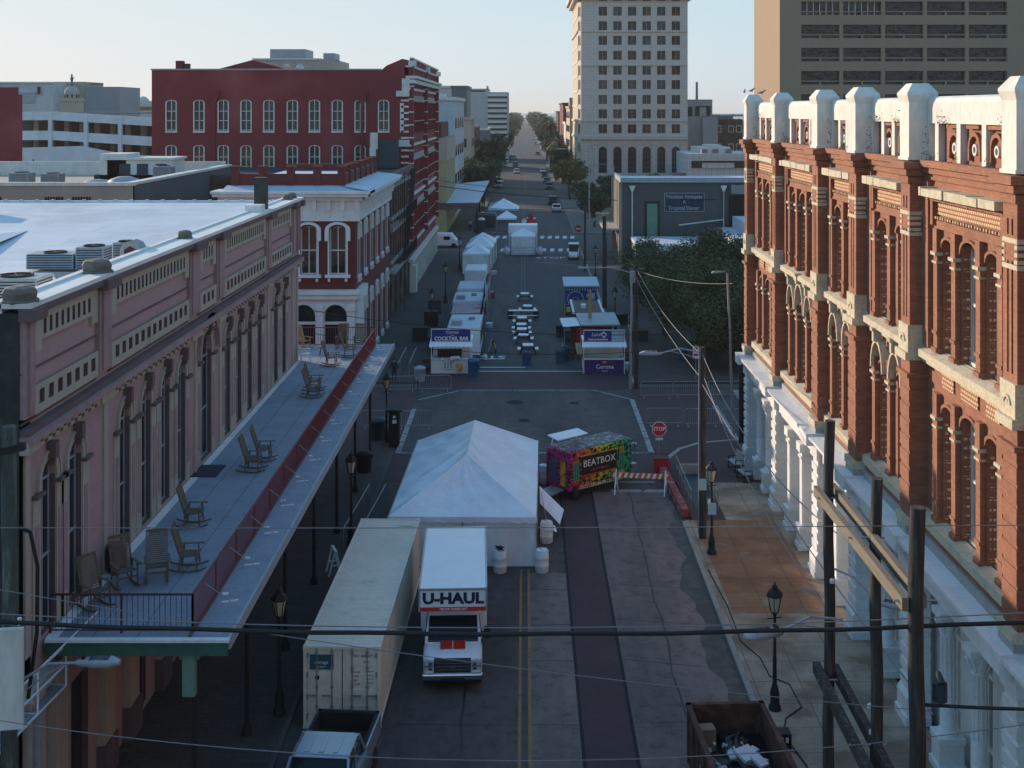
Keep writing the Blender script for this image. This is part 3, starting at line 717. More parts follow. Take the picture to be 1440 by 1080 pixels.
# ============================================================ brick building with white cornice
bk = thing('brick_building', 'dark red brick corner building with deep white cornice and white arched window hoods', 'building', (-12.3, 90, 0))
b = MB(); FR = lambda u, v, z: (u, 90-v, z); SD = lambda u, v, z: (-12.3+v, u, z)
fw = [-13.6,-15.72,-17.85,-19.95]; sw = [91.6,95.2,98.9,102.6,106.3,110.0]
b.F = FR; b.wall(-21.6,-12.3,6.4,11.5,[(c-.62,c+.62,7.5,11.05) for c in fw],0,.3,0,0)
for c in fw: b.spandrel(c-.62,c+.62,10.7,11.05,0,.3,0,6,.5)
b.F = SD; b.wall(90,112,0,11.5,[(c-.45,c+.45,7.3,11.0) for c in sw]+[(c-.45,c+.45,.6,5.2) for c in sw[1:]],0,.3,0,0)
b.F = None; b.quad((-21.6,90,6),(-21.6,112,6),(-21.6,112,13),(-21.6,90,13)); b.quad((-21.6,112,0),(-12.3,112,0),(-12.3,112,13),(-21.6,112,13))
b.build('wall', M['brickD'], bk, True)
b = MB(); b.F = FR
b.box(-21.9,-.3,11.4,-12.0,.25,12.9,0); b.box(-22.2,-.3,12.9,-11.7,.55,13.2,0); b.box(-22.5,-.3,13.2,-11.25,1.05,13.42,0); b.box(-22.6,-1.6,13.42,-11.1,1.2,13.62,0)
b.F = SD
b.box(89.7,-.3,11.4,112,.25,12.9,0); b.box(89.5,-.3,12.9,112,.6,13.2,0); b.box(89,-.3,13.2,112,1.05,13.42,0); b.box(88.85,-1.6,13.42,112,1.2,13.618,0)
for k in range(10): b.F = FR; x = -21.5+k*1.02; b.extr([(0,11.7),(.35,12.2),(.5,12.9),(0,12.9)],'yz',0,0) if 0 else b.box(x,.25,12.2,x+.28,.5,12.9,0); b.box(x+.06,.25,11.7,x+.22,.36,12.2,0)
for k in range(20): b.F = SD; x = 90.4+k*1.08; b.box(x,.25,12.2,x+.28,.5,12.9,0); b.box(x+.06,.25,11.7,x+.22,.36,12.2,0)
b.F = None; b.quad((-22,89.9,13.64),(-11.3,89.9,13.64),(-11.3,91.4,13.9),(-22,91.4,13.9),1); b.quad((-11.25,89,13.64),(-11.25,112,13.64),(-13.5,112,13.9),(-13.5,91,13.9),1)
b.build('cornice', [M['white'], M['roofw2']], bk, True)
b = MB()
b.box(-21.6,91.4,13.6,-13.4,91.7,14.75); b.box(-13.7,91.4,13.6,-13.4,112,14.75); b.box(-21.6,111.6,13.6,-13.4,112,14.6)
for x in (-21.4,-19.35,-17.3,-15.35,-13.55): b.cbox(x,91.55,14.4,.55,.5,1.6); b.cbox(x,91.55,15.25,.72,.66,.16)
for y in (94.6,97.8,101,104.2,107.4,110.6): b.cbox(-13.55,y,14.4,.5,.55,1.6); b.cbox(-13.55,y,15.25,.66,.72,.16)
b.build('parapet', M['brickD'], bk, True)
MB().quad((-21.6,91.7,14.0),(-13.7,91.7,14.0),(-13.7,112,14.0),(-21.6,112,14.0)).build('roof', M['roofw'], bk, True)
def hooded(F, c, w_, z0, z1, par, wm=M['white'], k=.5, pj=1):
    b = MB(F); zs = z1-w_*k
    b.arch(c, w_+.02, w_+.30, zs, 0, .26*pj, 0, 10, leg=.5, k=k*1.3)
    for s in (-1,1): b.box(c+s*(w_+.18)-.12,0,zs-.78,c+s*(w_+.18)+.12,.3*pj,zs-.5,0); b.box(c+s*(w_+.05)-.06,0,z0,c+s*(w_+.05)+.06,.06*pj,zs,0)
    b.box(c-w_-.3,0,z0-.22,c+w_+.3,.24*pj,z0,0)
    for s in (-1,1): b.box(c+s*w_-.08,0,z0-.5,c+s*w_+.08,.2,z0-.28,0)
    o = b.build('window_surround', wm, par, True)
    b = MB(F); b.box(c-w_,-.28,z0,c+w_,-.24,z1,1)
    for x in (c-w_+.04,c-.035,c+w_-.11): b.box(x,-.24,z0,x+.07,-.16,z1,0)
    for z in (z0,z0+(z1-z0)*.48,z1-.12): b.box(c-w_,-.24,z,c+w_,-.15,z+.09,0)
    return b.build('window', [M['whitew'], M['glass']], par, True)
for c in fw: hooded(FR, c, .62, 7.5, 11.05, bk)
for c in sw: hooded(SD, c, .45, 7.3, 11.0, bk, pj=.6)
for c in sw[1:]: hooded(SD, c, .45, .6, 5.2, bk, pj=.6)
b = MB(FR)
arcs = [-13.75,-16.05,-18.35,-20.65]
b.wall(-21.6,-12.3,0,6.1,[(c-.82,c+.82,.3,5.3) for c in arcs],.1,.45,0)
for c in arcs: b.spandrel(c-.82,c+.82,4.5,5.3,.1,.4,0); b.arch(c,.84,1.0,4.5,.1,.2,0,10); b.box(c-.82,-.2,3.85,c+.82,-.05,4.05,0)
for x in (-12.65,-14.9,-17.2,-19.5,-21.4): b.box(x-.24,.1,.4,x+.24,.3,5.3,0); b.box(x-.32,.1,4.9,x+.32,.42,5.2,0); b.box(x-.3,.1,0,x+.3,.4,.5,0)
b.box(-21.7,0,5.75,-12.1,.45,6.1,0); b.box(-21.8,-.1,6.1,-12.0,.6,6.42,0)
b.F = SD; b.box(89.8,.0,5.75,93.6,.45,6.4,0); b.box(90,0,0,93.4,.18,5.8,0)
b.build('shopfront', M['white'], bk, True)
for c in arcs: MB(FR).box(c-.82,-.36,.3,c+.82,-.33,5.3).build('shop_window', M['glass'], bk, True)
# ============================================================ weathered brown building
bb = thing('brown_building', 'narrow weathered brown brick building with iron fire escapes beside the tall red one', 'building', (-12.3, 121, 0))
b = MB(SD); ws = [113.6+k*2.2 for k in range(8)]
b.wall(112,131,0,13.6,[(c-.5,c+.5,z,z+2.7) for c in ws for z in (5.6,9.6)]+[(c-.8,c+.8,.3,3.6) for c in ws[::2]],0,.35,0)
b.F = None; b.quad((-39,131,0),(-39,112,0),(-39,112,13.6),(-39,131,13.6)); b.quad((-39,112,0),(-12.3,112,0),(-12.3,112,13.6),(-39,112,13.6)); b.build('wall', M['brickBrown'], bb, True)
MB().quad((-39,112,13.4),(-12.5,112,13.4),(-12.5,131,13.4),(-39,131,13.4)).build('roof', M['darkbin'], bb, True)
b = MB(SD)
for c in ws:
    for z in (5.6,9.6): b.box(c-.65,0,z-.25,c+.65,.22,z,0); b.box(c-.7,0,z+2.7,c+.7,.3,z+3.05,0); b.cbox(c-.75,.2,z+3.2,.25,.3,.5,0)
b.box(112,0,13.2,131,.5,13.7,1); b.box(112,0,4.6,131,.6,4.9,0)
b.build('stone_trim', [M['greystone'], M['mauveD']], bb, True)
for c in ws:
    for z in (5.6,9.6): MB(SD).box(c-.5,-.32,z,c+.5,-.29,z+2.7).build('window', M['glass'], bb, True)
b = MB(SD)
for z in (5.3,9.3):
    b.box(117,0,z,129,1.1,z+.06)
    for k in range(40): b.box(117+k*.3,1.08,z,117+k*.3+.03,1.11,z+1)
    b.box(117,1.07,z+1,129,1.12,z+1.05)
b.bar((119,.8,5.3),(123,.8,9.3),.5,.08); b.bar((124,.8,9.3),(128,.8,13.4),.5,.08); b.bar((117.2,.9,.3),(117.2,.9,13.6),.06,.06)
b.build('fire_escape', M['black'], bb, True)
b = MB(); b.cbox(-14.5,128.5,14.9,2.6,2.2,2.8,0); b.build('roof_box', M['darkbin'], bb, True)
b = MB(); b.cbox(-15.6,127,14.6,.6,.6,2.0,0); b.cbox(-15.5,127,16.3,.7,.5,1.7,0,R(20)); b.build('roof_duct', M['whitew'], bb, True)
# ============================================================ tall painted red building
rb = thing('red_building', 'tall red painted brick warehouse with a row of white arched windows and ornate street front', 'building', (-12.3, 150, 0))
FN = lambda u, v, z: (u, 131-v, z)
xs = [(px-738)/13.25-.1 for px in (242,281,315,347,379,412,443,475,507,540)]
xs = [(px-738)/13.25 for px in (242,281,315,347,379,412,443,475,507,540)]
b = MB(FN)
rows = ((17.25,20.5),(12.4,15.7),(7.5,10.8))
b.wall(-39.5,-12.3,0,23.7,[(c-.5,c+.5,z0,z1) for c in xs for z0,z1 in rows],0,.25,0)
for c in xs:
    for z0,z1 in rows: b.spandrel(c-.5,c+.5,z1-.25,z1,0,.25,0,6,.5)
b.F = SD
svw = [133.5+k*2.35 for k in range(15)]
b.wall(131,170,0,22.3,[(c-.6,c+.6,z,z+z2) for c in svw for z,z2 in ((5.6,3.8),(11.2,3.4),(17.0,4.0))],0,.5,0)
b.F = None; b.quad((-39.5,131,0),(-39.5,170,0),(-39.5,170,23.7),(-39.5,131,23.7)); b.quad((-39.5,170,0),(-12.3,170,0),(-12.3,170,23.7),(-39.5,170,23.7)); b.quad((-39.5,131.3,23.5),(-12.5,131.3,23.5),(-12.5,169.7,23.5),(-39.5,169.7,23.5))
b.extr([(-15.2,23.7),(-12.3,23.7),(-12.3,24.75),(-13,24.9),(-13.4,24.7),(-14.6,24.2)],'xz',131,131.5); b.add([(-34,134,23.7),(-25,134,23.7),(-29.5,134,24.9),(-34,168,23.7),(-25,168,23.7),(-29.5,168,24.9)],[(0,1,2),(3,5,4),(0,2,5,3),(1,4,5,2)])
for x in (-32.9,-17.2): b.box(x-.13,130.75,3,x+.13,131,19.9); b.extr([(x-.6,21.0),(x+.6,21.0),(x+.2,20.2),(x-.2,20.2)],'xz',130.6,131); b.cbox(x+.5,130.85,21.2,.25,.25,.6)
b.build('wall', M['brickRed'], rb, True)
b = MB(FN); b.box(-39.6,-.4,23.7,-15.2,.08,23.85,0); b.build('coping', M['greymet'], rb, True)
for x,s in ((-37.2,1.1),(-36.3,.7)):
    MB().box(x,131.8,23.7,x+s*.7,132.6,23.9+s*.75).build('chimney', M['brickD'], rb, True)
for c in xs:
    for z0,z1 in rows[:2]:
        b = MB(FN); b.arch(c,.48,.60,z1-.25,-.1,.06,0,8,leg=z1-z0-.25,k=.5); b.box(c-.62,-.1,z0-.18,c+.62,.12,z0,0)
        for z in (z0+.1,z0+1.1,z0+2.1): b.box(c-.5,-.18,z-.03,c+.5,-.1,z+.04,0)
        b.box(c-.04,-.18,z0,c+.04,-.1,z1,0); b.box(c-.5,-.24,z0,c+.5,-.2,z1,1)
        b.build('window', [M['whitew'], M['glass']], rb, True)
for c in svw:
    for z,z2 in ((5.6,3.8),(11.2,3.4),(17.0,4.0)): MB(SD).box(c-.6,-.46,z,c+.6,-.42,z+z2,0).build('street_window', M['glass'], rb, True)
b = MB(SD)
for z,d,h in ((4.9,.2,.2),(10.2,.3,.22),(15.6,.3,.22),(21.6,.2,.25),(22.3,.7,.4),(22.8,.9,.3),(24.0,.4,.2)): b.box(130.8,-.3,z,170.2,d,z+h,0)
b.box(131,-.4,22.8,170,.2,24.0,1)
for c in svw:
    for z,z2 in ((5.6,3.8),(11.2,3.4),(17.0,4.0)):
        b.arch(c,.6,.76,z+z2-.35,0,.10,0,6,leg=.15,k=.55); b.box(c-.7,0,z-.12,c+.7,.12,z,0 if z > 10 and z < 12 else 1)
        b.box(c+1.175-.1,0,z,c+1.175+.1,.22,z+z2-.5,1); b.box(c+1.175-.15,0,z+z2-.6,c+1.175+.15,.27,z+z2-.42,0); b.box(c+1.175-.12,0,z+1.2,c+1.175+.12,.235,z+1.3,0)
for y in (131.4,150.5,169.4):
    b.box(y-.5,0,4.9,y+.5,.5,24.4,1)
    for k in range(13): b.box(y-.51,.0,5.6+k*1.36,y+.51,.508,5.73+k*1.36,0)
    b.box(y-.65,0,24.1,y+.65,.75,24.7,0)
for k in range(14): c = 132+k*2.9; b.box(c-.9,.1,23.5,c+.9,.3,24.9,1); b.box(c-1,.1,24.9,c+1,.45,25.05,0)
b.F = FN
for k in range(14): b.box(-13.1,0,11.8+k*.66,-12.28,.12,12.0+k*.66,0)
b.box(-13.3,0,15.6,-12.2,.3,16.3,0); b.box(-13.6,0,20.9,-12.2,.35,21.5,0); b.box(-13,0,21.5,-12.2,.25,22.8,0)
b.box(-13.2,0,17.1,-12.8,.12,20.2,0)
b.build('ornament', [M['whitew'], M['brickRed']], rb, True)
b = MB(SD)
for k in range(22): b.box(131.6+k*1.75,.05,.13,131.9+k*1.75,.4,3.3,0)
b.box(131,.0,3.3,170,.5,3.6,0); b.box(131,0,.13,170,.1,3.3,1)
b.build('shopfront', [M['whitew'], M['darkbin']], rb, True)
MB(SD).box(131,.05,.13,132.6,.8,3.0).build('porch', M['whitew'], rb, True)
# ============================================================ beige low building with grey side wall
bg = thing('beige_building', 'low beige building with grey stained side wall behind the white roof', 'building', (-28.5, 90, 0))
b = MB(); b.box(-70,90,0,-28.5,90.4,14.1,0); b.quad((-28.5,90,0),(-28.5,120,0),(-28.5,120,14.1),(-28.5,90,14.1),1)
b.box(-29.1,90.4,13.2,-28.52,119.9,14.08,1); b.quad((-70,90.4,13.2),(-29,90.4,13.2),(-29,120,13.2),(-70,120,13.2),2)
b.box(-70,119.6,13.2,-29,120,14.5,3)
for x,w2 in ((-37.4,1.6),(-32.9,1.5),(-30.9,1.6)): 
    for k in range(7): b.box(x-2+k*.2,89.93,12.8,x-2+k*.2+.12,90,13.15,4)
b.box(-70,89.9,13.95,-28.4,90.5,14.2,3); b.box(-29.2,90.5,14.0,-28.4,120,14.2,3)
b.build('wall', [M['mauveT'] if 0 else mat('beige_render',(.36,.31,.27),.85,.2,.3,6), mat('grey_streaked_wall',(.17,.175,.185),.9,.45,.8,3,c2=(.10,.10,.11),stretch=(1,1,.2)), mat('tan_gravel_roof',(.40,.34,.29),.9,.2), M['whitew'], M['dark']], bg, True)
t = thing('rooftop_cabin', 'small white rooftop cabin with three windows on the beige building', 'rooftop cabin', (-33.5,112,13.2))
b = MB(); b.box(-4.3,0,0,1.6,4,1.75); b.box(-5,0,0,-2.6,4,2.3); b.box(-4.5,-.2,1.75,1.8,4.2,1.95); b.build('cabin_wall', M['whitew'], t)
for x in (-2.7,-1.1,.6): MB().box(x-.5,-.05,.5,x+.5,-.01,1.4).box(x-.56,-.03,.42,x+.56,-.005,.5).build('window', M['darkbin'], t)
for x,y,s,lb in ((-39,96,1.5,'leftmost dark roof condenser on the beige building'),(-36.8,96.5,1.4,'dark roof condenser right of another on the beige building'),(-28.2-3,107,1.5,'lone grey roof condenser behind the streaked grey wall')):
    ac('roof_condenser', x,y,13.2,s,s,s*.95,lb)
t = thing('skylight', 'low domed skylight on the tan roof of the beige building', 'skylight', (-33,102,13.2)); MB().lathe([(1.4,0),(1.4,.3),(1.1,.6),(.5,.8)],(0,0,0),14).build('dome', M['greymet'], t)
t = thing('skylight', 'shallow grey skylight beside the dark condensers', 'skylight', (-35.6,103,13.2)); MB().lathe([(1.2,0),(1.2,.25),(.9,.4),(.4,.5)],(0,0,0),14).build('dome', M['greymet'], t)
b = MB()
for k in range(9): b.bar((-27.5+k*.75,92+k*3,9.5),(-21.8,92+k*3,12.5),.1,.1); b.cbox(-26+k*.5,95+k*2.6,8.5,.7,.7,3)
b.box(-28.4,90,0,-21.7,119,7); tag(b.build('back_lot_ducts', M['darkbin']), 'dark ducts and pipes in the gap beside the white corniced building', 'duct work')
# ============================================================ orange-red brick building with white parapet (right)
ob = thing('brick_building', 'ornate orange-red brick building with white parapet piers and white columned ground floor on the right', 'building', (12.65, 48, 0))
F = lambda u, v, z: (12.65-v, u, z)
piers = [(67.4,68.1),(59.8,60.5),(51.1,52.1),(45.2,46.2),(38.9,39.8),(30.4,31.3),(22.5,23.4)]
bays = [(60.5,67.4,3),(52.1,59.8,3),(46.2,51.1,2),(39.8,45.2,2),(31.3,38.9,3),(23.4,30.4,3)]
wins = []
for a,c,n in bays:
    if n == 3:
        m = (a+c)/2; wins += [(m-1.78,.5),(m,.68),(m+1.78,.5)]
    else:
        m = (a+c)/2; wins += [(m-1.05,.5),(m+1.05,.5)]
holes = [(c-h,c+h,z0,z1) for c,h in wins for z0,z1 in ((12.1,15.6),(6.95,10.6))]
b = MB(F)
b.wall(22,68.1,6.5,17.9,holes,0,.34,0)
b.box(-25,-30,0,21.9,0,18.5,0)  # plain out-of-view extension, added to keep low sky light off the piers
for c,h in wins:
    for z1 in (15.6,10.6): b.spandrel(c-h,c+h,z1-.32,z1,0,.3,0,6,.6)
b.quad((68.1,0,0),(68.1,-40,0),(68.1,-40,19),(68.1,0,19)); b.quad((22,0,0),(22,-40,0),(22,-40,19),(22,0,19))
b.quad((22,-.6,18.6),(68.1,-.6,18.6),(68.1,-40,18.6),(22,-40,18.6))
b.build('wall', M['brickA'], ob, True)
# brick piers, pilasters, corbels
b = MB(F)
for a,c in piers:
    w2 = (a+c)/2
    b.wall(a,c,6.6,17.45,[(w2-.2+d,w2-.08+d,z0,z1) for d in (0,.28) for z0,z1 in ((12.9,15.7),(16.35,16.75))],.55,.12,0)
    b.quad((a,0,6.6),(a,.55,6.6),(a,.55,17.45),(a,0,17.45)); b.quad((c,0,6.6),(c,.55,6.6),(c,.55,17.45),(c,0,17.45))
    for k in range(9):
        z = 6.75+k*.5; b.box(a-.025,0,z,c+.025,.58,z+.40,0)
    for k,(z,d) in enumerate(((11.05,.12),(17.15,.08),(17.4,.16),(17.62,.26))): b.box(a-d,0,z,c+d,.55+d,z+(.22 if k else .14),0)
    b.box(a-.55,0,12.1,a,.16,17.3,0)
for a,c,n in bays:
    b.box(a,0,17.3,c,.10,17.5,0); b.box(a,0,17.5,c,.2,17.7,0); b.box(a,0,17.7,c,.32,17.9,0)
    m = (a+c)/2; hw = 2.9 if n == 3 else 1.95
    b.box(m-hw,0,16.7,m+hw,.22,16.82,0); b.box(m-hw+.05,0,15.85,m+hw-.05,.10,16.1,0)
    b.box(m-hw,0,15.95,m-hw+.2,.2,16.7,0); b.box(m+hw-.2,0,15.95,m+hw,.2,16.7,0)
    cs = [w_ for w_ in wins if a < w_[0] < c]
    for (zb,zt) in ((12.1,15.1),(6.95,10.1)):
        for j in range(len(cs)+1):
            if j == 0: x = cs[0][0]-cs[0][1]-.28
            elif j == len(cs): x = cs[-1][0]+cs[-1][1]+.28
            else: x = (cs[j-1][0]+cs[j-1][1]+cs[j][0]-cs[j][1])/2
            b.box(x-.17,0,zb,x+.17,.16,zt,0); b.box(x-.20,0,zt-.3,x+.20,.20,zt-.23,1); b.box(x-.22,0,zt-.05,x+.22,.24,zt+.05,1); b.box(x-.18,0,zt+.05,x+.18,.18,zt+.75,0)
            b.box(x-.22,0,zb,x+.22,.22,zb+.14,0); b.box(x-.20,0,zb+.55,x+.20,.20,zb+.65,0)
        for cc,h in cs:
            b.arch(cc,h,h+.14,zt+.18,0,.08,0,8,k=.6)
            z = zb+.15
            while z < zt: b.box(cc+h-.025,-.26,z,cc+h+.002,-.05,z+.10,2); z += .28
b.build('pier', [M['brickA'], M['stone'], M['creamp']], ob, True)
# cream patterned panels and stone
for a,c,n in bays:
    b = MB(F); m = (a+c)/2; hw = 2.7 if n == 3 else 1.75
    b.box(m-hw,0,16.28,m+hw,.06,16.62,0)
    k = m-hw
    while k < m+hw-.1: b.box(k,0,16.13,k+.09,.14,16.22,0); b.box(k,0,16.68,k+.09,.2,16.74,0); k += .22
    for j,(cc,h) in enumerate([w_ for w_ in wins if a < w_[0] < c]): b.box(cc-h,0.01,11.1,cc+h,.05,11.5,0)
    b.build('pattern_panel', M['creamp'], ob, True)
for a,c,n in bays:
    b = MB(F); m = (a+c)/2; hw = 3.05 if n == 3 else 2.1
    x = m-hw
    while x < m+hw-.2:
        L = min(rnd.uniform(.7,1.3), m+hw-x); b.box(x,0,16.82+rnd.uniform(0,.02),x+L-.015,.5+rnd.uniform(-.02,.03),17.08+rnd.uniform(-.02,.03)); x += L
    b.build('hood_band', M['stone'], ob, True); b = MB(F)
    b.box(a,0,11.78,c,.36,12.0); b.box(a,0,11.6,c,.2,11.78); b.quad((a,.36,12.0),(c,.36,12.0),(c,-.1,12.12),(a,-.1,12.12)); b.build('sill_band', M['stone'], ob, True); b = MB(F); b.box(a,0,6.62,c,.34,6.9); b.quad((a,.34,6.9),(c,.34,6.9),(c,-.1,7.0),(a,-.1,7.0))
    if n == 2 or a > 50:
        for cc,h in [w_ for w_ in wins if a < w_[0] < c]:
            if a < 60: b.arch(cc,h+.15,h+.24,10.3,0,.3,0,8,k=1.5); b.cbox(cc,.26,10.3+(h+.3)*1.5,.2,.3,.35); b.cbox(cc,.3,10.3+(h+.3)*1.5+.25,.3,.34,.12)
    b.build('stone_trim', M['stone'], ob, True)
for a,c in piers:
    b = MB(F); b.box(a-.04,0,11.75,c+.04,.62,12.7); b.box(a-.1,0,11.6,c+.1,.72,11.85); b.arch((a+c)/2,.16,.24,12.15,.62,.66,0,8); b.arch((a+c)/2,.0,.1,12.15,.62,.65,0,8)
    b.box(a-.08,0,6.35,c+.08,.7,6.62); b.box(a-.03,.0,15.5,c+.03,.57,15.62); b.box(a-.03,.0,16.15,c+.03,.57,16.27)
    for k in range(3): b.box(a-.035,.2,15.65+k*.18,a+.14,.572,15.75+k*.18); b.box(c-.14,.3,15.65+k*.18,c+.03,.572,15.75+k*.18)
    b.build('stone_trim', M['stone'], ob, True)
for i,(c,h) in enumerate(wins):
    for z0,z1 in ((12.1,15.6),(6.95,10.6)):
        b = MB(F); b.box(c-h,-.36,z0,c+h,-.33,z1,1)
        for x in (c-h,c+h-.11): b.box(x,-.33,z0,x+.11,-.24,z1,0)
        b.box(c-h,-.33,z0,c+h,-.2,z0+.1,0); b.box(c-h,-.32,(z0+z1)/2-.05,c+h,-.25,(z0+z1)/2+.04,0); b.box(c-.03,-.32,z0,c+.03,-.28,(z0+z1)/2,0); b.box(c-h,-.33,z1-.5,c+h,-.25,z1-.38,0)
        b.build('window', [M['whitew'], M['glass']], ob, True)
# white parapet
b = MB(F)
for a,c in piers:
    m = (a+c)/2
    b.box(a-.02,-.25,17.88,c+.02,.58,19.75); b.loft([[(a-.02-d,-.25-d,z),(c+.02+d,-.25-d,z),(c+.02+d,.58+d,z),(a-.02-d,.58+d,z)] for d,z in ((0,19.7),(.03,19.8),(.07,19.93),(.07,20.0),(-.16,20.3))])
    b.box(a-.06,-.3,17.88,c+.06,.62,17.98)
for a,c,n in bays:
    m = (a+c)/2
    b.box(a,-.45,19.05,c,.0,19.55)
    prof = [(-.45,19.4),(.001,19.4),(.001,19.68),(-.06,19.82),(-.18,19.88),(-.32,19.86),(-.42,19.75)]
    b.loft([[(u,v,z) for v,z in prof] for u in (a,c)])
    k = 3; sp = (c-a)/(2*k+1) if n==3 else (c-a)/5
    xs_ = [a+.12, a+(c-a)*.27, a+(c-a)*.5-.0, c-(c-a)*.27, c-.12] if n == 2 else [a+.12,a+.9,m-1.0,m+1.0,c-.9,c-.12]
    for x in xs_: b.box(x-.16,-.3,17.9,x+.16,-.002,19.06)
    ctr = [m-1.65,m,m+1.65] if n == 3 else [m-.75,m+.75]
    if n == 2: pass
    for x in ctr:
        b.arch(x,.10,.17,18.32,-.18,-.10,0,12); b.arch(x,.10,.17,18.32,-.18,-.10,0,12,k=-1)
        if n==3: pass
b.build('parapet', M['whitew'], ob, True)
b = MB(F)
for a,c,n in bays:
    m = (a+c)/2
    b.box(a,-.4,17.88,c,-.2,19.06,0); 
    ctr = [m-1.65,m,m+1.65] if n == 3 else [m-.75,m+.75]
    for x in ctr:
        b.arch(x,.36,.48,18.35,-.2,-.08,0,10,leg=.35); b.box(x-.5,-.2,18.92,x+.5,-.04,19.02,0); b.arch(x,0,.10,18.32,-.19,-.17,1,10); b.arch(x,0,.10,18.32,-.19,-.17,1,10,k=-1)
b.build('parapet_panel', [M['brickA'], M['glass']], ob, True)
# weeds on the ledges
b = MB(F)
for a,c,n in bays:
    for q in range(9):
        u = rnd.uniform(a,c); zz = rnd.choice((17.9,17.9,19.05)); 
        if q < 2: u = c-.15+rnd.uniform(-.1,.1); zz = 18
        for k in range(30):
            p = Vector((u+rnd.gauss(0,.13),.1+rnd.uniform(-.1,.15),zz+abs(rnd.gauss(0,.14 if q>1 else .45)))); d = Vector((rnd.uniform(-1,1),rnd.uniform(-1,1),rnd.uniform(-1,1)))*.05
            e = Vector((rnd.uniform(-1,1),rnd.uniform(-1,1),rnd.uniform(-1,1)))*.05
            b.add([tuple(p),tuple(p+d),tuple(p+e)],[(0,1,2)])
tag(b.build('ledge_weeds', mat('dry_weeds',(.05,.05,.025),.9,.4), None), 'dry weeds sprouting along the white and brick parapet ledges', 'weeds', kind='stuff')
# frieze, cornice, columns of the ground floor
b = MB(F)
b.box(22,-.1,6.05,68.1,.30,6.36,1); b.box(22,-.1,6.36,68.1,.22,6.5,2)
b.box(22,-.1,5.5,68.15,.55,5.62,0); b.extr([(0,5.62),(.6,5.62),(.98,5.92),(.98,6.04),(0,6.05)],'yz',22,68.2,0)
b.box(22,-.1,4.95,68.1,.42,5.5,0); b.box(22,.0,4.75,68.1,.3,4.95,0)
for a,c in piers:
    b.box(a-.1,0,5.0,c+.1,.62,5.5,0); b.box(a-.14,0,5.62,c+.14,1.06,6.12,0); b.box(a-.05,0,6.05,c+.05,.66,6.5,1)
b.build('cornice', [M['white'], M['greystone'], M['brickA']], ob, True)
# wall behind columns with doors / windows
sh = []
cols = []
for a,c,n in bays:
    L = c-a; k = 3 if L > 6 else 2; st = L/k
    for j in range(k): sh.append((a+j*st+.55, a+(j+1)*st-.55, .5, 4.4))
    for j in range(1,k): cols.append(a+j*st)
b = MB(F); b.wall(22,68.1,0,4.95,sh,-.35,.25,0); b.build('shopfront_wall', M['white'], ob, True)
for i,(a,c,d,e) in enumerate(sh):
    b = MB(F); b.box(a,-.62,d,c,-.58,e,1 if i%3 else 2)
    for x in (a,(a+c)/2-.04,c-.08): b.box(x,-.58,d,x+.08,-.5,e,0)
    for z in (d,1.3,3.4,e-.1): b.box(a,-.58,z,c,-.49,z+.1,0)
    b.build('shop_window', [M['whitew'], M['glass'], M['cream']], ob, True)
for a,c in piers:
    m = (a+c)/2; b = MB(F)
    b.box(m-.42,-.1,1.1,m+.42,.52,4.95); 
    for k in range(8): b.box(m-.47,-.1,1.2+k*.46,m+.47,.58,1.5+k*.46)
    b.box(m-.52,-.1,.13,m+.52,.66,.95); b.box(m-.58,-.1,.13,m+.58,.72,.4); b.extr([(-.1,.95),(.66,.95),(.55,1.12),(-.1,1.12)],'yz',m-.5,m+.5)
    b.build('rusticated_pier', M['white'], ob, True)
for u in cols:
    rd = u < 46 or u > 61; b = MB()
    if rd:
        b.lathe([(.30,1.15),(.31,1.22),(.27,1.3),(.22,1.36),(.225,2.2),(.21,2.25),(.22,2.3),(.20,4.0),(.23,4.05),(.24,4.1),(.21,4.15),(.25,4.3),(.31,4.45),(.36,4.6)],(0,0,0),20)
        for k in range(12): t_ = k*PI/6; b.tube((.225*math.cos(t_),.225*math.sin(t_),2.3),(.205*math.cos(t_),.205*math.sin(t_),4.0),.018,.016,5)
        for k in range(8): t_ = k*PI/4; b.bar((.2*math.cos(t_),.2*math.sin(t_),4.1),(.37*math.cos(t_),.37*math.sin(t_),4.5),.09,.05)
    else:
        b.box(-.24,-.24,1.15,.24,.24,4.5); b.box(-.3,-.3,4.1,.3,.3,4.22); b.box(-.36,-.36,4.4,.36,.36,4.6); b.box(-.2,-.30,1.4,.2,.3,3.9)
    b.box(-.36,-.36,4.6,.36,.36,4.78); b.box(-.36,-.36,.13,.36,.36,1.0); b.box(-.42,-.42,.13,.42,.42,.35); b.box(-.40,-.40,.98,.40,.40,1.15)
    o = b.build('column', M['white'], ob); o.location = (-.22, u-48, 0)
# ============================================================ dark grey building with mural, low white roofs
gb = thing('grey_building', 'dark grey flat-roofed shop with a painted nautical mural sign on its side wall', 'building', (12.3,157,0))
b = MB(); b.box(12.4,157,0,44,170,10.4,0); b.box(12.1,156.6,10.3,44.3,157.0,10.9,1); b.box(12.1,157.0,10.3,12.5,170.2,10.9,1); b.box(12.5,157,10.4,44,170,10.45,2)
for k in range(6): b.box(11.9,157.2+k*2.4,.1,12.42,158.0+k*2.4,10.3,3)
b.build('wall', [mat('charcoal_painted_block',(.09,.09,.095),.9,.15,.5,5), M['greymet'], M['roofw2'], M['cream']], gb, True)
for x in (13.6,25.2):
    b = MB(); b.tube((x,156.8,1.5),(x,156.8,9.3),.09,.09,8); b.extr([(x-.4,9.9),(x+.4,9.9),(x+.15,9.2),(x-.15,9.2)],'xz',156.6,157.0); b.build('downpipe', M['whitew'], gb, True)
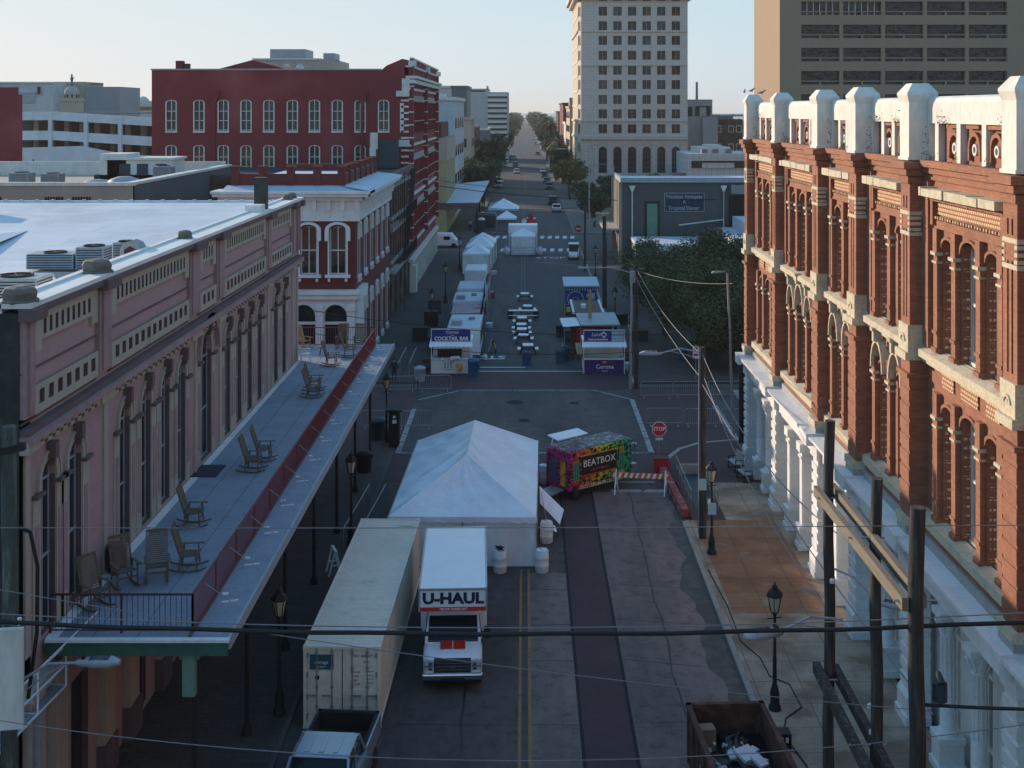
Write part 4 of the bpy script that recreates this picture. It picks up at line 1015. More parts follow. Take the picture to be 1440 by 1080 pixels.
b = MB(); b.bar((25.2,156.8,5.6),(19.5,156.8,4.9),.15,.15); b.tube((25.2,156.8,5.5),(25.2,156.8,9.3),.09,.09,8); b.build('downpipe', M['whitew'], gb, True)
b = MB(); b.box(15.2,156.88,2.6,17.1,156.99,7.9,0); b.box(15.5,156.84,3,16.8,156.9,7.6,1); b.build('window', [M['black'], M['ltgreen']], gb, True)
s_ = 11.09
def muralx(px): return (px-738)/s_
def muralz(py): return H-(py-155)/s_
b = MB(); x0,x1,z0,z1 = muralx(934),muralx(991),muralz(298),muralz(271)
b.box(x0,156.93,z0,x1,156.99,z1,0)
for q in ((x0,z0,x1,z0+.12),(x0,z1-.12,x1,z1),(x0,z0,x0+.12,z1),(x1-.12,z0,x1,z1)): b.box(q[0],156.9,q[1],q[2],156.94,q[3],1)
mp_ = b.build('mural_panel', [mat('mural_navy',(.02,.045,.075),.9,.3), mat('mural_faded_border',(.30,.29,.31),.9,.4)], gb, True)
wm_ = mat('mural_lettering',(.42,.42,.45),.9,.3)
xc = (x0+x1)/2
text('Nautical Antiques', .66, wm_, mp_, (xc,156.9,z1-.5), FACE_CAM, 'lettering', .01, .012, .96, world=True)
text('&', .55, wm_, mp_, (xc,156.9,(z0+z1)/2+.05), FACE_CAM, 'lettering', .01, .01, 1, world=True)
text('Tropical Decor', .66, wm_, mp_, (xc-.1,156.9,z0+.48), FACE_CAM, 'lettering', .01, .012, .96, world=True)
b = MB(); b.box(10.0,157,4.2,12.3,170,4.45,0); b.extr([(8.3,4.3),(12.2,4.3),(12.2,5.6)],'xz',169,169.3,0); b.box(12.0,158,.1,12.35,168,3.6,1); b.build('shop_canopy', [M['cream'], M['dark']], gb, True)
ac('wall_air_conditioner', 26.9,156.3,8.9,1.6,.8,1.1,'pale condenser fixed high on the dark grey wall',1)
MB().box(25.9,156.7,.2,29,156.98,8.6).build('recess', M['dark'], gb, True)
lb_ = thing('low_building', 'row of low white flat roofs in front of the dark grey building', 'building', (25,140,0))
b = MB(); b.box(13.5,137,0,24,156,3.2,0); b.box(13.3,136.8,3.2,24.2,156,3.55,1); b.box(24,134,0,46,156,4.2,0); b.box(23.8,133.7,4.2,46.2,156,4.7,1); b.box(26,145,4.7,36,155,6.2,1)
b.build('wall', [M['greymet'], M['roofw']], lb_, True)
for x,y,lb in ((30.5,138,'box unit at the left on the low white roof'),(33,137.5,'box unit in the middle of the low white roof')): ac('roof_condenser', x,y,4.7,1.6,1.2,1.2,lb,1)
# ============================================================ far right towers
tw = thing('office_tower', 'pale stone twelve storey tower with rows of square windows over tall arches', 'tower', (13.2,310,0))
S = 5.6
TX = lambda px: (px-738)/S
TZ = lambda py: H-(py-155)/S
FT = lambda u, v, z: (u, 310-v, z)
wx = [TX(px) for px in (847.5,868,888.5,909,929.5,950)]
wz = [TZ(py) for py in (16,36.5,57,78,99,119,140,160,181)] + [TZ(-4.5),TZ(-25)]
hs = [(x-1.05,x+1.05,z-1.12,z+1.12) for x in wx for z in wz] + [(x-1.02,x+1.02,TZ(243),TZ(206)) for x in wx]
M['tstone'] = brick('tower_limestone', (.58,.51,.46), (.61,.54,.49), (.42,.37,.33), 1.6, .75, .05, var=.12, bmp=.1)
M['tstoneL'] = brick('tower_brick_panels', (.52,.42,.30), (.55,.45,.33), (.42,.34,.25), .9, .5, .04, var=.12, bmp=.05)
b = MB(FT); xl, xr, zt = TX(817), TX(966.5), 52.0
b.wall(xl,xr,0,zt,hs,0,.45,0)
for x in wx: b.spandrel(x-1.02,x+1.02,TZ(206)-1.02,TZ(206),0,.4,0)
for py in (44.5,170,192,196,92): b.box(xl,0,TZ(py)-.12,xr,.3,TZ(py)+.12,0)
b.box(xl,0,TZ(193)-.5,xr,.6,TZ(193),0)
for x in [(wx[i]+wx[i+1])/2 for i in range(5)]+[wx[0]-1.8,wx[-1]+1.8]: b.box(x-.6,0,0,x+.6,.25,TZ(200),0); b.box(x-.75,0,TZ(203),x+.75,.4,TZ(200),0)
b.F = None
xc0 = 13.35
# chamfer face
b.quad((xl,310,0),(xc0,312.6,0),(xc0,312.6,zt),(xl,310,zt),0)
b.quad((xc0,312.6,0),(xc0,345,0),(xc0,345,zt),(xc0,312.6,zt),1)
b.quad((xr,310,0),(xr,345,0),(xr,345,zt),(xr,310,zt),0)
for py in (44.5,170,193): b.box(xc0-.35,312.6,TZ(py)-.25,xc0,345,TZ(py)+.2,0)
for k in range(11):
    z = TZ(181)+k*(TZ(160)-TZ(181)); b.box(xc0-.1,313,z-2.0,xc0+.1,345,z-1.35,0)
b.box(xc0-1.8,308.4,48.0,xr+1.6,346,49.4,0); b.box(xc0-1.1,309.2,47.1,xr+.9,345,48.0,0)
b.build('wall', [M['tstone'], M['tstoneL']], tw, True)
for x in wx:
    for z in wz:
        b = MB(FT); b.box(x-1.05,-.47,z-1.12,x+1.05,-.42,z+1.12,0); b.box(x-.04,-.42,z-1.12,x+.04,-.38,z+1.12,1); b.build('window', [M[rnd.choice(('glassB','glassB','glassD','glassC' if x>wx[2] else 'glassB'))], M['greymet']], tw, True)
    b = MB(FT); b.box(x-1.02,-.47,TZ(243),x+1.02,-.42,TZ(206),0)
    for q in (-.34,.34): b.box(x+q-.04,-.42,TZ(243),x+q+.04,-.36,TZ(206),1)
    for q in range(5): b.box(x-1.02,-.42,TZ(243)+q*1.3,x+1.02,-.36,TZ(243)+q*1.3+.1,1)
    b.build('arched_window', [M['glassB'], M['mauveD']], tw, True)
dvec = Vector((xc0-xl,2.6,0)).normalized(); mid = Vector(((xc0+xl)/2,311.3,0)); nrm = Vector((dvec.y*-1,dvec.x,0)); 
if nrm.y > 0: nrm = -nrm
def CH(u,v,z): p = mid+dvec*u+nrm*v; return (p.x,p.y,z)
for z in wz:
    b = MB(CH); b.box(-.55,.02,z-1.1,.55,.06,z+1.1,0); b.box(-.75,0,z-1.3,-.55,.12,z+1.3,1); b.box(.55,0,z-1.3,.75,.12,z+1.3,1); b.build('corner_window', [M['glassB'], M['cream']], tw, True)
b = MB(CH); b.lathe([(.1,0)],(0,0,0),3) if 0 else None
b.extr([(.8*math.cos(t*PI/8),TZ(207)+1.1*math.sin(t*PI/8)) for t in range(16)],'xz',0,.25,0)
b.extr([(-2,TZ(228)),(2,TZ(228)),(0,TZ(222))],'xz',0,.7,1); b.box(-1.8,0,TZ(230),1.8,.6,TZ(228),1); b.box(-1.7,0,0,-1.1,.5,TZ(230),1); b.box(1.1,0,0,1.7,.5,TZ(230),1); b.box(-1.1,.02,0,1.1,.06,TZ(232),2)
b.build('entrance', [M['ltgreen'], M['cream'], M['glassB']], tw, True)
# big brown tower
bt = thing('office_tower', 'huge brown concrete office tower with ribbon windows behind the brick building', 'tower', (44.3,215,0))
Sb = 8.1
BX = lambda px: (px-738)/Sb
BZ = lambda py: H-(py-155)/Sb
M['brownc'] = mat('ribbed_brown_concrete', (.34,.245,.165), .9, .2, 2, 6, stretch=(6,6,.2), bmp=.2)
FB = lambda u, v, z: (u, 215-v, z)
b = MB(FB); hs = []
lev = [py for py in (2+32.6*k for k in range(-3,5))]
wl_ = []
for py in lev[:]:
    for k in range(5):
        a = BX(1127+k*59); c = BX(1127+k*59+54); hs.append((a,c,BZ(py+19),BZ(py+0)))
b.wall(44.3,BX(1545),0,62,hs,0,.9,0)
for a,c,z0,z1 in hs:
    b.box(a,-.25,z0+.5,c,-.1,z0+.68,0); b.box((a+c)/2-.15,-.25,z0,(a+c)/2+.15,-.1,z0+.5,0)
b.F = None
b.quad((44.3,215,0),(44.3,239,0),(44.3,239,62),(44.3,215,62)); b.quad((44.3,239,0),(150,239,0),(150,239,62),(44.3,239,62)); b.quad((44.3,215,62),(150,215,62),(150,239,62),(44.3,239,62))
b.quad((BX(1545),215,0),(150,215,0),(150,215,62),(BX(1545),215,62))
b.build('wall', M['brownc'], bt, True)
for j,(a,c,z0,z1) in enumerate(hs):
    b = MB(FB); b.box(a,-.9,z0,c,-.86,z1,0)
    if BZ(10) > z0 and z0 > BZ(30) and j%5 < 2:
        for k in range(6): b.box(a+k*(c-a)/6,-.86,z0,a+k*(c-a)/6+.12,-.7,z1,1)
    b.build('ribbon_window', [M['glassR'], M['whitew']], bt, True)
# grey block, brick block, white panelled block between the towers
t = thing('grey_block', 'plain grey building with a dark top-floor opening right of the pale tower', 'building', (45,320,0))
b = MB(); S2 = 5.4; X2 = lambda px: (px-738)/S2; Z2 = lambda py: H-(py-155)/S2
b.box(X2(960),320,0,X2(1000),345,Z2(140),0); b.box(X2(965),319.8,Z2(163),X2(972),320,Z2(150),1); b.box(X2(976),319.8,Z2(163),X2(997),320,Z2(149),1); b.box(X2(982),319.7,Z2(163),X2(991),319.8,Z2(151),2); b.tube((X2(982),325,Z2(140)),(X2(982),325,Z2(115)),.35,.3,8,0); b.box(X2(985),318,0,X2(1006),320,Z2(165),0)
b.build('wall', [mat('pale_grey_render',(.36,.36,.37),.9,.2,.3,3), M['dark'], M['greymet']], t, True)
t = thing('brown_block', 'dark brown brick building with small white framed windows', 'building', (55,330,0))
b = MB(); b.box(X2(1006),330,0,X2(1052),350,Z2(168),0); b.box(X2(1006),329.6,Z2(164),X2(1052),331,Z2(161),1); b.box(X2(1010),332,Z2(168),X2(1040),345,Z2(163),1)
b.build('wall', [M['brickBrown'], M['greymet']], t, True)
for px in (1017,1035,1046):
    for py in (182,208): MB().box(X2(px-4),329.8,Z2(py+5),X2(px+4),330,Z2(py-5),0).box(X2(px-3),329.7,Z2(py+4),X2(px+3),329.8,Z2(py-4),1).build('window', [M['whitew'], M['glass']], t, True)
t = thing('white_block', 'low white tiled modern building with a dark ribbon window', 'building', (50,285,0))
S3 = 6.1; X3 = lambda px: (px-738)/S3; Z3 = lambda py: H-(py-155)/S3
b = MB(); b.box(X3(966),285,0,X3(1060),305,Z3(216),0); b.box(X3(972),284.8,Z3(236),X3(1060),285,Z3(226),1); b.box(X3(987),284.7,Z3(236),X3(1032),284.85,Z3(229),0)
b.box(X3(985),290,Z3(216),X3(1032),302,Z3(208),2); b.box(X3(1000),291,Z3(208),X3(1020),300,Z3(205),2)
b.build('wall', [brick('white_tiles',(.62,.64,.66),(.60,.62,.64),(.35,.37,.4),1.4,1.4,.06,off=0,var=.1), M['glassB'], M['whitew']], t, True)
for k,(x,y) in enumerate(((X3(992),287),(X3(1008),288),(X3(1026),287))): ac('roof_condenser', x,y,Z3(216),1.5,1.2,.9,('small unit at the left','small unit in the middle','small unit at the right')[k]+' of the white tiled building roof')
# street walls down the avenue
def block(name, lb, x0, x1, y0, y1, z, m, mw=None, fl=3.6, wins_=True, face=1, cat='building', front=True, ww=1.5, sp=3.2, top=None):
    t = thing(name, lb, cat, ((x0+x1)/2,(y0+y1)/2,0))
    b = MB(); b.box(x0,y0,0,x1,y1,z,0); b.box(x0-.3,y0-.3,z,x1+.3,y0+.3,z+.6,1); xf = x1 if face>0 else x0
    b.box(xf-.3,y0,z,xf+.3,y1,z+.6,1)
    if top: b.box(x0+(x1-x0)*top[0],y0+2,z,x0+(x1-x0)*top[1],y0+8,z+top[2],1)
    b.build('wall', [m, mw or m], t, True)
    if wins_:
        k = 0; zz = 1.2; per = max(1,int((z-3.2)/fl)+1); sp = max(sp, (y1-y0-3)*per/60)
        while zz+2 < z and k < 90:
            y = y0+1.5
            while y < y1-1.5 and k < 90: MB().box(xf-.06,y,zz,xf+.06,y+ww,zz+1.9).build('window', M['glassB'], t, True); y += sp; k += 1
            if front:
                x = x0+1.5
                while x < x1-1.5 and k < 95: MB().box(x,y0-.05,zz,x+ww,y0+.05,zz+1.9).build('window', M['glassB'], t, True); x += sp; k += 1
            zz += fl
    return t
M['ygreen'] = mat('yellow_green_tile', (.40,.40,.20), .7, .2, .5, 3, stretch=(1,1,1))
M['beige'] = mat('beige_wall', (.42,.36,.30), .9, .2, .3, 3)
M['wgrey'] = mat('white_stained_wall', (.52,.55,.58), .85, .25, .25, 2, c2=(.38,.36,.34), lo=.6, hi=.7)
M['bluegrey'] = mat('slate_grey_wall', (.12,.15,.19), .8, .15, .3, 3)
M['hotel'] = mat('pale_concrete', (.42,.43,.43), .8, .15, .3, 3)
yb = thing('yellow_building', 'yellow-green tiled corner building with a white band at its top', 'building', (-20,205,0))
b = MB(); b.box(-40,194,0,-12.3,218,11.5,0); b.box(-40,193.9,11.5,-12.2,218,15.0,1); b.box(-40,193.5,0,-14.6,194,11.3,2); b.box(-16,196,14.9,-13.2,214,17.5,3); b.quad((-40,194,15.05),(-12.4,194,15.05),(-12.4,218,15.05),(-40,218,15.05),1)
b.build('wall', [M['ygreen'], M['cream'], M['beige'], M['maroon']], yb, True)
b = MB()
for k in range(12): b.box(-12.32,195+k*1.9,1,-12.24,195+k*1.9+.12,11.4)
for z in (3.8,7.4,11.2): b.box(-12.34,194,z,-12.22,218,z+.12)
b.build('tile_joint', M['beige'], yb, True)
cn = thing('street_canopy', 'wide pale blue metal canopy over the corner pavement', 'canopy', (-11,206,0))
b = MB(); b.loft([[(-16.5,194,4.5),(-7.2,194,4.9),(-7.2,194,5.1),(-16.5,194,4.7)],[(-13,230,5.6),(-6.6,230,6.2),(-6.6,230,6.4),(-13,230,5.8)]],0); b.box(-16.5,193.7,4.0,-7.2,194,4.9,1); b.build('canopy_roof', [M['roofw2'], M['mauveD']], cn, True)
for y in (194.5,206,218,229): MB().tube((-7.5,y,0.1),(-7.5,y,5),.12,.12,8).build('post', M['black'], cn, True)
block('white_building','tall stained white building with painted cornice behind the yellow one',-32,-12.4,219,252,21.2,M['wgrey'],M['whitew'],5,True,1,front=False,ww=4.5,sp=8,top=(.2,.9,1.2))
block('beige_building','beige three storey building with small front window beyond the white one',-26,-11.9,276,292,17.3,M['beige'],M['cream'],5,top=(.1,.5,.6),sp=5)
block('brick_building','narrow brown brick shop row behind the street trees on the left',-26,-12,292,330,15.2,M['brickBrown'],M['beige'],4.5,sp=5)
block('white_building','large white windowless building behind the stained one',-46,-19.5,330,360,25.4,M['wgrey'],M['whitew'],5,False)
block('slate_building','dark slate coloured slab building far down the avenue',-19.4,-15.4,330,352,25.4,M['bluegrey'],None,5,False)
ht = thing('hotel_block', 'pale hotel with stacked balconies closing the left side of the avenue', 'hotel', (-20,470,0))
S4 = 3.7; X4 = lambda px:(px-738)/S4; Z4 = lambda py:H-(py-155)/S4
b = MB(); b.box(X4(650),470,0,X4(714.5),500,Z4(129.5),0)
for k in range(8): b.box(X4(686),469,Z4(132+k*7.5)-.9,X4(713),470.1,Z4(132+k*7.5)-.1,1); b.box(X4(686),469.8,Z4(132+k*7.5)-1.6,X4(713),470.05,Z4(132+k*7.5)-.95,2)
b.box(X4(613),480,0,X4(686),500,Z4(124),0); b.box(X4(635),480,Z4(124),X4(654),490,Z4(120),0); b.box(X4(683),480,Z4(126),X4(685),490,Z4(120),0)
for q in ((614,629),(658,681)): b.box(X4(q[0]),479.8,Z4(128.5),X4(q[1]),480,Z4(126),2)
b.build('wall', [M['hotel'], M['whitew'], M['glassB']], ht, True)
block('grey_building','small grey building with a white stripe among the left street trees',-16.5,-12,400,430,13,M['bluegrey'],M['whitew'],4,False)
block('cream_building','sunlit cream building with banded floors beside the pale tower',12.6,30,347,375,20.0,M['tstoneL'],M['cream'],4,face=-1,top=(.0,.4,3),sp=3.5)
block('brick_building','narrow brick building seen edge-on beyond the cream one',12.4,26,400,440,21.3,M['brickD'],M['brickBrown'],4,False,-1)
block('white_building','narrow white shop wall beyond the cream building',12.5,24,377,398,15.2,M['wgrey'],M['whitew'],4,False,-1)
block('brick_building','low brick building at the far right of the avenue',13,26,470,520,18.5,M['brickBrown'],None,4,False,-1)
# far left group
M['gback'] = mat('garage_back_wall', (.10,.075,.055), .9, .5, .3, 1)
gr = thing('parking_garage', 'white concrete parking garage with open dark decks in the left background', 'garage', (-70,200,0))
S5 = 8.7; X5 = lambda px:(px-738)/S5; Z5 = lambda py:H-(py-155)/S5
b = MB(); xa, xb, xm = X5(15), X5(222), X5(120)
def slope(px): return (max(0,px-75))*.06
for py,h in ((157,12),(184,13),(211,12)):
    xs_ = [15,75,120,168,222]
    for i in range(4):
        p0,p1 = xs_[i],xs_[i+1]
        v = [(X5(p0),Z5(py+h+slope(p0))),(X5(p1),Z5(py+h+slope(p1))),(X5(p1),Z5(py+slope(p1))),(X5(p0),Z5(py+slope(p0)))]
        b.extr(v,'xz',200,200.4,0); b.extr([(v[0][0],v[0][1]+.05),(v[1][0],v[1][1]+.05),(v[1][0],v[1][1]+.4),(v[0][0],v[0][1]+.4)],'xz',200.4,230,1)
for px in (27,71,121,169): b.box(X5(px-2.5),199.7,0,X5(px+2.5),200.5,Z5(158+slope(px)),0)
for px in range(30,220,22):
    b.box(X5(px),205,0,X5(px)+.8,206,Z5(168),2)
b.box(X5(-40),207,0,xb,207.5,Z5(169),5); b.box(X5(75),204,Z5(160),xb,229,Z5(158),3); b.extr([(X5(15),0),(X5(165),0),(X5(165),Z5(214)),(X5(118),Z5(205)),(X5(15),Z5(208))],'xz',198,199,0); b.box(X5(58),197.9,Z5(245),X5(67),198,Z5(236),4)
b.build('deck', [M['white'], M['concrete'], M['beige'], M['bluegrey'], M['dark'], M['gback']], gr, True)
def bgb(name, lb, px0, px1, pt, Y, m, d=15, extra=None):
    s = 1740/Y; t = thing(name, lb, 'building', ((px0-738)/s, Y, 0)); b = MB()
    b.box((px0-738)/s,Y,0,(px1-738)/s,Y+d,H-(pt-155)/s,0)
    if extra:
        for q in extra: b.box((q[0]-738)/s,Y+q[4],H-(q[3]-155)/s,(q[1]-738)/s,Y+q[4]+q[5],H-(q[2]-155)/s,q[6])
    b.build('wall', [m, M['greymet'], M['dark'], M['whitew'], M['glassB']], t, True); return t
bgb('white_building','white building with pipes on its wall above the parking garage',-10,75,115.5,262,M['wgrey'],12,[(-10,60,130,132,-.3,.3,1),(-10,75,115,117,-.4,.5,3),(54,57,122,132,-.6,.6,2),(30,50,135,145,-.2,.2,1)])
bgb('beige_building','plain beige slab behind the small domed tower',75,119,115,270,M['beige'],12,[(104,136,117,118.2,4,.4,2)])
bgb('grey_building','grey ribbed box building left of the tall red one',119.5,168.5,122,266,mat('ribbed_grey_cladding',(.23,.26,.30),.7,.15,1,3,stretch=(5,5,.2)),14)
bgb('far_building','pale low building with a small dome near the horizon',168,260,142,640,M['hotel'],20,[(170,213,150,155,-.5,.5,2)])
t = thing('far_dome', 'small pale dome on the far low building', 'dome', ((193-738)/2.72,650,H+4)); MB().lathe([(3.2,0),(3.1,1),(2.4,2.2),(1.2,3),(.2,3.3)],(0,0,0),14).build('dome_shell', M['hotel'], t)
t = bgb('brick_building','red brick building cut by the left edge of the picture',-60,24,133,150,M['brickRed'],1.6,[(-60,20,122,134,.3,1,0),(-60,24,121.5,123,.2,1,1)])
t = bgb('far_building','beige building with three blind arches rising behind the red roof',355,468,83,215,M['beige'],20,[(373,424,67.5,84,4,8,1),(452,468,74,84,2,6,1),(355,452,82,84,-.2,.3,3)])
b = MB(lambda u,v,z:(u,215-v,z)); s = 1740/215
for px in (383,403,422): b.arch((px-738)/s,0,.75,H-(96-155)/s,0,.2,0,10); b.box((px-738)/s-.75,0,H-(100-155)/s,(px-738)/s+.75,.2,H-(96-155)/s)
b.build('blind_arch', M['whitew'], t, True)
for k,px in enumerate((640,)): pass
# domed church turret
s = 1740/235; cx, cz = (101-738)/s, lambda py: H-(py-155)/s
t = thing('church_tower', 'stone turret with a small ribbed dome and statue above the parking garage', 'church tower', (cx,235,0))
b = MB(); b.cbox(0,0,cz(160)/2,3.4,3.4,cz(160)+6); b.cbox(0,0,cz(141),3.8,3.8,.4); b.build('tower_shaft', M['cream'], t)
b = MB(); b.lathe([(1.25,cz(140)),(1.2,cz(133)),(1.45,cz(132.5)),(1.4,cz(131))],(0,0,0),8)
for k in range(8): b.cbox(1.15*math.cos(k*PI/4+.39),1.15*math.sin(k*PI/4+.39),cz(136),.25,.25,1.6,1)
b.build('belfry', [M['stone'], M['dark']], t)
MB().lathe([(1.4,cz(131)),(1.35,cz(128)),(1.0,cz(124)),(.45,cz(121)),(.2,cz(120))],(0,0,0),12).build('dome', M['greystone'], t)
b = MB(); b.lathe([(.45,cz(120)),(.5,cz(119)),(.2,cz(117.5)),(.22,cz(114)),(.32,cz(111)),(.2,cz(108)),(.15,cz(107)),(.2,cz(105.5)),(.05,cz(104))],(0,0,0),8); b.bar((0,0,cz(111)),(.5,0,cz(109)),.12,.12); b.build('statue', M['bluegrey'], t)
# ============================================================ white tent marquee
tt = thing('marquee_tent', 'large white hip-roofed marquee tent with closed walls in the middle of the street', 'tent', (-2.55, 58.8, 0), R(-1.0))
L2, Wd, e, rg = 6.1, 3.15, 2.12, 3.95
def cloth_tri(b, pts, n, amp, seed, m=0):
    """subdivided patch between 3 or 4 corner points, sagging and wrinkled"""
    r = random.Random(seed); A,B,C,D = [Vector(p) for p in (pts if len(pts)==4 else (pts[0],pts[1],pts[2],pts[2]))]
    nn = (B-A).cross(D-A if len(pts)==4 else C-A).normalized(); ph = [r.uniform(0,6) for _ in range(6)]
    vs = []
    for i in range(n+1):
        for j in range(n+1):
            u, v = i/n, j/n
            p = (A*(1-u)+B*u)*(1-v)+(D*(1-u)+C*u)*v
            w_ = math.sin(PI*u)*math.sin(PI*v)
            d = -amp*w_ + amp*.22*w_*(math.sin(9*u+3*v+ph[0])+.7*math.sin(17*v-5*u+ph[1])+.5*math.sin(31*u+11*v+ph[2]))
            vs.append(tuple(p+nn*d))
    b.add(vs, [(i*(n+1)+j,(i+1)*(n+1)+j,(i+1)*(n+1)+j+1,i*(n+1)+j+1) for i in range(n) for j in range(n)], m, True)
b = MB(); hp = 3.0
f0, f1 = (0,-L2+hp,rg), (0,L2-hp,rg)
c = [(-Wd,-L2,e),(Wd,-L2,e),(Wd,L2,e),(-Wd,L2,e)]
cloth_tri(b, (c[0],c[1],f0), 26, .20, 1); cloth_tri(b, (c[2],c[3],f1), 14, .09, 2)
for s, ca, cb in ((1,c[1],c[2]),(-1,c[0],c[3])):
    for k in range(4):
        t0, t1 = k/4, (k+1)/4
        lo0 = [ca[i]*(1-t0)+cb[i]*t0 for i in range(3)]; lo1 = [ca[i]*(1-t1)+cb[i]*t1 for i in range(3)]
        hi0 = [f0[i]*(1-t0)+f1[i]*t0 for i in range(3)]; hi1 = [f0[i]*(1-t1)+f1[i]*t1 for i in range(3)]
        cloth_tri(b, (lo0,lo1,hi1,hi0) if s>0 else (lo1,lo0,hi0,hi1), 16, .24, 3+k+s)
b.build('canopy', M['tent'], tt)
b = MB()
for p, q in ((c[0],c[1]),(c[1],c[2]),(c[2],c[3]),(c[3],c[0])):
    n = 12
    for k in range(n):
        a0 = [p[i]*(1-k/n)+q[i]*k/n for i in range(3)]; a1 = [p[i]*(1-(k+1)/n)+q[i]*(k+1)/n for i in range(3)]
        mm = [(a0[i]+a1[i])/2 for i in range(3)]
        for s_, t_ in ((a0,mm),(mm,a1)):
            z0 = .20 if s_ is a0 else .27; z1 = .27 if s_ is a0 else .20
            b.quad((s_[0]*1.012,s_[1]*1.008,e+.02),(t_[0]*1.012,t_[1]*1.008,e+.02),(t_[0]*1.012,t_[1]*1.008,e-z1),(s_[0]*1.012,s_[1]*1.008,e-z0))
b.build('valance', M['tent'], tt)
b = MB()
def wav(b, p, q, n, z0, z1, amp, ph):
    p = Vector(p); q = Vector(q); d = (q-p); nn = Vector((-d.y,d.x,0)).normalized(); vs = []; m_ = 7
    for j in range(m_+1):
        for i in range(n+1):
            a = p+d*i/n; t = i/n*d.length; v = j/m_
            o = amp*(math.sin(t*2.3+ph+v*1.3)+.5*math.sin(t*5.1+ph*2-v*2)+.35*math.sin(t*11+v*4))*(.35+.65*math.sin(PI*min(1,v+.15)))
            vs.append((a.x+nn.x*o,a.y+nn.y*o,z0+(z1-z0)*v))
    b.add(vs, [(j*(n+1)+i,j*(n+1)+i+1,(j+1)*(n+1)+i+1,(j+1)*(n+1)+i) for j in range(m_) for i in range(n)], 0, True)
wav(b,(-Wd+.04,-L2+.04),(Wd-.04,-L2+.04),60,.02,e,.035,0); wav(b,(Wd-.04,-L2+.04),(Wd-.04,L2-.04),100,.02,e,.04,1)
wav(b,(Wd-.04,L2-.04),(-Wd+.04,L2-.04),60,.02,e,.03,2); wav(b,(-Wd+.04,L2-.04),(-Wd+.04,-L2+.04),100,.02,e,.04,3)
b.build('side_wall', M['vinylwall'], tt)
for k,(x,y) in enumerate(((-Wd,-L2),(Wd,-L2),(Wd,L2),(-Wd,L2),(0,-L2))): MB().tube((x,y,0),(x,y,e),.03,.03,8).build('pole', M['steel'], tt)
# loose flap on the right
t = thing('tent_flap', 'loose pale canvas flap propped against the side of the white marquee', 'canvas', (1.25,57.4,0), 0)
b = MB(); cloth_tri(b,((-.55,-.9,1.5),(.35,-.8,.5),(.6,1.0,.6),(-.55,1.4,1.6)),10,.12,9); cloth_tri(b,((-.5,-1.6,.7),(.2,-1.7,.45),(.15,-1.0,.5),(-.5,-1.0,.8)),6,.08,11); b.build('canvas', M['tent'], t)
b = MB(); b.tube((-.1,-1.3,0),(-.5,-.6,1.9),.015,.015,6); b.tube((.3,-.7,0),(.35,-.8,.5),.015,.015,6); b.build('strut', M['steel'], t)
# water barrels
def barrel(x, y, lb, top=None):
    t = thing('water_barrel', lb, 'barrel', (x,y,0), rnd.uniform(0,3), 'white ballast barrels round the marquee')
    MB().lathe([(.25,0),(.285,.04),(.29,.28),(.30,.30),(.30,.33),(.29,.35),(.29,.6),(.30,.62),(.30,.65),(.29,.67),(.285,.88),(.25,.93),(.25,.94),(.22,.93)],(0,0,0),24).build('drum', M['plastic'], t)
    MB().lathe([(.04,.93),(.04,.96)],(.12,0,0),10).lathe([(.03,.93),(.03,.95)],(-.12,0,0),10).build('bung', M['greymet'], t)
    return t
barrel(-1.05,52.1,'white water barrel with a black strap heap on its lid before the tent')
barrel(.72,52.15,'white water barrel at the near right corner of the tent')
barrel(.98,55.7,'white water barrel under the loose flap beside the tent')
barrel(1.0,64.6,'white water barrel between the marquee and the colourful trailer')
b = MB(); 
for k in range(6): b.path([(rnd.uniform(-.2,.2),rnd.uniform(-.2,.2),.96+rnd.uniform(0,.12)) for _ in range(6)], .018, 5)
o = tag(b.build('strap_heap', M['black']), 'black strap heap lying on the lid of a white barrel', 'straps'); o.location = (-1.05,52.1,0)
# ============================================================ shipping container
ct = thing('shipping_container', 'long cream shipping container parked at the left kerb with its doors towards the camera', 'container', (-5.75,38.9,0), R(-1.0))
cw, ch, cl = 1.22, 2.59, 12.19
b = MB()
# corrugated sides
def corr(b, x, y0, y1, z0, z1, s):
    n = int((y1-y0)/.28); 
    for k in range(n):
        a = y0+k*(y1-y0)/n; d = (y1-y0)/n; pr = [(0,a),(0,a+d*.25),(.036,a+d*.36),(.036,a+d*.86),(0,a+d)]
        for i in range(4):
            (p,q),(r_,t_) = pr[i],pr[i+1]; b.quad((x-s*p,q,z0),(x-s*r_,t_,z0),(x-s*r_,t_,z1),(x-s*p,q,z1))
corr(b, cw-.02, .1, cl-.1, .2, ch-.08, 1); corr(b, -cw+.02, .1, cl-.1, .2, ch-.08, -1)
n = 58
for k in range(n):
    a = .12+k*(cl-.24)/n; d = (cl-.24)/n
    b.quad((-cw+.05,a,ch-.02),(cw-.05,a,ch-.02),(cw-.05,a+d*.3,ch-.02),(-cw+.05,a+d*.3,ch-.02)); b.quad((-cw+.05,a+d*.3,ch-.02),(cw-.05,a+d*.3,ch-.02),(cw-.05,a+d*.45,ch-.045),(-cw+.05,a+d*.45,ch-.045))
    b.quad((-cw+.05,a+d*.45,ch-.045),(cw-.05,a+d*.45,ch-.045),(cw-.05,a+d*.85,ch-.045),(-cw+.05,a+d*.85,ch-.045)); b.quad((-cw+.05,a+d*.85,ch-.045),(cw-.05,a+d*.85,ch-.045),(cw-.05,a+d,ch-.02),(-cw+.05,a+d,ch-.02))
b.quad((-cw+.05,cl-.05,.15),(cw-.05,cl-.05,.15),(cw-.05,cl-.05,ch-.02),(-cw+.05,cl-.05,ch-.02))
b.build('panels', M['contain'], ct)
b = MB()
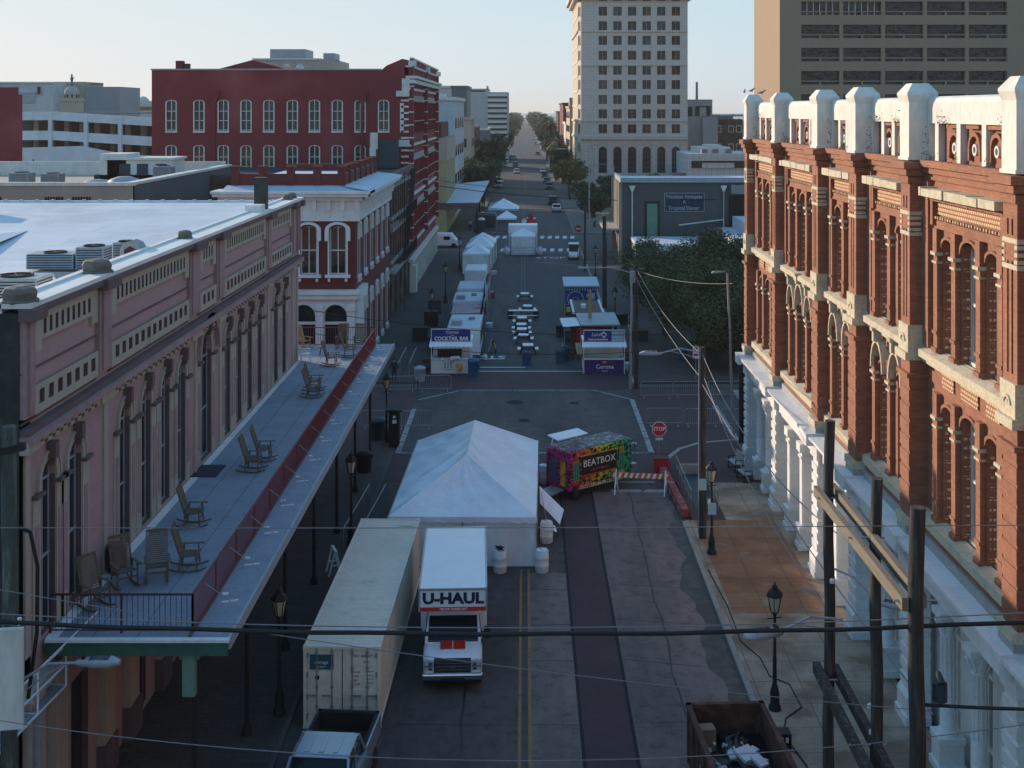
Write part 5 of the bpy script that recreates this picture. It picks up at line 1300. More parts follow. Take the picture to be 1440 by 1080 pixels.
for x in (-cw,cw-.11):
    b.box(x,.0,0.02,x+.11,.12,ch); b.box(x,cl-.12,0.02,x+.11,cl,ch)
for x in (-cw,cw-.06): b.box(x,.12,ch-.08,x+.06,cl-.12,ch-.003); b.box(x,.12,.1,x+.06,cl-.12,.22)
b.box(-cw+.11,0,ch-.10,cw-.11,.12,ch-.002); b.box(-cw+.11,.02,.08,cw-.11,.14,.2); b.box(-cw+.11,cl-.1,ch-.1,cw-.11,cl,ch-.002)
for x in (-cw-.01,cw-.16):
    for y in (-.01,cl-.16):
        for z in (0,ch-.115): b.box(x,y,z,x+.17,y+.17,z+.12)
b.box(.5,cl-.9,ch,1.0,cl-.7,ch+.02)
b.build('frame', M['contain'], ct, bevel=.006)
for s in (-1,1):
    x0, x1 = (.015,cw-.12) if s>0 else (-cw+.12,-.015)
    b = MB(); b.box(x0,.05,.22,x1,.09,ch-.12)
    for z in (.45,.95,1.45,1.95): b.extr([(x0+.08,z),(x1-.08,z),(x1-.1,z+.28),(x0+.1,z+.28)],'xz',.03,.06)
    d = b.build('door', M['contain'], ct, bevel=.008)
    for q in (.28,.72):
        x = x0+(x1-x0)*q; b = MB(); b.tube((x,.0,.15),(x,.0,ch-.05),.02,.02,8)
        for z in (.2,.7,1.3,1.9,ch-.2): b.cbox(x,.01,z,.09,.05,.07)
        b.box(x-.04,-.03,1.02,x+.3*s,-.0,1.07); b.build('lock_rod', M['steel'], d)
    for z in (.4,1.0,1.7,2.3): MB().cbox(s*(cw-.13),.01,z,.06,.06,.14).build('hinge', M['steel'], d)
    if s < 0:
        MB().box(-1.02,.018,1.85,-.27,.029,2.32).build('sticker', M['teal'], d)
        text('storage', .15, M['wht'], d, (-.66,.015,2.08), FACE_CAM, ext=.002); text('containers', .075, M['wht'], d, (-.66,.015,1.94), FACE_CAM, ext=.002)
        MB().lathe([(.07,0),(.07,.01)],(0,0,0),16).build('round_decal', M['navy'], d).matrix_local = Matrix.Translation((-.78,.02,1.6)) @ Matrix.Rotation(R(90),4,'X')
    else:
        for tx,x,z,sz in (('CSIU',.42,2.28,.12),('440507',.78,2.28,.12),('2',1.02,2.28,.12),('42G1',.78,2.1,.11)): text(tx,sz,M['navy'],d,(x,.016,z),FACE_CAM,ext=.001)
        for i,tx in enumerate(('MAX.GR','TARE','NET','CU.CAP')): text(tx,.085,M['navy'],d,(.42,.016,1.78-i*.13),FACE_CAM,ext=.001)
        for i,tx in enumerate(('30480 KG','67200 LB','3740 KG','8250 LB')): text(tx,.06,M['navy'],d,(.88,.016,1.8-i*.12),FACE_CAM,ext=.001)
# ============================================================ moving truck
uh = thing('moving_truck', 'white box moving truck with red stripe, facing the camera beside the cream container', 'truck', (-2.42,41.35,0), R(2.2))
b = MB(); bw = 1.17
b.box(-bw,.95,2.30,bw,7.25,3.10); b.box(-bw,2.55,.95,bw,7.25,2.31)
b.build('cargo_box', M['carpaint'], uh, bevel=.05, seg=3)
b = MB()
for x in (-bw-.005,bw-.055): b.box(x,.93,2.32,x+.06,.99,3.08); b.box(x,1.0,3.05,x+.06,7.2,3.115)
b.box(-bw+.02,.92,3.04,bw-.02,.98,3.11); b.build('trim', M['steel'], uh)
MB().box(-bw-.003,.937,2.33,bw+.003,.946,2.47).box(-bw-.008,.937,2.33,-bw-.001,2.2,2.47).box(bw+.001,.937,2.33,bw+.008,2.2,2.47).build('stripe', M['red'], uh)
text('U-HAUL', .50, M['navy'], uh, (0,.938,2.75), FACE_CAM, ext=.004, off=.024, sx=1.15)
text('TRUCK SHARE 24/7', .11, M['wht'], uh, (.0,.932,2.40), FACE_CAM, ext=.002, off=.002, shear=.3)
# cab
def sec(y, hw, z0, z1, zs=None, tw=None):
    """cross-section ring of a vehicle at y"""
    tw = hw if tw is None else tw; zs = z1 if zs is None else zs
    return [(-hw,y,z0),(hw,y,z0),(hw,y,zs),(tw,y,z1),(-tw,y,z1),(-hw,y,zs)]
b = MB()
def hr(y, hw, z0, z1, e=.28):
    r_ = [(-hw,y,z0),(hw,y,z0),(hw,y,z1-e)]
    for k in range(1,8): a_ = PI/2*k/8; r_.append((hw-.30+.30*math.cos(a_),y,z1-e+(e-.07)*math.sin(a_)))
    r_ += [(hw-.34,y,z1-.05),(.25,y,z1),(-.25,y,z1),(-hw+.34,y,z1-.05)]
    for k in range(7,0,-1): a_ = PI/2*k/8; r_.append((-hw+.30-.30*math.cos(a_),y,z1-e+(e-.07)*math.sin(a_)))
    return r_+[(-hw,y,z1-e)]
b.loft([hr(.09,.86,.55,1.06),hr(.14,.93,.47,1.12),hr(.28,.98,.42,1.18),hr(.6,1.0,.42,1.24),hr(.95,1.0,.42,1.30),hr(1.0,1.0,.42,1.30),hr(2.5,1.0,.42,1.30)],0,True,True)
b.box(-.02,.2,1.19,.02,.9,1.2) if 0 else None
b.loft([sec(.98,.96,1.2,1.26),sec(1.62,.94,1.2,1.95,1.6,.86),sec(1.85,.95,1.2,2.22,1.7,.84),sec(2.6,.95,1.2,2.28,1.7,.84)])
b.build('cab', M['carpaint'], uh, bevel=.03, seg=2)
b = MB(); b.quad((-.86,1.02,1.30),(.86,1.02,1.30),(.82,1.58,1.92),(-.82,1.58,1.92)); b.build('windshield', M['glassB'], uh)
uh.children[-1].location = (0,-.03,.02)
b = MB(); b.box(-.86,.985,1.265,.86,1.03,1.30); b.bar((-.6,1.0,1.32),(-.1,1.15,1.45),.02,.015); b.bar((.1,1.0,1.32),(.6,1.15,1.45),.02,.015); b.build('wiper', M['black'], uh)
for s in (-1,1):
    b = MB(); b.add([(s*.965,1.3,1.32),(s*.965,2.0,1.32),(s*.9,2.0,1.85),(s*.9,1.62,1.85)],[(0,1,2,3)]); o = b.build('side_window', M['glassB'], uh); o.location = (s*.02,0,0)
for z in range(5): MB().cbox((-.62,-.2,0,.2,.62)[z],1.74,2.12,.08,.06,.05).build('marker_lamp', M['orange'], uh)
b = MB(); b.cbox(-.22,.72,1.282,.40,.46,.02,0,0,R(9)); b.cbox(.22,.72,1.282,.40,.50,.012,0,0,R(7)); b.build('hood_decal', M['red'], uh)
b = MB(); b.box(-.62,.03,.64,.62,.13,1.08); g = b.build('grille', M['black'], uh, bevel=.02)
b = MB()
for z in (.72,.83,.94): b.box(-.58,.0,z,.58,.05,z+.055)
b.box(-.62,.02,1.03,.62,.1,1.10); b.box(-.62,.02,.62,.62,.08,.66); b.build('grille_bar', M['chrome'], g)
MB().lathe([(.09,0),(.09,.03)],(0,0,0),16).build('emblem', M['chrome'], g).matrix_local = Matrix.Translation((0,.02,.86)) @ Matrix.Rotation(R(90),4,'X') @ Matrix.Diagonal((1.4,.7,1,1))
for s in (-1,1):
    b = MB(); b.loft([[(s*.64,.035,.70),(s*.64,.035,1.03),(s*.80,.045,1.04),(s*.94,.10,.99),(s*.95,.10,.70)],[(s*.64,.2,.70),(s*.64,.2,1.03),(s*.80,.2,1.04),(s*.97,.3,.99),(s*.98,.3,.70)]]); hl = b.build('headlight', M['lens'], uh, bevel=.015)
    b = MB(); b.box(s*.65,.026,.84,s*.95,.04,.87); b.cbox(s*.74,.03,.94,.12,.02,.10); b.cbox(s*.74,.03,.77,.12,.02,.08); b.build('reflector', M['chrome'], hl)
    b = MB(); b.box(s*.80,1.25,.55,s*1.004,1.27,1.25); b.box(s*.80,2.05,.55,s*1.004,2.07,1.25); b.box(s*1.0,1.35,1.05,s*1.02,1.55,1.09); b.build('door_seam', M['black'], uh)
    b = MB(); b.box(s*1.06,1.0,1.35,s*1.28,1.12,1.75); b.bar((s*.97,1.15,1.5),(s*1.1,1.08,1.5),.04,.04); b.build('mirror', M['black'], uh, bevel=.02)
b = MB(); b.box(-1.02,-.04,.40,1.02,.14,.62); b.build('bumper', M['chrome'], uh, bevel=.05, seg=3)
b = MB(); b.box(-.4,-.05,.42,.4,-.03,.5); b.box(-.9,.1,.3,.9,.4,.44); b.build('air_intake', M['black'], uh)
def wheel(par, x, y, r, wd, name='wheel', rim=None):
    o = MB().lathe([(r*.55,-wd/2),(r*.92,-wd/2),(r,-wd/2+.03),(r,wd/2-.03),(r*.92,wd/2),(r*.55,wd/2)],(0,0,0),24).build(name, M['rubber'], par)
    o.matrix_local = Matrix.Translation((x,y,r)) @ Matrix.Rotation(R(90),4,'Y')
    p = MB().lathe([(r*.58,-wd/2+.02),(r*.5,-wd/2+.035),(r*.2,-wd/2+.01),(r*.15,0),(r*.2,wd/2-.01),(r*.5,wd/2-.035),(r*.58,wd/2-.02)],(0,0,0),16).build('rim', rim or M['steel'], o)
    return o
for s in (-1,1): wheel(uh, s*.88,.85,.39,.24); wheel(uh, s*.85,5.6,.39,.5)
MB().box(-1.0,2.4,.5,1.0,7.2,.95).build('chassis', M['black'], uh)
# ============================================================ pickup truck in the lower left corner
pk = thing('pickup_truck', 'pale grey pickup truck with an empty black bed behind the cream container', 'pickup', (-5.75,31.8,0), R(-4.5))
M['pick'] = mat('pickup_silver_blue', (.30,.36,.42), .25, .08, 1, 5, metal=.3, bmp=0)
b = MB()
b.loft([sec(0,.85,.5,.9,.85,.75),sec(.15,.95,.42,1.08,.98,.85),sec(1.4,.98,.42,1.16,1.05,.93),sec(3.6,.98,.42,1.18,1.1,.95),sec(3.62,.98,.42,.75),sec(5.6,.98,.42,.75)])
for s in (-1,1): b.box(s*.98,3.6,.5,s*.88,5.6,1.30)
b.box(-.88,5.52,.5,.88,5.6,1.30)
b.build('body', M['pick'], pk, bevel=.03)
b = MB(); b.box(-.87,3.63,.78,.87,5.5,.80); b.box(-.875,3.63,.8,-.86,5.5,1.31); b.box(.86,3.63,.8,.875,5.5,1.31); b.box(-.93,3.62,1.30,-.83,5.62,1.33); b.box(.83,3.62,1.30,.93,5.62,1.33); b.box(-.93,5.5,1.30,.93,5.62,1.33); b.box(-.86,5.46,.8,.86,5.51,1.31); b.box(-.86,3.62,.79,.86,3.67,1.31); b.build('bed_liner', M['rubber'], pk)
b = MB(); b.loft([sec(1.35,.92,1.1,1.15),sec(1.95,.84,1.1,1.78,1.7,.70),sec(3.3,.84,1.1,1.80,1.7,.70),sec(3.58,.88,1.1,1.3)]); b.build('cab_glass', M['glassB'], pk, bevel=.03)
b = MB(); b.loft([sec(1.93,.78,1.79,1.82,1.80,.70),sec(2.05,.80,1.79,1.86,1.82,.70),sec(3.2,.80,1.79,1.87,1.83,.70),sec(3.32,.76,1.79,1.82,1.8,.68)])
for x in (-.4,0,.4): b.box(x-.07,2.1,1.865,x+.07,3.1,1.88)
for s in (-1,1):
    for p,q in (((s*.92,1.36,1.15),(s*.79,1.95,1.80)),((s*.86,2.62,1.12),(s*.80,2.62,1.80)),((s*.79,3.28,1.80),(s*.9,3.56,1.25))): b.bar(p,q,.07,.07)
    b.box(s*.955,1.3,1.1,s*.90,3.6,1.2)
b.build('roof', M['pick'], pk, bevel=.015)
for s in (-1,1): wheel(pk, s*.88,.95,.38,.25); wheel(pk, s*.88,4.6,.38,.25); MB().box(s*1.0,1.45,1.1,s*1.2,1.6,1.32).build('mirror', M['black'], pk, bevel=.02); MB().box(s*.80,5.58,.9,s*.96,5.64,1.2).build('tail_light', M['red'], pk)
# ============================================================ colourful drinks trailer
an = math.atan2(2.6,3.0)
bx = thing('drinks_trailer', 'small drinks trailer wrapped in a rainbow and black checker beside the white marquee', 'trailer', (2.38,61.8,0), R(39))
m, n, l, bs = nt('rainbow_checker')
tc = n.new('ShaderNodeTexCoord').outputs['Object']; sp = n.new('ShaderNodeSeparateXYZ'); l.new(tc, sp.inputs[0])
mr = n.new('ShaderNodeMapRange'); l.new(sp.outputs['X'], mr.inputs['Value']); mr.inputs['From Min'].default_value = -.3; mr.inputs['From Max'].default_value = 4
rb_ = ramp(n, l, mr.outputs['Result'], [(0,(.10,.01,.10)),(.10,(.5,.02,.18)),(.30,(.6,.10,.03)),(.50,(.6,.42,.03)),(.64,(.28,.5,.03)),(.8,(.03,.36,.07)),(1,(.02,.28,.22))])
ck = n.new('ShaderNodeTexChecker'); mp = n.new('ShaderNodeMapping'); mp.inputs['Rotation'].default_value = (0,0,R(45)); mp.inputs['Location'].default_value = (.01,.013,.017)
cb = n.new('ShaderNodeCombineXYZ'); ad = n.new('ShaderNodeMath'); l.new(sp.outputs['X'], ad.inputs[0]); l.new(sp.outputs['Y'], ad.inputs[1]); l.new(ad.outputs[0], cb.inputs['X']); l.new(sp.outputs['Z'], cb.inputs['Y'])
nz = n.new('ShaderNodeTexNoise'); nz.inputs['Scale'].default_value = 2.2; l.new(tc, nz.inputs['Vector']); sc2 = n.new('ShaderNodeVectorMath'); sc2.operation = 'SCALE'; sc2.inputs['Scale'].default_value = .42; l.new(nz.outputs['Color'], sc2.inputs[0]); va = n.new('ShaderNodeVectorMath'); l.new(cb.outputs[0], va.inputs[0]); l.new(sc2.outputs[0], va.inputs[1]); l.new(va.outputs[0], mp.inputs['Vector']); l.new(mp.outputs['Vector'], ck.inputs['Vector']); ck.inputs['Scale'].default_value = 4.4
ck.inputs['Color1'].default_value = (0,0,0,1); ck.inputs['Color2'].default_value = (1,1,1,1)
l.new(mixrgb(n, l, 'MIX', ck.outputs['Fac'], (.012,.012,.014), rb_), bs.inputs['Base Color']); bs.inputs['Roughness'].default_value = .4; M['rainbow'] = m
b = MB(); b.box(0,0,.35,4.0,1.72,2.27); b.build('body', M['rainbow'], bx, bevel=.10, seg=3)
M['gal'] = mat('graffiti_roof', (.10,.09,.13), .5, .5, 4, 14, c2=(.35,.38,.45), lo=.55, hi=.62)
b = MB(); b.box(.08,.08,2.268,3.92,1.64,2.285); b.build('roof', M['gal'], bx)
b = MB(); b.cbox(.95,1.2,2.72,1.9,.75,.05,0,R(2),R(8)); b.bar((.2,1.5,2.27),(.2,1.4,2.7),.04,.04); b.bar((1.7,1.5,2.27),(1.7,1.4,2.7),.04,.04); b.build('awning_board', M['tent'], bx)
b = MB(); b.box(.75,-.012,1.05,2.98,-.004,1.92,0)
sg = b.build('sign_panel', M['black'], bx)
b = MB(); b.box(.70,-.02,1.92,3.0,-.005,1.98,0); b.box(.70,-.02,.98,3.0,-.005,1.04,1); b.build('sign_border', [M['yellow'], M['red']], sg)
text('BEATBOX', .46, M['wht'], sg, (1.87,-.02,1.55), FACE_CAM, ext=.003, sx=1.0)
text('- PARTY PUNCH -', .15, M['yellow'], sg, (1.87,-.02,1.2), FACE_CAM, ext=.003)
M['gn'] = mat('green_stripe_carton', (.05,.32,.16), .5, .2, bmp=0)
for x in (.42,3.28):
    b = MB(); b.box(x-.17,-.03,.85,x+.17,-.008,1.75,0); b.box(x-.10,-.035,.9,x-.04,-.028,1.7,1); b.box(x+.04,-.035,.9,x+.1,-.028,1.7,1); b.extr([(x-.17,1.75),(x+.17,1.75),(x+.10,2.0),(x-.10,2.0)],'xz',-.03,-.008,2 if x<1 else 3); b.extr([(x-.22,.65),(x+.22,.65),(x+.17,.85),(x-.17,.85)],'xz',-.03,-.008,2 if x<1 else 3); b.build('printed_carton', [M['gn'], M['teal'], M['red'], M['yellow']], bx)
b = MB(); b.box(-.03,.9,.7,-.008,1.25,1.8,0); b.box(-.03,.25,.6,-.008,.6,1.75,1); b.box(-.035,.97,.75,-.03,1.02,1.7,2); b.box(-.035,1.12,.75,-.03,1.17,1.7,2); b.build('printed_carton', [M['bluebin'], M['yellow'], M['teal']], bx)
b = MB()
for k in range(24):
    for j in range(2): b.box(.65+k*.115,-.015,.42+j*.09,.65+k*.115+.055,-.006,.42+j*.09+.045) if (k+j)%1==0 else None
b.build('checker_trim', M['wht'], bx)
b = MB(); b.extr([(.9+.07*math.cos(t),.0) for t in (0,1)] if 0 else [(.55+.09*math.cos(t*PI/6),2.05+.09*math.sin(t*PI/6)) for t in range(12)],'xz',-.02,-.008); b.build('round_decal', M['yellow'], bx)
bx.scale = (1.09,1.06,1.06); bx.location = (2.2,61.6,0)
wheel(bx,.3,-.02,.27,.2,rim=M['wht']); wheel(bx,.3,1.65,.27,.2)
b = MB(); b.cbox(0-.35,.85,.35,.7,.9,.05,0,0,0,R(-12)); b.build('fold_down_step', M['steel'], bx)
b = MB(); b.bar((4.0,.6,.4),(5.0,.86,.4),.08,.08); b.bar((4.0,1.1,.4),(5.0,.86,.4),.08,.08); b.cbox(4.85,.86,.55,.3,.3,.3); b.build('tow_bar', M['steel'], bx)
b = MB(); b.path([(4.0,.15,1.9),(4.2,.1,2.0),(4.28,.1,1.85),(4.28,.1,1.1)],.03,6); b.lathe([(.1,0),(.1,.05)],(4.28,.1,1.9),10); b.build('handrail', M['chrome'], bx)
# ============================================================ dumpster
dp = thing('dumpster', 'open rusty dumpster full of rubbish at the lower right kerb', 'dumpster', (5.95,36.8,0), R(3))
b = MB(); x0,x1,y0,y1,zt = -1.12,1.12,-6.1,0,1.75
for q in ((x0,y0,x0+.07,y1),(x1-.07,y0,x1,y1),(x0,y1-.07,x1,y1),(x0,y0,x1,y0+.07)): b.box(q[0],q[1],.15,q[2],q[3],zt)
b.box(x0,y0,.13,x1,y1,.2); b.build('bin', M['rust'], dp)
b = MB()
for q in ((x0-.05,y0,x0+.10,y1+.05),(x1-.10,y0,x1+.05,y1+.05),(x0-.05,y1-.10,x1+.05,y1+.05)): b.box(q[0],q[1],zt-.02,q[2],q[3],zt+.09)
for k in range(8): y = -.3-k*.8; b.box(x0-.06,y,.2,x0,y+.1,zt); b.box(x1,y,.2,x1+.06,y+.1,zt)
b.build('rim', M['rust'], dp)
def blob(b, c, r, seed, m=0, sq=.75, n=12):
    rr = random.Random(seed); vs = []; ph = [rr.uniform(0,6) for _ in range(8)]
    for j in range(n+1):
        th = PI*j/n
        for i in range(n*2):
            p = PI*i/n; k = 1+.16*math.sin(3*p+ph[0]+2*th)+.12*math.sin(5*p-3*th+ph[1])+.1*math.sin(7*th+2*p+ph[2])+.05*math.sin(13*p+9*th+ph[3])
            vs.append((c[0]+r*k*math.sin(th)*math.cos(p),c[1]+r*k*math.sin(th)*math.sin(p),c[2]+r*k*sq*math.cos(th)))
    N = n*2; b.add(vs,[(j*N+i,j*N+(i+1)%N,(j+1)*N+(i+1)%N,(j+1)*N+i) for j in range(n) for i in range(N)],m,True)
def loose(name, lb, cat, b, m, grp=None): return tag(b.build(name, m), lb, cat, grp)
for i,(x,y,z,r,lb) in enumerate(((5.9,34.2,.85,.62,'big black bin bag in the middle of the dumpster'),(6.55,33.1,.8,.6,'black bin bag at the right side of the dumpster'),(5.3,32.6,.8,.55,'black bin bag low at the left side of the dumpster'),(6.1,35.9,.9,.5,'dark glossy bag slumped against the far wall of the dumpster'))):
    b = MB(); blob(b,(x,y,z),r,i+3); loose('bin_bag', lb, 'bin bag', b, M['bag'], 'black bags in the dumpster')
b = MB(); b.cbox(5.25,35.9,1.15,.5,.4,.8,0,R(8)); b.cbox(5.25,35.9,1.56,.5,.4,.01,0,R(8)); loose('cardboard_box','tall brown cardboard box at the left end of the dumpster','box', b, M['cardb'])
b = MB(); b.cbox(6.2,34.6,1.45,.55,.5,.09,0,R(35),R(15)); b.cbox(6.5,34.3,1.42,.3,.45,.08,0,R(35),R(15)); loose('white_carton','flat white carton lying on top of the rubbish','box', b, M['paper'])
b = MB(); r2 = random.Random(5)
for k in range(170):
    b.cbox(5.95+r2.uniform(-.95,.95),34.0+r2.uniform(-2.4,1.9),1.05+r2.uniform(-.25,.22),r2.uniform(.06,.3),r2.uniform(.05,.25),r2.uniform(.02,.1),r2.choice((0,0,0,1,2,3)),r2.uniform(0,3),r2.uniform(-.6,.6))
b.box(4.95,31,.3,7.0,36.7,.95,3)
tag(b.build('rubbish', [M['paper'], M['ltblue'], M['cardb'], M['bag']]), 'loose paper and packaging filling the rusty dumpster', 'rubbish', kind='stuff')
# ============================================================ parked and moving cars
def car(name, lb, x, y, rz, c, suv=False, cat='car', grp=None):
    t = thing(name, lb, cat, (x,y,0), rz, grp)
    k = 'paint_%d_%d_%d' % tuple(int(v*100) for v in c)
    if k not in M: M[k] = mat(k, c, .28, .05, 1, 5, bmp=0)
    hL, hw, hr = (2.35,.93,1.75) if suv else (2.25,.88,1.45); zb = .95 if suv else .85
    b = MB(); b.loft([sec(-hL,hw*.85,.4,zb-.12,zb-.2,hw*.75),sec(-hL+.15,hw*.97,.3,zb-.04,zb-.14,hw*.85),sec(-hL+1.1,hw,.28,zb+.04,zb-.06,hw*.93),sec(hL-.9,hw,.28,zb+.06,zb-.06,hw*.93),sec(hL-.12,hw*.97,.3,zb+.02,zb-.14,hw*.85),sec(hL,hw*.88,.42,zb-.08,zb-.2,hw*.78)])
    b.build('body', M[k], t, bevel=.04)
    ye = hL-.15 if suv else hL-.7
    b = MB(); b.loft([sec(-hL+1.05,hw*.9,zb,zb+.05),sec(-hL+1.75,hw*.84,zb,hr-.03,hr-.08,hw*.74),sec(ye-.45,hw*.84,zb,hr-.03,hr-.08,hw*.74),sec(ye,hw*.88,zb,zb+.06)]); b.build('windows', M['glassB'], t)
    b = MB(); b.loft([sec(-hL+1.7,hw*.76,hr-.04,hr-.02),sec(-hL+1.95,hw*.79,hr-.05,hr+.02,hr-.02,hw*.7),sec(ye-.55,hw*.79,hr-.05,hr+.02,hr-.02,hw*.7),sec(ye-.35,hw*.76,hr-.05,hr-.02)])
    for s in (-1,1): b.bar((s*hw*.86,(ye-hL+1.4)/2,zb),(s*hw*.79,(ye-hL+1.4)/2,hr-.02),.1,.05); b.bar((s*hw*.88,-hL+1.1,zb),(s*hw*.78,-hL+1.75,hr-.03),.07,.05); b.bar((s*hw*.86,ye,zb),(s*hw*.78,ye-.42,hr-.03),.09,.06)
    b.build('roof', M[k], t)
    for s in (-1,1):
        wheel(t, s*hw*.9,-hL+.85,.33,.22); wheel(t, s*hw*.9,hL-.85,.33,.22)
        MB().cbox(s*hw*.7,-hL+.04,zb-.25,.3,.1,.14).build('headlight', M['lens'], t); MB().cbox(s*hw*.72,hL-.04,zb-.2,.26,.1,.16).build('tail_light', M['red'], t)
    MB().box(-hw*.5,-hL-.02,.35,hw*.5,-hL+.1,zb-.3).build('grille', M['black'], t)
    return t
WH, SV, DK, GR = (.62,.64,.66), (.32,.34,.36), (.02,.022,.028), (.10,.11,.12)
for a in ((-6.7,309,0,SV,1,'silver car at the head of the left parked row, nearest the canopy'),(-6.6,330,0,WH,0,'white car parked second in the row left of the avenue'),
 (-2.5,380,0,WH,0,'white car driving up the avenue, nearest of the moving ones'),(-3.2,424,0,GR,1,'dark grey car driving just behind the nearest white one'),
 (-4.6,487,R(20),WH,1,'white van turning out in the middle distance of the avenue'),(-6.8,423,0,WH,0,'white car parked under the trees on the left'),(-6.9,457,0,WH,1,'white sport utility parked behind another white car on the left')):
    car('parked_car' if a[0]<-6 else 'driving_car', a[5], a[0], a[1], a[2], a[3], bool(a[4]), 'car', 'cars on the left half of the avenue')
for a in ((6.1,238,R(180),WH,0,'pale car parked nearest on the right side of the avenue'),(5.8,256,R(180),DK,1,'dark topped car parked second on the right'),
 (6.0,305,0,GR,1,'grey pickup-like car facing down the avenue on the right'),(5.9,332,0,DK,0,'black car parked behind the grey one on the right'),(5.7,358,0,DK,1,'black sport utility parked on the right by the yellow-green tree'),(5.6,385,0,WH,0,'white nosed car parked farther up on the right'),(5.6,537,0,DK,0,'dark car parked far up on the right'),(6,700,0,SV,0,'silver car parked far off on the right'),(6,820,0,WH,0,'farthest white car parked on the right')):
    car('parked_car', a[5], a[0], a[1], a[2], a[3], bool(a[4]), 'car', 'cars parked on the right side of the avenue')
# golf cart
t = thing('golf_cart', 'white golf cart with a flat canopy near the second crossing', 'golf cart', (6.4,162,0), R(-4))
b = MB(); b.loft([sec(-1.3,.5,.35,.65),sec(-1.0,.62,.3,.95),sec(-.4,.65,.3,1.0),sec(-.38,.65,.3,.5),sec(1.2,.65,.3,.55)]); b.box(-.6,.2,.5,.6,.8,.85); b.box(-.6,.75,.8,.6,.85,1.3); b.build('body', M['carpaint'], t, bevel=.04)
for x in (-.58,.58):
    for y0_,y1_ in ((-.55,-.3),(1.1,1.1)): MB().bar((x,y0_,.9),(x,y1_,1.95),.04,.04).build('strut', M['black'], t)
MB().box(-.68,-.5,1.95,.68,1.3,2.02).build('roof', M['wht'], t); b = MB(); b.quad((-.56,-.52,1.0),(.56,-.52,1.0),(.56,-.32,1.9),(-.56,-.32,1.9)); b.build('windshield', M['glassB'], t)
for s in (-1,1): wheel(t,s*.6,-.85,.24,.16); wheel(t,s*.6,.9,.24,.16)
# white service van near left far corner
t = thing('service_van', 'small white van parked at the corner beyond the red building', 'van', (-11.3,176,0), R(85))
b = MB(); b.loft([sec(-2.2,.8,.35,1.0),sec(-1.5,.9,.3,1.2),sec(-.9,.92,.3,2.0,1.6,.8),sec(2.2,.92,.3,2.05,1.6,.8)]); b.build('body', M['carpaint'], t, bevel=.05)
b = MB(); b.box(.93,-.8,1.1,.95,.1,1.6); b.box(-.95,-.8,1.1,-.93,.1,1.6); b.build('side_window', M['glassB'], t)
for s in (-1,1): wheel(t,s*.82,-1.3,.34,.22); wheel(t,s*.82,1.4,.34,.22)
# ============================================================ street lamps (lantern posts)
def lantern_post():
    t = thing('street_lamp', '', 'street lamp')
    MB().lathe([(.20,0),(.20,.12),(.15,.18),(.14,.45),(.16,.5),(.10,.75),(.07,.85),(.06,1.6),(.075,1.63),(.055,1.68),(.045,3.0),(.06,3.03),(.05,3.1)],(0,0,0),12).build('post', M['black'], t)
    MB().bar((-.25,0,2.95),(.25,0,2.95),.03,.03).build('ladder_bar', M['black'], t)
    b = MB(); b.lathe([(.06,3.08),(.12,3.12),(.13,3.15)],(0,0,0),8)
    for k in range(6): a = k*PI/3; b.bar((.13*math.cos(a),.13*math.sin(a),3.15),(.24*math.cos(a),.24*math.sin(a),3.68),.022,.022)
    b.lathe([(.27,3.66),(.29,3.70),(.20,3.82),(.10,3.90),(.09,3.95),(.11,3.97),(.03,4.03),(.02,4.12)],(0,0,0),6,smooth=False); b.build('lantern_frame', M['black'], t)
    MB().lathe([(.11,3.16),(.215,3.66)],(0,0,0),6,smooth=False).build('lantern_glass', M['lampglass'], t)
    return t
lp = lantern_post()
LP = [(-7.85,39.6,'lantern post on the left pavement beside the front of the cream container'),(8.06,39.9,'lantern post on the right pavement behind the rusty dumpster'),
 (-7.75,55.2,'lantern post left of the marquee in front of the gallery posts'),(8.14,53.9,'lantern post with a pale sign beside the tall wooden pole'),
 (-8.05,72,'lantern post at the left street corner next to the black bin'),(-7.95,106,'lantern post on the left pavement behind the cocktail bar sign'),
 (-7.95,124,'lantern post on the left pavement beside the brown building'),(7.8,107,'lantern post on the right pavement by the grey awning'),
 (7.75,90.8,'lantern post right of the purple drinks booth'),(-7.9,150,'lantern post beside the row of small white tents'),(-7.9,196,'tall lantern post in front of the blue metal canopy'),(8.0,140,'lantern post on the right near the low white roofs')]
for i,(x,y,lb) in enumerate(LP):
    o = lp if i == 0 else copy_tree(lp)
    o.location = (x,y,.13); o['label'] = lb; o['category'] = 'street lamp'; o['group'] = 'black lantern street lamps'; o.rotation_euler = (0,0,rnd.uniform(0,1))
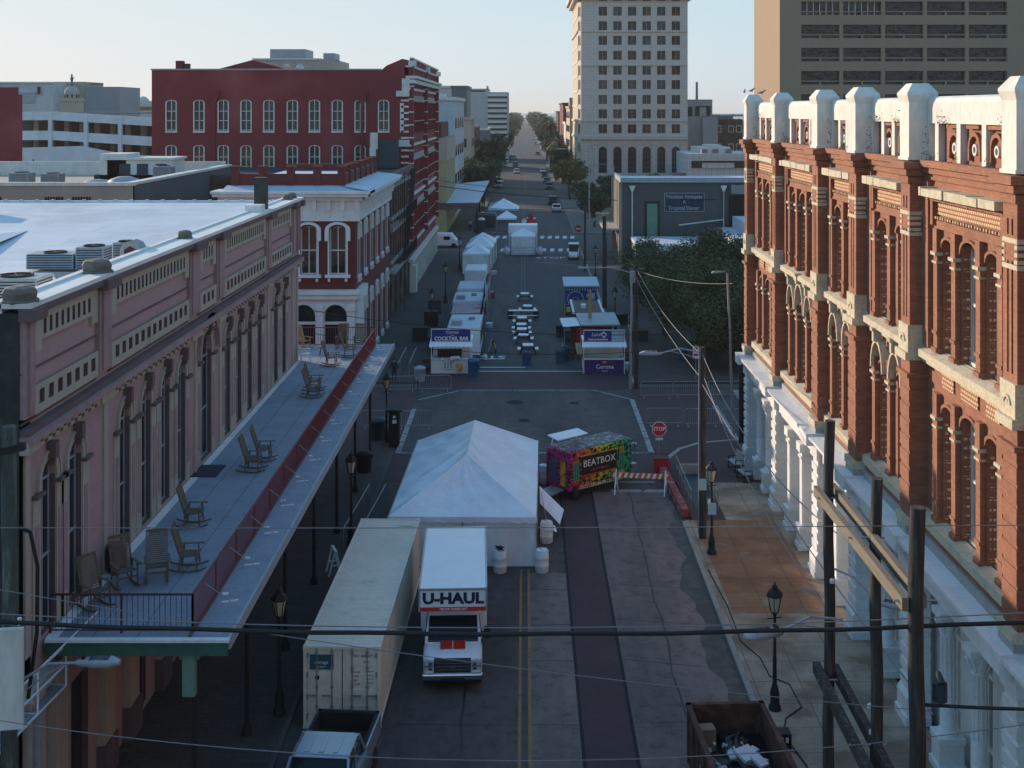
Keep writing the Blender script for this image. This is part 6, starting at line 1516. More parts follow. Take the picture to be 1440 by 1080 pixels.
# ============================================================ poles, cobra lights, wires
def pole(x, y, z, r0, r1, lb, m, lean=(0,0), name='utility_pole', cat='pole'):
    t = thing(name, lb, cat, (x,y,0)); b = MB(); n = 6
    for k in range(n):
        f, g = k/n, (k+1)/n; b.tube((lean[0]*f+.02*math.sin(k*2),lean[1]*f,z*f),(lean[0]*g+.02*math.sin(k*2+2),lean[1]*g,z*g),r0+(r1-r0)*f,r0+(r1-r0)*g,12,0,caps=(k==n-1))
    b.build('pole_shaft', m, t); return t
def cobra(par, p, q, m=M['greymet'], twin=True, s=1.0):
    """luminaire on an arm from p (pole) to q (lamp), world offsets of the parent"""
    p = Vector(p); q = Vector(q); b = MB(); mid_ = (p+q)/2+Vector((0,0,.22*s)); pts = [p+(mid_-p)*k/4 for k in range(4)]+[mid_+(q-mid_)*k/4 for k in range(5)]
    b.path(pts,.035*s,6); 
    if twin: b.path([p-Vector((0,0,.35*s)),p+(q-p)*.35+Vector((0,0,-.08))*s,p+(q-p)*.72+Vector((0,0,.1))*s],.02*s,6)
    b.build('lamp_arm', m, par)
    d = (q-p); d.z = 0; d.normalize(); a = math.atan2(d.y,d.x)
    ring = lambda x, w_, z0, z1: [(x,-w_,z0),(x,w_,z0),(x,w_*.8,z1),(x,-w_*.8,z1)]
    b = MB(); b.M = Matrix.Translation(q) @ Matrix.Rotation(a,4,'Z') @ Matrix.Diagonal((s,s,s,1))
    b.loft([ring(-.15,.05,-.03,.04),ring(0,.10,-.05,.08),ring(.3,.17,-.05,.11),ring(.65,.17,-.05,.10),ring(.85,.08,-.04,.05)],0,True,True)
    for k in range(9): b.box(.18+k*.05,-.12,.10,.2+k*.05,.12,.125,1)
    b.tube((.02,0,.06),(.02,0,.16),.05,.05,8,1); b.build('luminaire', [M['greymet'], M['black']], par)
p1 = pole(8.04,55.9,8.75,.17,.13,'tall weathered wooden pole carrying a street light at the right kerb', M['wood'])
cobra(p1,(-.05,0,8.5),(-2.0,0,8.45)); MB().tube((-.19,0,.3),(-.16,0,8.3),.03,.03,6).build('conduit', M['steel'], p1)
b = MB(); b.box(-.2,-.22,2.35,.14,-.20,2.85,0); b.build('pale_sign', M['ltblue'], p1); b = MB(); b.box(.2,-.19,1.7,.32,-.17,1.95); b.build('notice', M['wht'], p1)
o = tag(MB().box(-.17,-.1,0,.17,-.08,.5).build('pale_sign', M['ltblue']), 'pale blue sign strapped to the lantern post by the wooden pole', 'sign'); o.location = (8.14,53.8,1.9)
p2 = pole(7.8,86.6,8.6,.17,.13,'dark wooden pole on the right pavement beside the purple drinks booth', M['wood'])
b = MB(); b.tube((0,0,7.4),(.0,0,8.2),.22,.22,10); b.build('transformer', M['greymet'], p2).location = (-.25,0,0); MB().bar((-.5,0,8.35),(.6,0,8.35),.08,.1).build('crossarm', M['woodL'], p2)
p3 = pole(7.35,86.2,8.2,.10,.07,'slim pale metal pole with a long lamp arm next to a dark wooden pole', M['steel'],(.1,0),'lamp_pole','lamp pole')
cobra(p3,(.1,0,8.1),(-2.8,0,8.45),M['steel'],False)
p4 = pole(12.65,72,6.4,.2,.17,'thick black pole at the corner of the orange brick building', M['black'],(0,0),'corner_pole')
p5 = pole(12.35,73.2,9.8,.09,.06,'slim grey lamp pole leaning by the orange brick corner', M['steel'],(-.35,0),'lamp_pole','lamp pole'); cobra(p5,(-.35,0,9.7),(-.75,-.2,9.9),M['steel'],False,.8)
p6 = pole(7.8,121,9.1,.24,.18,'thick dark pole on the right pavement behind the striped awning stall', M['wood'])
p7 = pole(7.3,150,9,.16,.12,'wooden pole beside the golf cart on the right', M['wood'])
p8 = pole(10.2,196,14,.14,.1,'tall slim pole in front of the pale stone tower', M['steel'],(0,0),'lamp_pole','lamp pole'); cobra(p8,(0,0,12.8),(-4,0,13.3),M['steel'],False,1.5)
p9 = pole(12.9,180,11.5,.14,.1,'slim grey pole left of the dark grey building', M['steel'],(0,0),'lamp_pole','lamp pole'); cobra(p9,(0,0,11.2),(-2.6,0,11.5),M['steel'],False,1.2)
# H frame of three poles with paired beams
hf = thing('pole_frame', 'weathered timber frame of three thick poles joined by paired beams at the right kerb', 'pole frame', (7.6,27.5,0))
for x,y,z,r in ((7.5,30.5,11.8,.125),(7.78,27.4,11.3,.125),(7.6,24.0,11.75,.15)):
    b = MB(); 
    for k in range(8): b.tube((x-7.6+.03*math.sin(k*1.7),y-27.5,z*k/8),(x-7.6+.03*math.sin((k+1)*1.7),y-27.5,z*(k+1)/8),r*(1.15-.15*k/8),r*(1.15-.15*(k+1)/8),14,0,caps=(k==7))
    b.build('pole', M['wood'], hf)
for x,z,dx in ((-.30,9.92,.05),(.12,9.98,-.02)): MB().bar((x,3.5,z),(x+dx,-3.6,z-.02),.13,.26).build('beam', M['woodL'], hf)
for x,z,dx in ((-.32,5.55,.05),(.14,5.5,.08)): MB().bar((x,3.4,z),(x+dx,-4.2,z-.3),.18,.26).build('beam', M['wood'], hf)
b = MB(); b.tube((.45,-3.5,8.0),(.45,-3.5,8.35),.14,.14,12); b.tube((.45,-3.62,8.35),(.45,-3.4,8.5),.10,.05,8); b.build('lamp_head', M['darkbin'], hf)
b = MB()
for y,z in ((2.9,9.92),(0,9.95),(-3.4,9.9),(2.8,5.5),(-.1,5.4)): b.tube((-.42,y,z),(.4,y,z),.025,.025,6)
b.tube((-.1,3.2,7.9),(-.1,3.2,8.15),.05,.05,6); b.build('bolt', M['steel'], hf)
ins = MB()
for k,(x,y,z) in enumerate(((.1,.1,6.1),(.1,-.05,5.6),(-.1,2.7,7.9),(.05,-3.1,5.0),(.1,-3.2,4.7))): ins.lathe([(.03,0),(.07,.02),(.04,.05),(.07,.08),(.03,.12)],(x,y,z),8)
ins.build('insulator', M['plastic'], hf)
cobra(hf,(-.05,1.9,7.35),(-1.7,1.4,7.25)); cobra(hf,(-.1,3.0,8.2),(.95,2.4,7.55),M['greymet'],False,.8)
lpz = pole(-11.66,28,12.3,.19,.16,'mossy wooden pole at the left edge in front of the mauve building', M['poleG'])
cobra(lpz,(.1,0,6.45),(1.65,0,6.95)); MB().bar((.35,0,11.85),(-1.6,-.3,11.5),.22,.16).build('crossarm', M['black'], lpz)
b = MB(); b.path([(-1.2,.3,9.9),(-.2,.3,10.05),(.35,.3,9.8),(.52,.3,9),(.5,.3,7.5),(.3,.3,6)],.045,8); b.build('cable_loop', M['black'], lpz)
def wire(lb, p, q, sag, r, m, name='cable', n=28, wob=0, grp=None):
    p = Vector(p); q = Vector(q); b = MB(); pts = []
    for k in range(n+1):
        t = k/n; a = p+(q-p)*t; pts.append((a.x,a.y,a.z-4*sag*t*(1-t)+wob*math.sin(t*37)))
    b.path(pts, r, 6); return tag(b.build(name, m), lb, 'cable', grp)
M['wlight'] = mat('pale_wire', (.20,.20,.21), .6, .1, bmp=0)
def at(px, py, Y): s = 1740/Y; return ((px-738)/s, Y, H-(py-155)/s)
wire('thick black cable crossing the whole street in the foreground', at(-60,872,24), at(1500,872,24), .27, .045, M['black'], wob=.012, name='thick_cable')
wire('thin pale wire running just above the thick black cable', at(-60,860,24.1), at(1500,858,24.1), .33, .012, M['wlight'])
wire('thin pale wire crossing the street in front of the marquee', at(-60,742,25), at(1500,738,25), .03, .010, M['wlight'])
wire('thin wire sagging low across the bottom of the street', at(-60,1004,25), at(1500,1010,25), 0.9, .010, M['wlight'])
wire('black cable from the pole frame to the right edge low down', at(1300,991,24), at(1500,998,23), .02, .035, M['black'])
wire('thin wire from the left pole down across the gallery end', at(-40,822,26), at(1310,1000,26), .25, .010, M['wlight'])
for k,(a,c,sg) in enumerate((((7.85,86.6,8.3),(8.0,55.9,8.4),.5),((7.7,86.6,7.9),(8.0,55.9,7.3),.4),((8.0,55.9,8.5),(7.7,30.6,9.0),.9),((8.1,55.9,7.4),(7.6,30.6,6.9),.7),((8.0,55.9,7.1),(9.9,30,4.8),.4),((7.8,86.6,8.4),(7.8,121,8.8),.6),((7.9,86.6,8.2),(12.3,73.2,9.2),.3))):
    wire(('upper','lower','rising','middle','steep','far','slanting')[k]+' roadside wire '+('between the far wooden pole and the street light pole','between the far wooden pole and the street light pole','from the street light pole to the timber frame','from the street light pole to the timber frame','from the street light pole down over the right pavement','from the far wooden pole to the thick dark pole','from the far wooden pole to the corner lamp pole')[k], a, c, sg, .018, M['wlight'] if k!=5 else M['black'])
wire('dark wire crossing the far end of the first block', (-12.5,70,8.2), (12.5,66,7.8), .8, .02, M['black'])
wire('dark wire crossing low over the brick crossing', (-12.5,72,6.5), (12.5,72,6.0), 1.0, .02, M['black'])
wire('dark wire crossing before the second junction', (-14,168,9.5), (24,156,8.2), .9, .05, M['black']); wire('lower dark wire crossing before the second junction', (-12,165,7), (8,165,6.5), .5, .03, M['black'])
wire('dark wire over the far canopy', (-13,185,9), (13,185,8), .8, .04, M['black'])
# ============================================================ signs
st = thing('stop_sign', 'red octagonal STOP sign at the right corner behind the colourful trailer', 'stop sign', (7.27,67,0))
MB().tube((0,0,0),(0,0,2.6),.03,.03,8).build('post', M['steel'], st)
oc = lambda r: [(r*math.cos(PI/8+k*PI/4),2.2+r*math.sin(PI/8+k*PI/4)) for k in range(8)]
MB().extr(oc(.42),'xz',-.05,-.035).build('sign_border', M['wht'], st); MB().extr(oc(.385),'xz',-.056,-.049).build('sign_plate', M['sign_red'], st)
text('STOP', .30, M['wht'], st, (0,-.06,2.2), FACE_CAM, ext=.003, off=.006, sx=.9)
MB().box(-.2,-.05,1.6,.2,-.035,1.72).build('small_plate', M['wht'], st); text('ALL WAY', .08, M['sign_red'], st, (0,-.055,1.66), FACE_CAM, ext=.002)
def rsign(x, y, z, lb, r=.42):
    t = thing('traffic_sign', lb, 'sign', (x,y,0)); MB().tube((0,0,0),(0,0,z+.4),.03,.03,8).build('post', M['steel'], t)
    b = MB(); pts = [(r*math.cos(k*PI/8),z+r*math.sin(k*PI/8)) for k in range(16)]; b.extr(pts,'xz',-.05,-.03); b.build('plate', M['sign_red'], t); MB().box(-r*.7,-.06,z-.08,r*.7,-.05,z+.08).build('bar', M['wht'], t)
rsign(7.6,176,2.6,'round red no-entry style sign beyond the golf cart',.5)
rsign(-6.9,203,2.7,'small round reddish sign under the blue canopy corner',.45)
t = thing('parking_sign', 'small white sign with red marks on a post by the far right pavement', 'sign', (12.3,89,0)); MB().tube((0,0,0),(0,0,2.6),.03,.03,6).build('post', M['steel'], t); MB().box(-.22,-.05,1.6,.22,-.03,2.5).build('plate', M['wht'], t); MB().box(-.12,-.06,2.2,.12,-.05,2.4).box(-.15,-.06,1.8,.15,-.05,1.95).build('mark', M['sign_red'], t)
t = thing('parking_sign', 'small pale plate on a thin pole above the crosswalk tent', 'sign', (-.1,190,0)); MB().tube((0,0,0),(0,0,2.4),.03,.03,6).build('post', M['steel'], t); MB().lathe([(.4,0),(.4,.04)],(0,0,0),16).build('plate', M['wht'], t).matrix_local = Matrix.Translation((0,0,2.4)) @ Matrix.Rotation(R(90),4,'X')
# ============================================================ barricades, fences, ramp walls, benches, bins
bc = thing('road_barricade', 'orange and white striped road barricade with one leg fallen sideways behind the trailer', 'barricade', (5.9,62.9,0), R(-8))
b = MB(); b.box(-1.5,-.03,.75,1.45,.0,1.0,0); 
for k in range(10): x = -1.45+k*.29; b.extr([(x,.75),(x+.13,.75),(x+.22,1.0),(x+.09,1.0)],'xz',-.036,-.031,1)
b.build('striped_board', [M['orange'], M['wht']], bc)
for s,x in ((-1,-1.3),(1,1.2)):
    b = MB(); b.bar((x,-.5,0),(x+.05,-.02,1.15),.05,.09); b.bar((x+.1,.5,0),(x+.05,0,1.15),.05,.09); b.bar((x+.02,-.3,.45),(x+.08,.3,.45),.04,.06); b.build('leg', M['wht'], bc)
sw_ = thing('sawhorse', 'small white A-frame stand on the left kerb near the container', 'A-frame', (-7.95,51.6,.13), R(20))
for s in (-1,1):
    for y in (-.3,.3): MB().bar((s*.28,y,0),(s*.03,y,1.0),.05,.07).build('leg', M['wht'], sw_)
MB().box(-.06,-.4,.95,.06,.4,1.05).build('top_rail', M['wht'], sw_); MB().box(-.2,-.3,.4,.2,-.26,.46).box(-.2,.26,.4,.2,.3,.46).build('brace', M['wht'], sw_)
def barrier(lb, x, y, rz, L=2.2, m=M['steel'], name='crowd_barrier'):
    t = thing(name, lb, 'barrier', (x,y,0), rz, 'steel crowd barriers')
    b = MB(); b.path([(-L/2,0,.2),(-L/2,0,1.0),(-L/2+.1,0,1.1),(L/2-.1,0,1.1),(L/2,0,1.0),(L/2,0,.2),(-L/2,0,.2)],.02,6); b.build('frame', m, t)
    b = MB()
    for k in range(1,int(L/.13)): b.tube((-L/2+k*.13,0,.2),(-L/2+k*.13,0,1.1),.007,.007,4)
    b.build('bars', m, t)
    for s in (-1,1): MB().bar((s*(L/2-.25),-.25,.02),(s*(L/2-.25),.25,.02),.05,.02).bar((s*(L/2-.25),0,.02),(s*(L/2-.25),0,.2),.03,.03).build('foot', m, t)
pos = ['leftmost','second','third','rightmost']
for k in range(4): barrier(pos[k]+' of the crowd barriers along the far right kerb', 8.9+k*2.3, 83.6+.1*k, R((2,-1,1,0)[k]))
for k in range(4): barrier(pos[k]+' of the crowd barriers across the side street nearer the camera', 8.6+k*2.3, 76.2-.1*k, R((0,1,-1,1)[k]))
barrier('dark crowd barrier at the far left corner', -8.6, 85.4, R(3)); barrier('dark crowd barrier beside the one at the far left corner', -6.2, 85.6, R(5))
barrier('crowd barrier by the bins on the left side street', -8.9, 75.6, 0); barrier('crowd barrier right of the black bin kiosk', -6.7, 75.6, R(2))
barrier('sunlit barrier at the second junction, right kerb', 8.0, 157, R(2)); barrier('sunlit barrier beside the thick dark pole at the second junction', 10.3, 157.2, R(-3)); barrier('long barrier before the small crosswalk tent', 0.0, 166, 0, 3.6)
rw = thing('ramp_wall', 'red painted low kerb wall beside the sunken kerb ramp on the right corner', 'kerb wall', (7.55,62.6,0), R(2.2))
b = MB(); b.box(-.22,-3.6,0,.16,3.6,.42); b.build('kerb_block', M['redpaint'], rw, bevel=.04); 
for k in range(5): MB().box(-.235,-3+k*1.4,.1,-.22,-2.6+k*1.4,.3).build('scar', M['concrete'], rw)
rp = thing('red_box', 'red painted square bollard box behind the stop sign post', 'bollard', (7.35,66.6,0)); MB().box(-.4,-.35,0,.4,.35,.75).build('box', M['sign_red'], rp, bevel=.05); MB().box(-.42,-.37,.72,.42,.37,.78).build('lid', M['maroon'], rp)
rr_ = thing('ramp_railing', 'pair of steel handrails round the sunken ramp on the right corner', 'railing', (8.2,62.4,.13))
for x in (-.15,1.15):
    b = MB(); b.tube((x,-2.6,.95),(x,3.4,.95),.022,.022,6)
    b.tube((x,-2.6,.5),(x,3.4,.5),.015,.015,6)
    for k in range(6): b.tube((x,-2.6+k*1.2,0),(x,-2.6+k*1.2,.95),.02,.02,6)
    b.build('handrail', M['steel'], rr_)
b = MB(); b.box(.0,3.3,-.05,1.2,3.5,.5); b.box(1.18,-1.0,0,1.34,3.5,.45); b.build('retaining_wall', M['concrete'], rr_)
b = MB(); b.box(.1,-2.5,.001,1.1,3.2,.02); b.build('ramp_floor', M['darkbin'], rr_)
rl = thing('ramp_railing', 'pair of pale handrails at the left corner ramp beside the marquee', 'railing', (-7.5,57.6,.13), R(-3))
for x in (-.3,.5):
    b = MB(); b.tube((x,-3.2,.95),(x,3.2,.95),.03,.03,6)
    for k in range(5): b.tube((x,-3.2+k*1.6,0),(x,-3.2+k*1.6,.95),.02,.02,6)
    b.build('handrail', M['steel'], rl)
rl2 = thing('ramp_railing', 'pale handrails on the left pavement beside the cocktail bar stall', 'railing', (-8.9,93,.13))
for x in (-.3,.5):
    b = MB(); b.tube((x,-3.2,.95),(x,3.2,.95),.03,.03,6)
    for k in range(5): b.tube((x,-3.2+k*1.6,0),(x,-3.2+k*1.6,.95),.02,.02,6)
    b.build('handrail', M['steel'], rl2)
def bench(lb, x, y, rz):
    t = thing('bench', lb, 'bench', (x,y,.13), rz, 'metal benches outside the orange brick building')
    MB().cbox(0,0,.44,1.15,.45,.03).build('seat', M['steel'], t, bevel=.01); MB().cbox(0,.26,.72,1.15,.03,.5,0,0,R(-14)).build('backrest', M['steel'], t, bevel=.01)
    for s in (-1,1):
        b = MB(); b.bar((s*.5,-.2,0),(s*.5,-.15,.62),.04,.05); b.bar((s*.5,.2,0),(s*.5,.3,.9),.04,.05); b.bar((s*.5,-.2,.62),(s*.5,.22,.62),.05,.04); b.bar((s*.5,-.25,.03),(s*.5,.25,.03),.04,.04); b.build('leg', M['black'], t)
bench('grey metal bench at the corner, farther of the pair', 11.3, 66.5, R(-78)); bench('grey metal bench at the corner, nearer of the pair', 11.45, 64.6, R(-78))
def bin_(lb, x, y, m=M['black'], r=.35, h=1.0, lidm=None, grp=None):
    t = thing('rubbish_bin', lb, 'bin', (x,y,.0), 0, grp); MB().lathe([(r*.85,0),(r*.9,.1),(r,h*.85),(r*1.06,h*.88),(r*1.04,h*.94)],(0,0,0),16).build('bin_body', m, t); MB().lathe([(r*1.05,h*.94),(r*.9,h*1.02),(r*.4,h*1.08)],(0,0,0),16).build('lid', lidm or m, t); return t
bin_('black round bin on the left pavement behind the marquee', -8.6,66.2,M['black'],.42,1.15); bin_('dark blue bin beside the crowd barrier at the left corner', -8.7,73.2,M['darkbin'],.5,1.2)
t = thing('bin_kiosk', 'tall black box with small stickers at the left corner', 'kiosk', (-7.55,71.6,.1)); MB().box(-.3,-.3,0,.3,.3,2.0).build('box', M['black'], t, bevel=.03); MB().box(-.5,-.4,2.0,.5,.4,2.08).build('cap', M['black'], t); MB().box(-.08,-.31,1.3,.16,-.3,1.5).box(-.05,-.31,1.6,.1,-.3,1.75).build('sticker', M['wht'], t)
bin_('blue barrel bin in front of the last picnic table', .15,94.6,M['bluebin'],.36,.95,M['darkbin'],'blue barrel bins among the stalls')
bin_('blue barrel bin left of the purple drinks booth', 2.75,95.3,M['bluebin'],.38,1.0,M['darkbin'],'blue barrel bins among the stalls'); bin_('blue barrel bin beside another one by the purple booth', 3.15,96.6,M['bluebin'],.38,1.0,M['darkbin'],'blue barrel bins among the stalls')
bin_('dark blue bin left of the brown roofed trailer', 3.1,106.5,M['darkbin'],.42,1.0,None,'blue barrel bins among the stalls'); bin_('blue crate bin at the right front corner of the cocktail bar', -3.75,90.4,M['bluebin'],.42,1.25,M['bluebin'],'blue barrel bins among the stalls')
bin_('grey barrel at the left front corner of the cocktail bar', -7.55,88.9,M['greymet'],.42,1.0); bin_('blue bin in the far right paved lot', 12.2,95.5,M['bluebin'],.4,1.0)
t = thing('power_box', 'black power distribution box with white sockets beside the dumpster', 'power box', (7.75,37.5,.134)); MB().box(-.25,-.2,.05,.3,.25,.5).build('case', M['black'], t, bevel=.02); MB().box(-.05,-.21,.25,.05,-.2,.4).box(.12,-.21,.25,.2,-.2,.4).build('socket', M['wht'], t); MB().bar((-.3,0,.02),(.35,0,.02),.5,.04).build('base', M['cardb'], t)
b = MB(); b.path([(8.1,37.6,.15),(8.3,36.4,.15),(8.25,35.4,.15),(8.5,34.6,.15),(8.4,33,.15)],.03,6); tag(b.build('ground_cable', M['black']), 'thick black power cord trailing along the pavement by the dumpster', 'cord')
b = MB(); b.path([(7.7,52,.15),(7.9,48,.15),(7.85,45,.15),(8.3,43.6,.15),(8.35,42.2,.15),(8.9,41.6,.15),(8.95,40,.15),(8.3,39.3,.15),(7.9,38,.15)],.022,6); tag(b.build('ground_cable', M['black']), 'thin dark power cord winding along the right kerb', 'cord')
t = thing('traffic_cone', 'orange traffic cone between the white columns at the lower right', 'cone', (11.95,33.6,.13)); MB().lathe([(.16,.03),(.03,.72)],(0,0,0),16).build('cone_body', M['orange'], t); MB().box(-.2,-.2,0,.2,.2,.04).build('base', M['black'], t)
# billboard with catwalk at the lower left edge
bb_ = thing('billboard', 'white billboard panel with a grated catwalk at the lower left edge', 'billboard', (-12.0,29,0))
b = MB(); b.cbox(-.55,-1.6,4.9,.12,3.0,4.6,0,R(-6)); b.extr([(2.2,-3.2),(.0,-3.0),(.0,-3.05),(1.5,-3.4)],'xy',6.3,8.55) if 0 else b.cbox(.45,-3.2,7.55,2.1,.12,2.1,0,R(8))
for x_ in (-.2,.9,1.35): b.tube((x_,-3.05+x_*.1,8.6),(x_,-3.05+x_*.1,8.75),.05,.05,8)
b.build('panel', M['whitew'], bb_)
b = MB(); a0 = Vector((.25,2.7,4.72)); a1 = Vector((-.25,-3.4,4.72)); dd = (a1-a0).normalized(); nn_ = Vector((-dd.y,dd.x,0))
for k in range(14): o_ = nn_*(-.02-.05*k); b.bar(a0+o_,a1+o_,.022,.03)
b.build('grating', M['greymet'], bb_)
b = MB()
for h_ in (0,.55,1.05): b.bar(a0+Vector((0,0,h_)),a1+Vector((0,0,h_)),.04,.04)
for k in range(5): p = a0+(a1-a0)*k/4; b.bar(p,p+Vector((0,0,1.05)),.04,.04); b.bar(p,p-Vector((.0,0,.0))+nn_*-.75,.04,.04)
b.bar(a0+Vector((0,0,1.05)),a0+nn_*-.75+Vector((0,0,1.05)),.04,.04); b.bar(a0+nn_*-.75,a0+nn_*-.75+Vector((0,0,1.05)),.04,.04); b.bar(a0+Vector((.35,1.3,1.35)),a1+Vector((0,0,1.0)),.03,.03)
b.build('railing', M['plastic'], bb_)
for y in (-1.5,1.5): MB().bar((0,y,0),(0,y,4.7),.14,.14).build('support_post', M['greymet'], bb_)
# ============================================================ stalls between the junctions
def booth(lb, x, y, w2, d, hc, ht, side, front, lines):
    t = thing('market_stall', lb, 'stall', (x,y,0))
    b = MB(); b.box(-w2,0,0,w2,.05,1.05,0); b.box(-w2,0,0,-w2+.05,d,1.05,1); b.box(w2-.05,0,0,w2,d,1.05,1); b.box(-w2,d-.05,0,w2,d,2.2,1); b.box(-w2,-.1,1.05,w2,.35,1.1,1); b.build('counter', [front, M['white']], t)
    for px in (-w2,w2):
        for py in (0,d): MB().tube((px,py,0),(px,py,2.3),.04,.04,6).build('post', M['white'], t)
    b = MB(); b.quad((-w2-.15,-.5,2.1),(w2+.15,-.5,2.1),(w2+.1,.1,2.4),(-w2-.1,.1,2.4)); b.box(-w2-.1,.1,2.38,w2+.1,d+.1,2.45)
    for k in range(10): a_ = -w2-.15+k*(2*w2+.3)/10; b.extr([(a_,2.1),(a_+(2*w2+.3)/10,2.1),(a_+(2*w2+.3)/20,1.92)],'xz',-.51,-.49)
    b.build('awning', M['tent'], t)
    b = MB(); b.box(-w2,-.05,2.35,w2,.0,ht,0); s = b.build('sign_board', side, t)
    b = MB(); b.box(-w2-.03,-.06,2.33,w2+.03,-.02,2.38); b.box(-w2-.03,-.06,ht-.02,w2+.03,-.02,ht+.04); b.box(-w2-.03,-.06,2.33,-w2+.02,-.02,ht); b.box(w2-.02,-.06,2.33,w2+.03,-.02,ht); b.build('sign_frame', M['white'], t)
    for tx,sz,dx,z,off,sx in lines: text(tx, sz, M['wht'], s, (dx,-.07,z), FACE_CAM, ext=.006, off=off, sx=sx)
    return t
t = booth('white cocktail bar stall with a blue sign at the near left end of the market', -5.45,91.4,1.45,2.2,1.05,3.28,M['bluebanner'],M['white'],[('Corona',.30,.1,3.06,.004,1),('extra',.13,.1,2.85,0,1),('COCKTAIL BAR',.40,.03,2.58,.012,.90)])
b = MB(); b.box(-1.0,.02,1.2,.8,.06,1.8); b.build('opening', M['dark'], t)
MB().box(-.55,-.12,.35,.15,-.02,.95).build('menu_board', M['wht'], t); b = MB()
for i in range(3):
    for j in range(4): b.box(-.5+i*.22,-.135,.42+j*.13,-.36+i*.22,-.125,.49+j*.13)
b.build('menu_print', M['bluebanner'], t)
t2 = thing('goods_pile', 'heap of pale bags and a yellow box on the cocktail bar counter', 'goods', (-5.3,91.0,.0)); b = MB(); 
for k in range(9): blob(b,(rnd.uniform(-.8,.5),rnd.uniform(-.25,.1),1.18+rnd.uniform(-.04,.12)),.15,k,0,.7,5)
b.build('bag', M['paper'], t2); MB().box(.3,-.4,.3,.75,-.1,.8).build('box', M['yellow'], t2)
t = booth('white booth with a purple front panel at the near right end of the market', 5.85,91.3,1.5,2.2,1.05,3.22,M['bluebanner'],M['purple'],[])
s = [c for c in t.children if c.name.startswith('sign_board')][0]
b = MB(); b.box(.55,-.062,2.4,1.45,-.052,3.15); b.build('poster', M['ltblue'], s); b = MB()
b.arch(.15,.2,.26,2.95,.0,.0,0); b = MB(); b.extr([(-.02+.25*math.cos(k*PI/2),2.9+.25*math.sin(k*PI/2)) for k in range(4)],'xz',-.068,-.054); b.build('diamond_mark', M['wht'], s); b = MB(); b.extr([(-.02+.15*math.cos(k*PI/2),2.9+.15*math.sin(k*PI/2)) for k in range(4)],'xz',-.075,-.069); b.build('diamond_core', M['bluebanner'], s)
text('Land', .34, M['wht'], s, (-.62,-.07,2.9), FACE_CAM, ext=.006, off=.005, shear=.3); text('Seafood Sandwiches', .2, M['wht'], s, (-.45,-.07,2.55), FACE_CAM, ext=.006, off=.004, sx=.9)
text('Corona', .42, M['wht'], t, (.05,-.02,.52), FACE_CAM, ext=.006, off=.004); text('Extra', .19, M['wht'], t, (.05,-.02,.22), FACE_CAM, ext=.006)
b = MB(); b.extr([(-.12,.78),(.22,.78),(.26,.95),(.13,.87),(.05,.99),(-.03,.87),(-.16,.95)],'xz',-.02,-.005); b.build('crown_mark', M['yellow'], t)
def trailer(lb, x0, x1, y0, y1, h, mb_, mr, ac_=True, name='food_trailer'):
    t = thing(name, lb, 'food trailer', ((x0+x1)/2,(y0+y1)/2,0)); w2, d2 = (x1-x0)/2,(y1-y0)/2
    MB().box(-w2,-d2,.5,w2,d2,h).build('body', mb_, t, bevel=.06); MB().box(-w2+.05,-d2+.05,h,w2-.05,d2-.05,h+.02).build('roof', mr, t)
    MB().box(-w2+.3,-d2-.02,1.0,w2-.9,-d2-.005,2.1).build('door_panel', M['white'], t); MB().box(w2-.01,-d2+.6,1.3,w2+.02,d2-.6,2.1).build('serving_hatch', M['dark'], t)
    if ac_: MB().box(-w2+.3,-d2+.4,h+.02,-w2+1.1,-d2+1.3,h+.4).build('roof_unit', M['greymet'], t, bevel=.04); MB().lathe([(.25,h),(.25,h+.25),(.3,h+.28)],(.5,.3,0),10).build('roof_fan', M['steel'], t)
    for s in (-1,1): wheel(t, s*(w2-.12),-.3,.33,.2)
    return t
trailer('white food trailer right behind the cocktail bar stall',-6.0,-3.45,95.6,101.3,2.72,M['carpaint'],M['roofw2'])
trailer('food trailer with a reddish striped roof in the left row',-6.2,-3.7,102.4,107.8,2.6,M['maroon'],mat('pinkish_roof',(.40,.30,.33),.7,.3,1,4,c2=(.25,.06,.06),lo=.55,hi=.6),False)
trailer('pale blue roofed food trailer in the middle of the left row',-6.4,-3.8,109.5,114.5,2.6,M['carpaint'],M['roofw2'])
trailer('white roofed food trailer behind the pale blue one',-6.4,-3.9,117,122,2.6,M['white'],M['roofw2'],False)
trailer('white square box trailer just before the small white tents',-6.2,-4.0,127,132,3.0,M['white'],M['white'],False)
bn = thing('banner_row', 'tall red and yellow painted banner panels standing along the left food trailers', 'banner', (-3.35,112,0))
b = MB(); b.box(-.06,-7.5,2.2,.06,7.5,3.3,0); b.box(.065,-6,2.3,.08,-1,3.2,1); b.box(.065,2,2.3,.08,6,3.2,1); b.loft([[( -.06,7.5,2.2),(.06,7.5,2.2),(.06,7.5,3.3),(-.06,7.5,3.3)],[( -.06,10.5,2.4),(.06,10.5,2.4),(.06,10.5,4.2),(-.06,10.5,4.2)]],2); b.build('panel', [M['purple'], M['yellow'], M['sign_red']], bn)
for y in (-7.4,0,7.4): MB().tube((0,y,0),(0,y,3.3),.04,.04,6).build('post', M['steel'], bn)
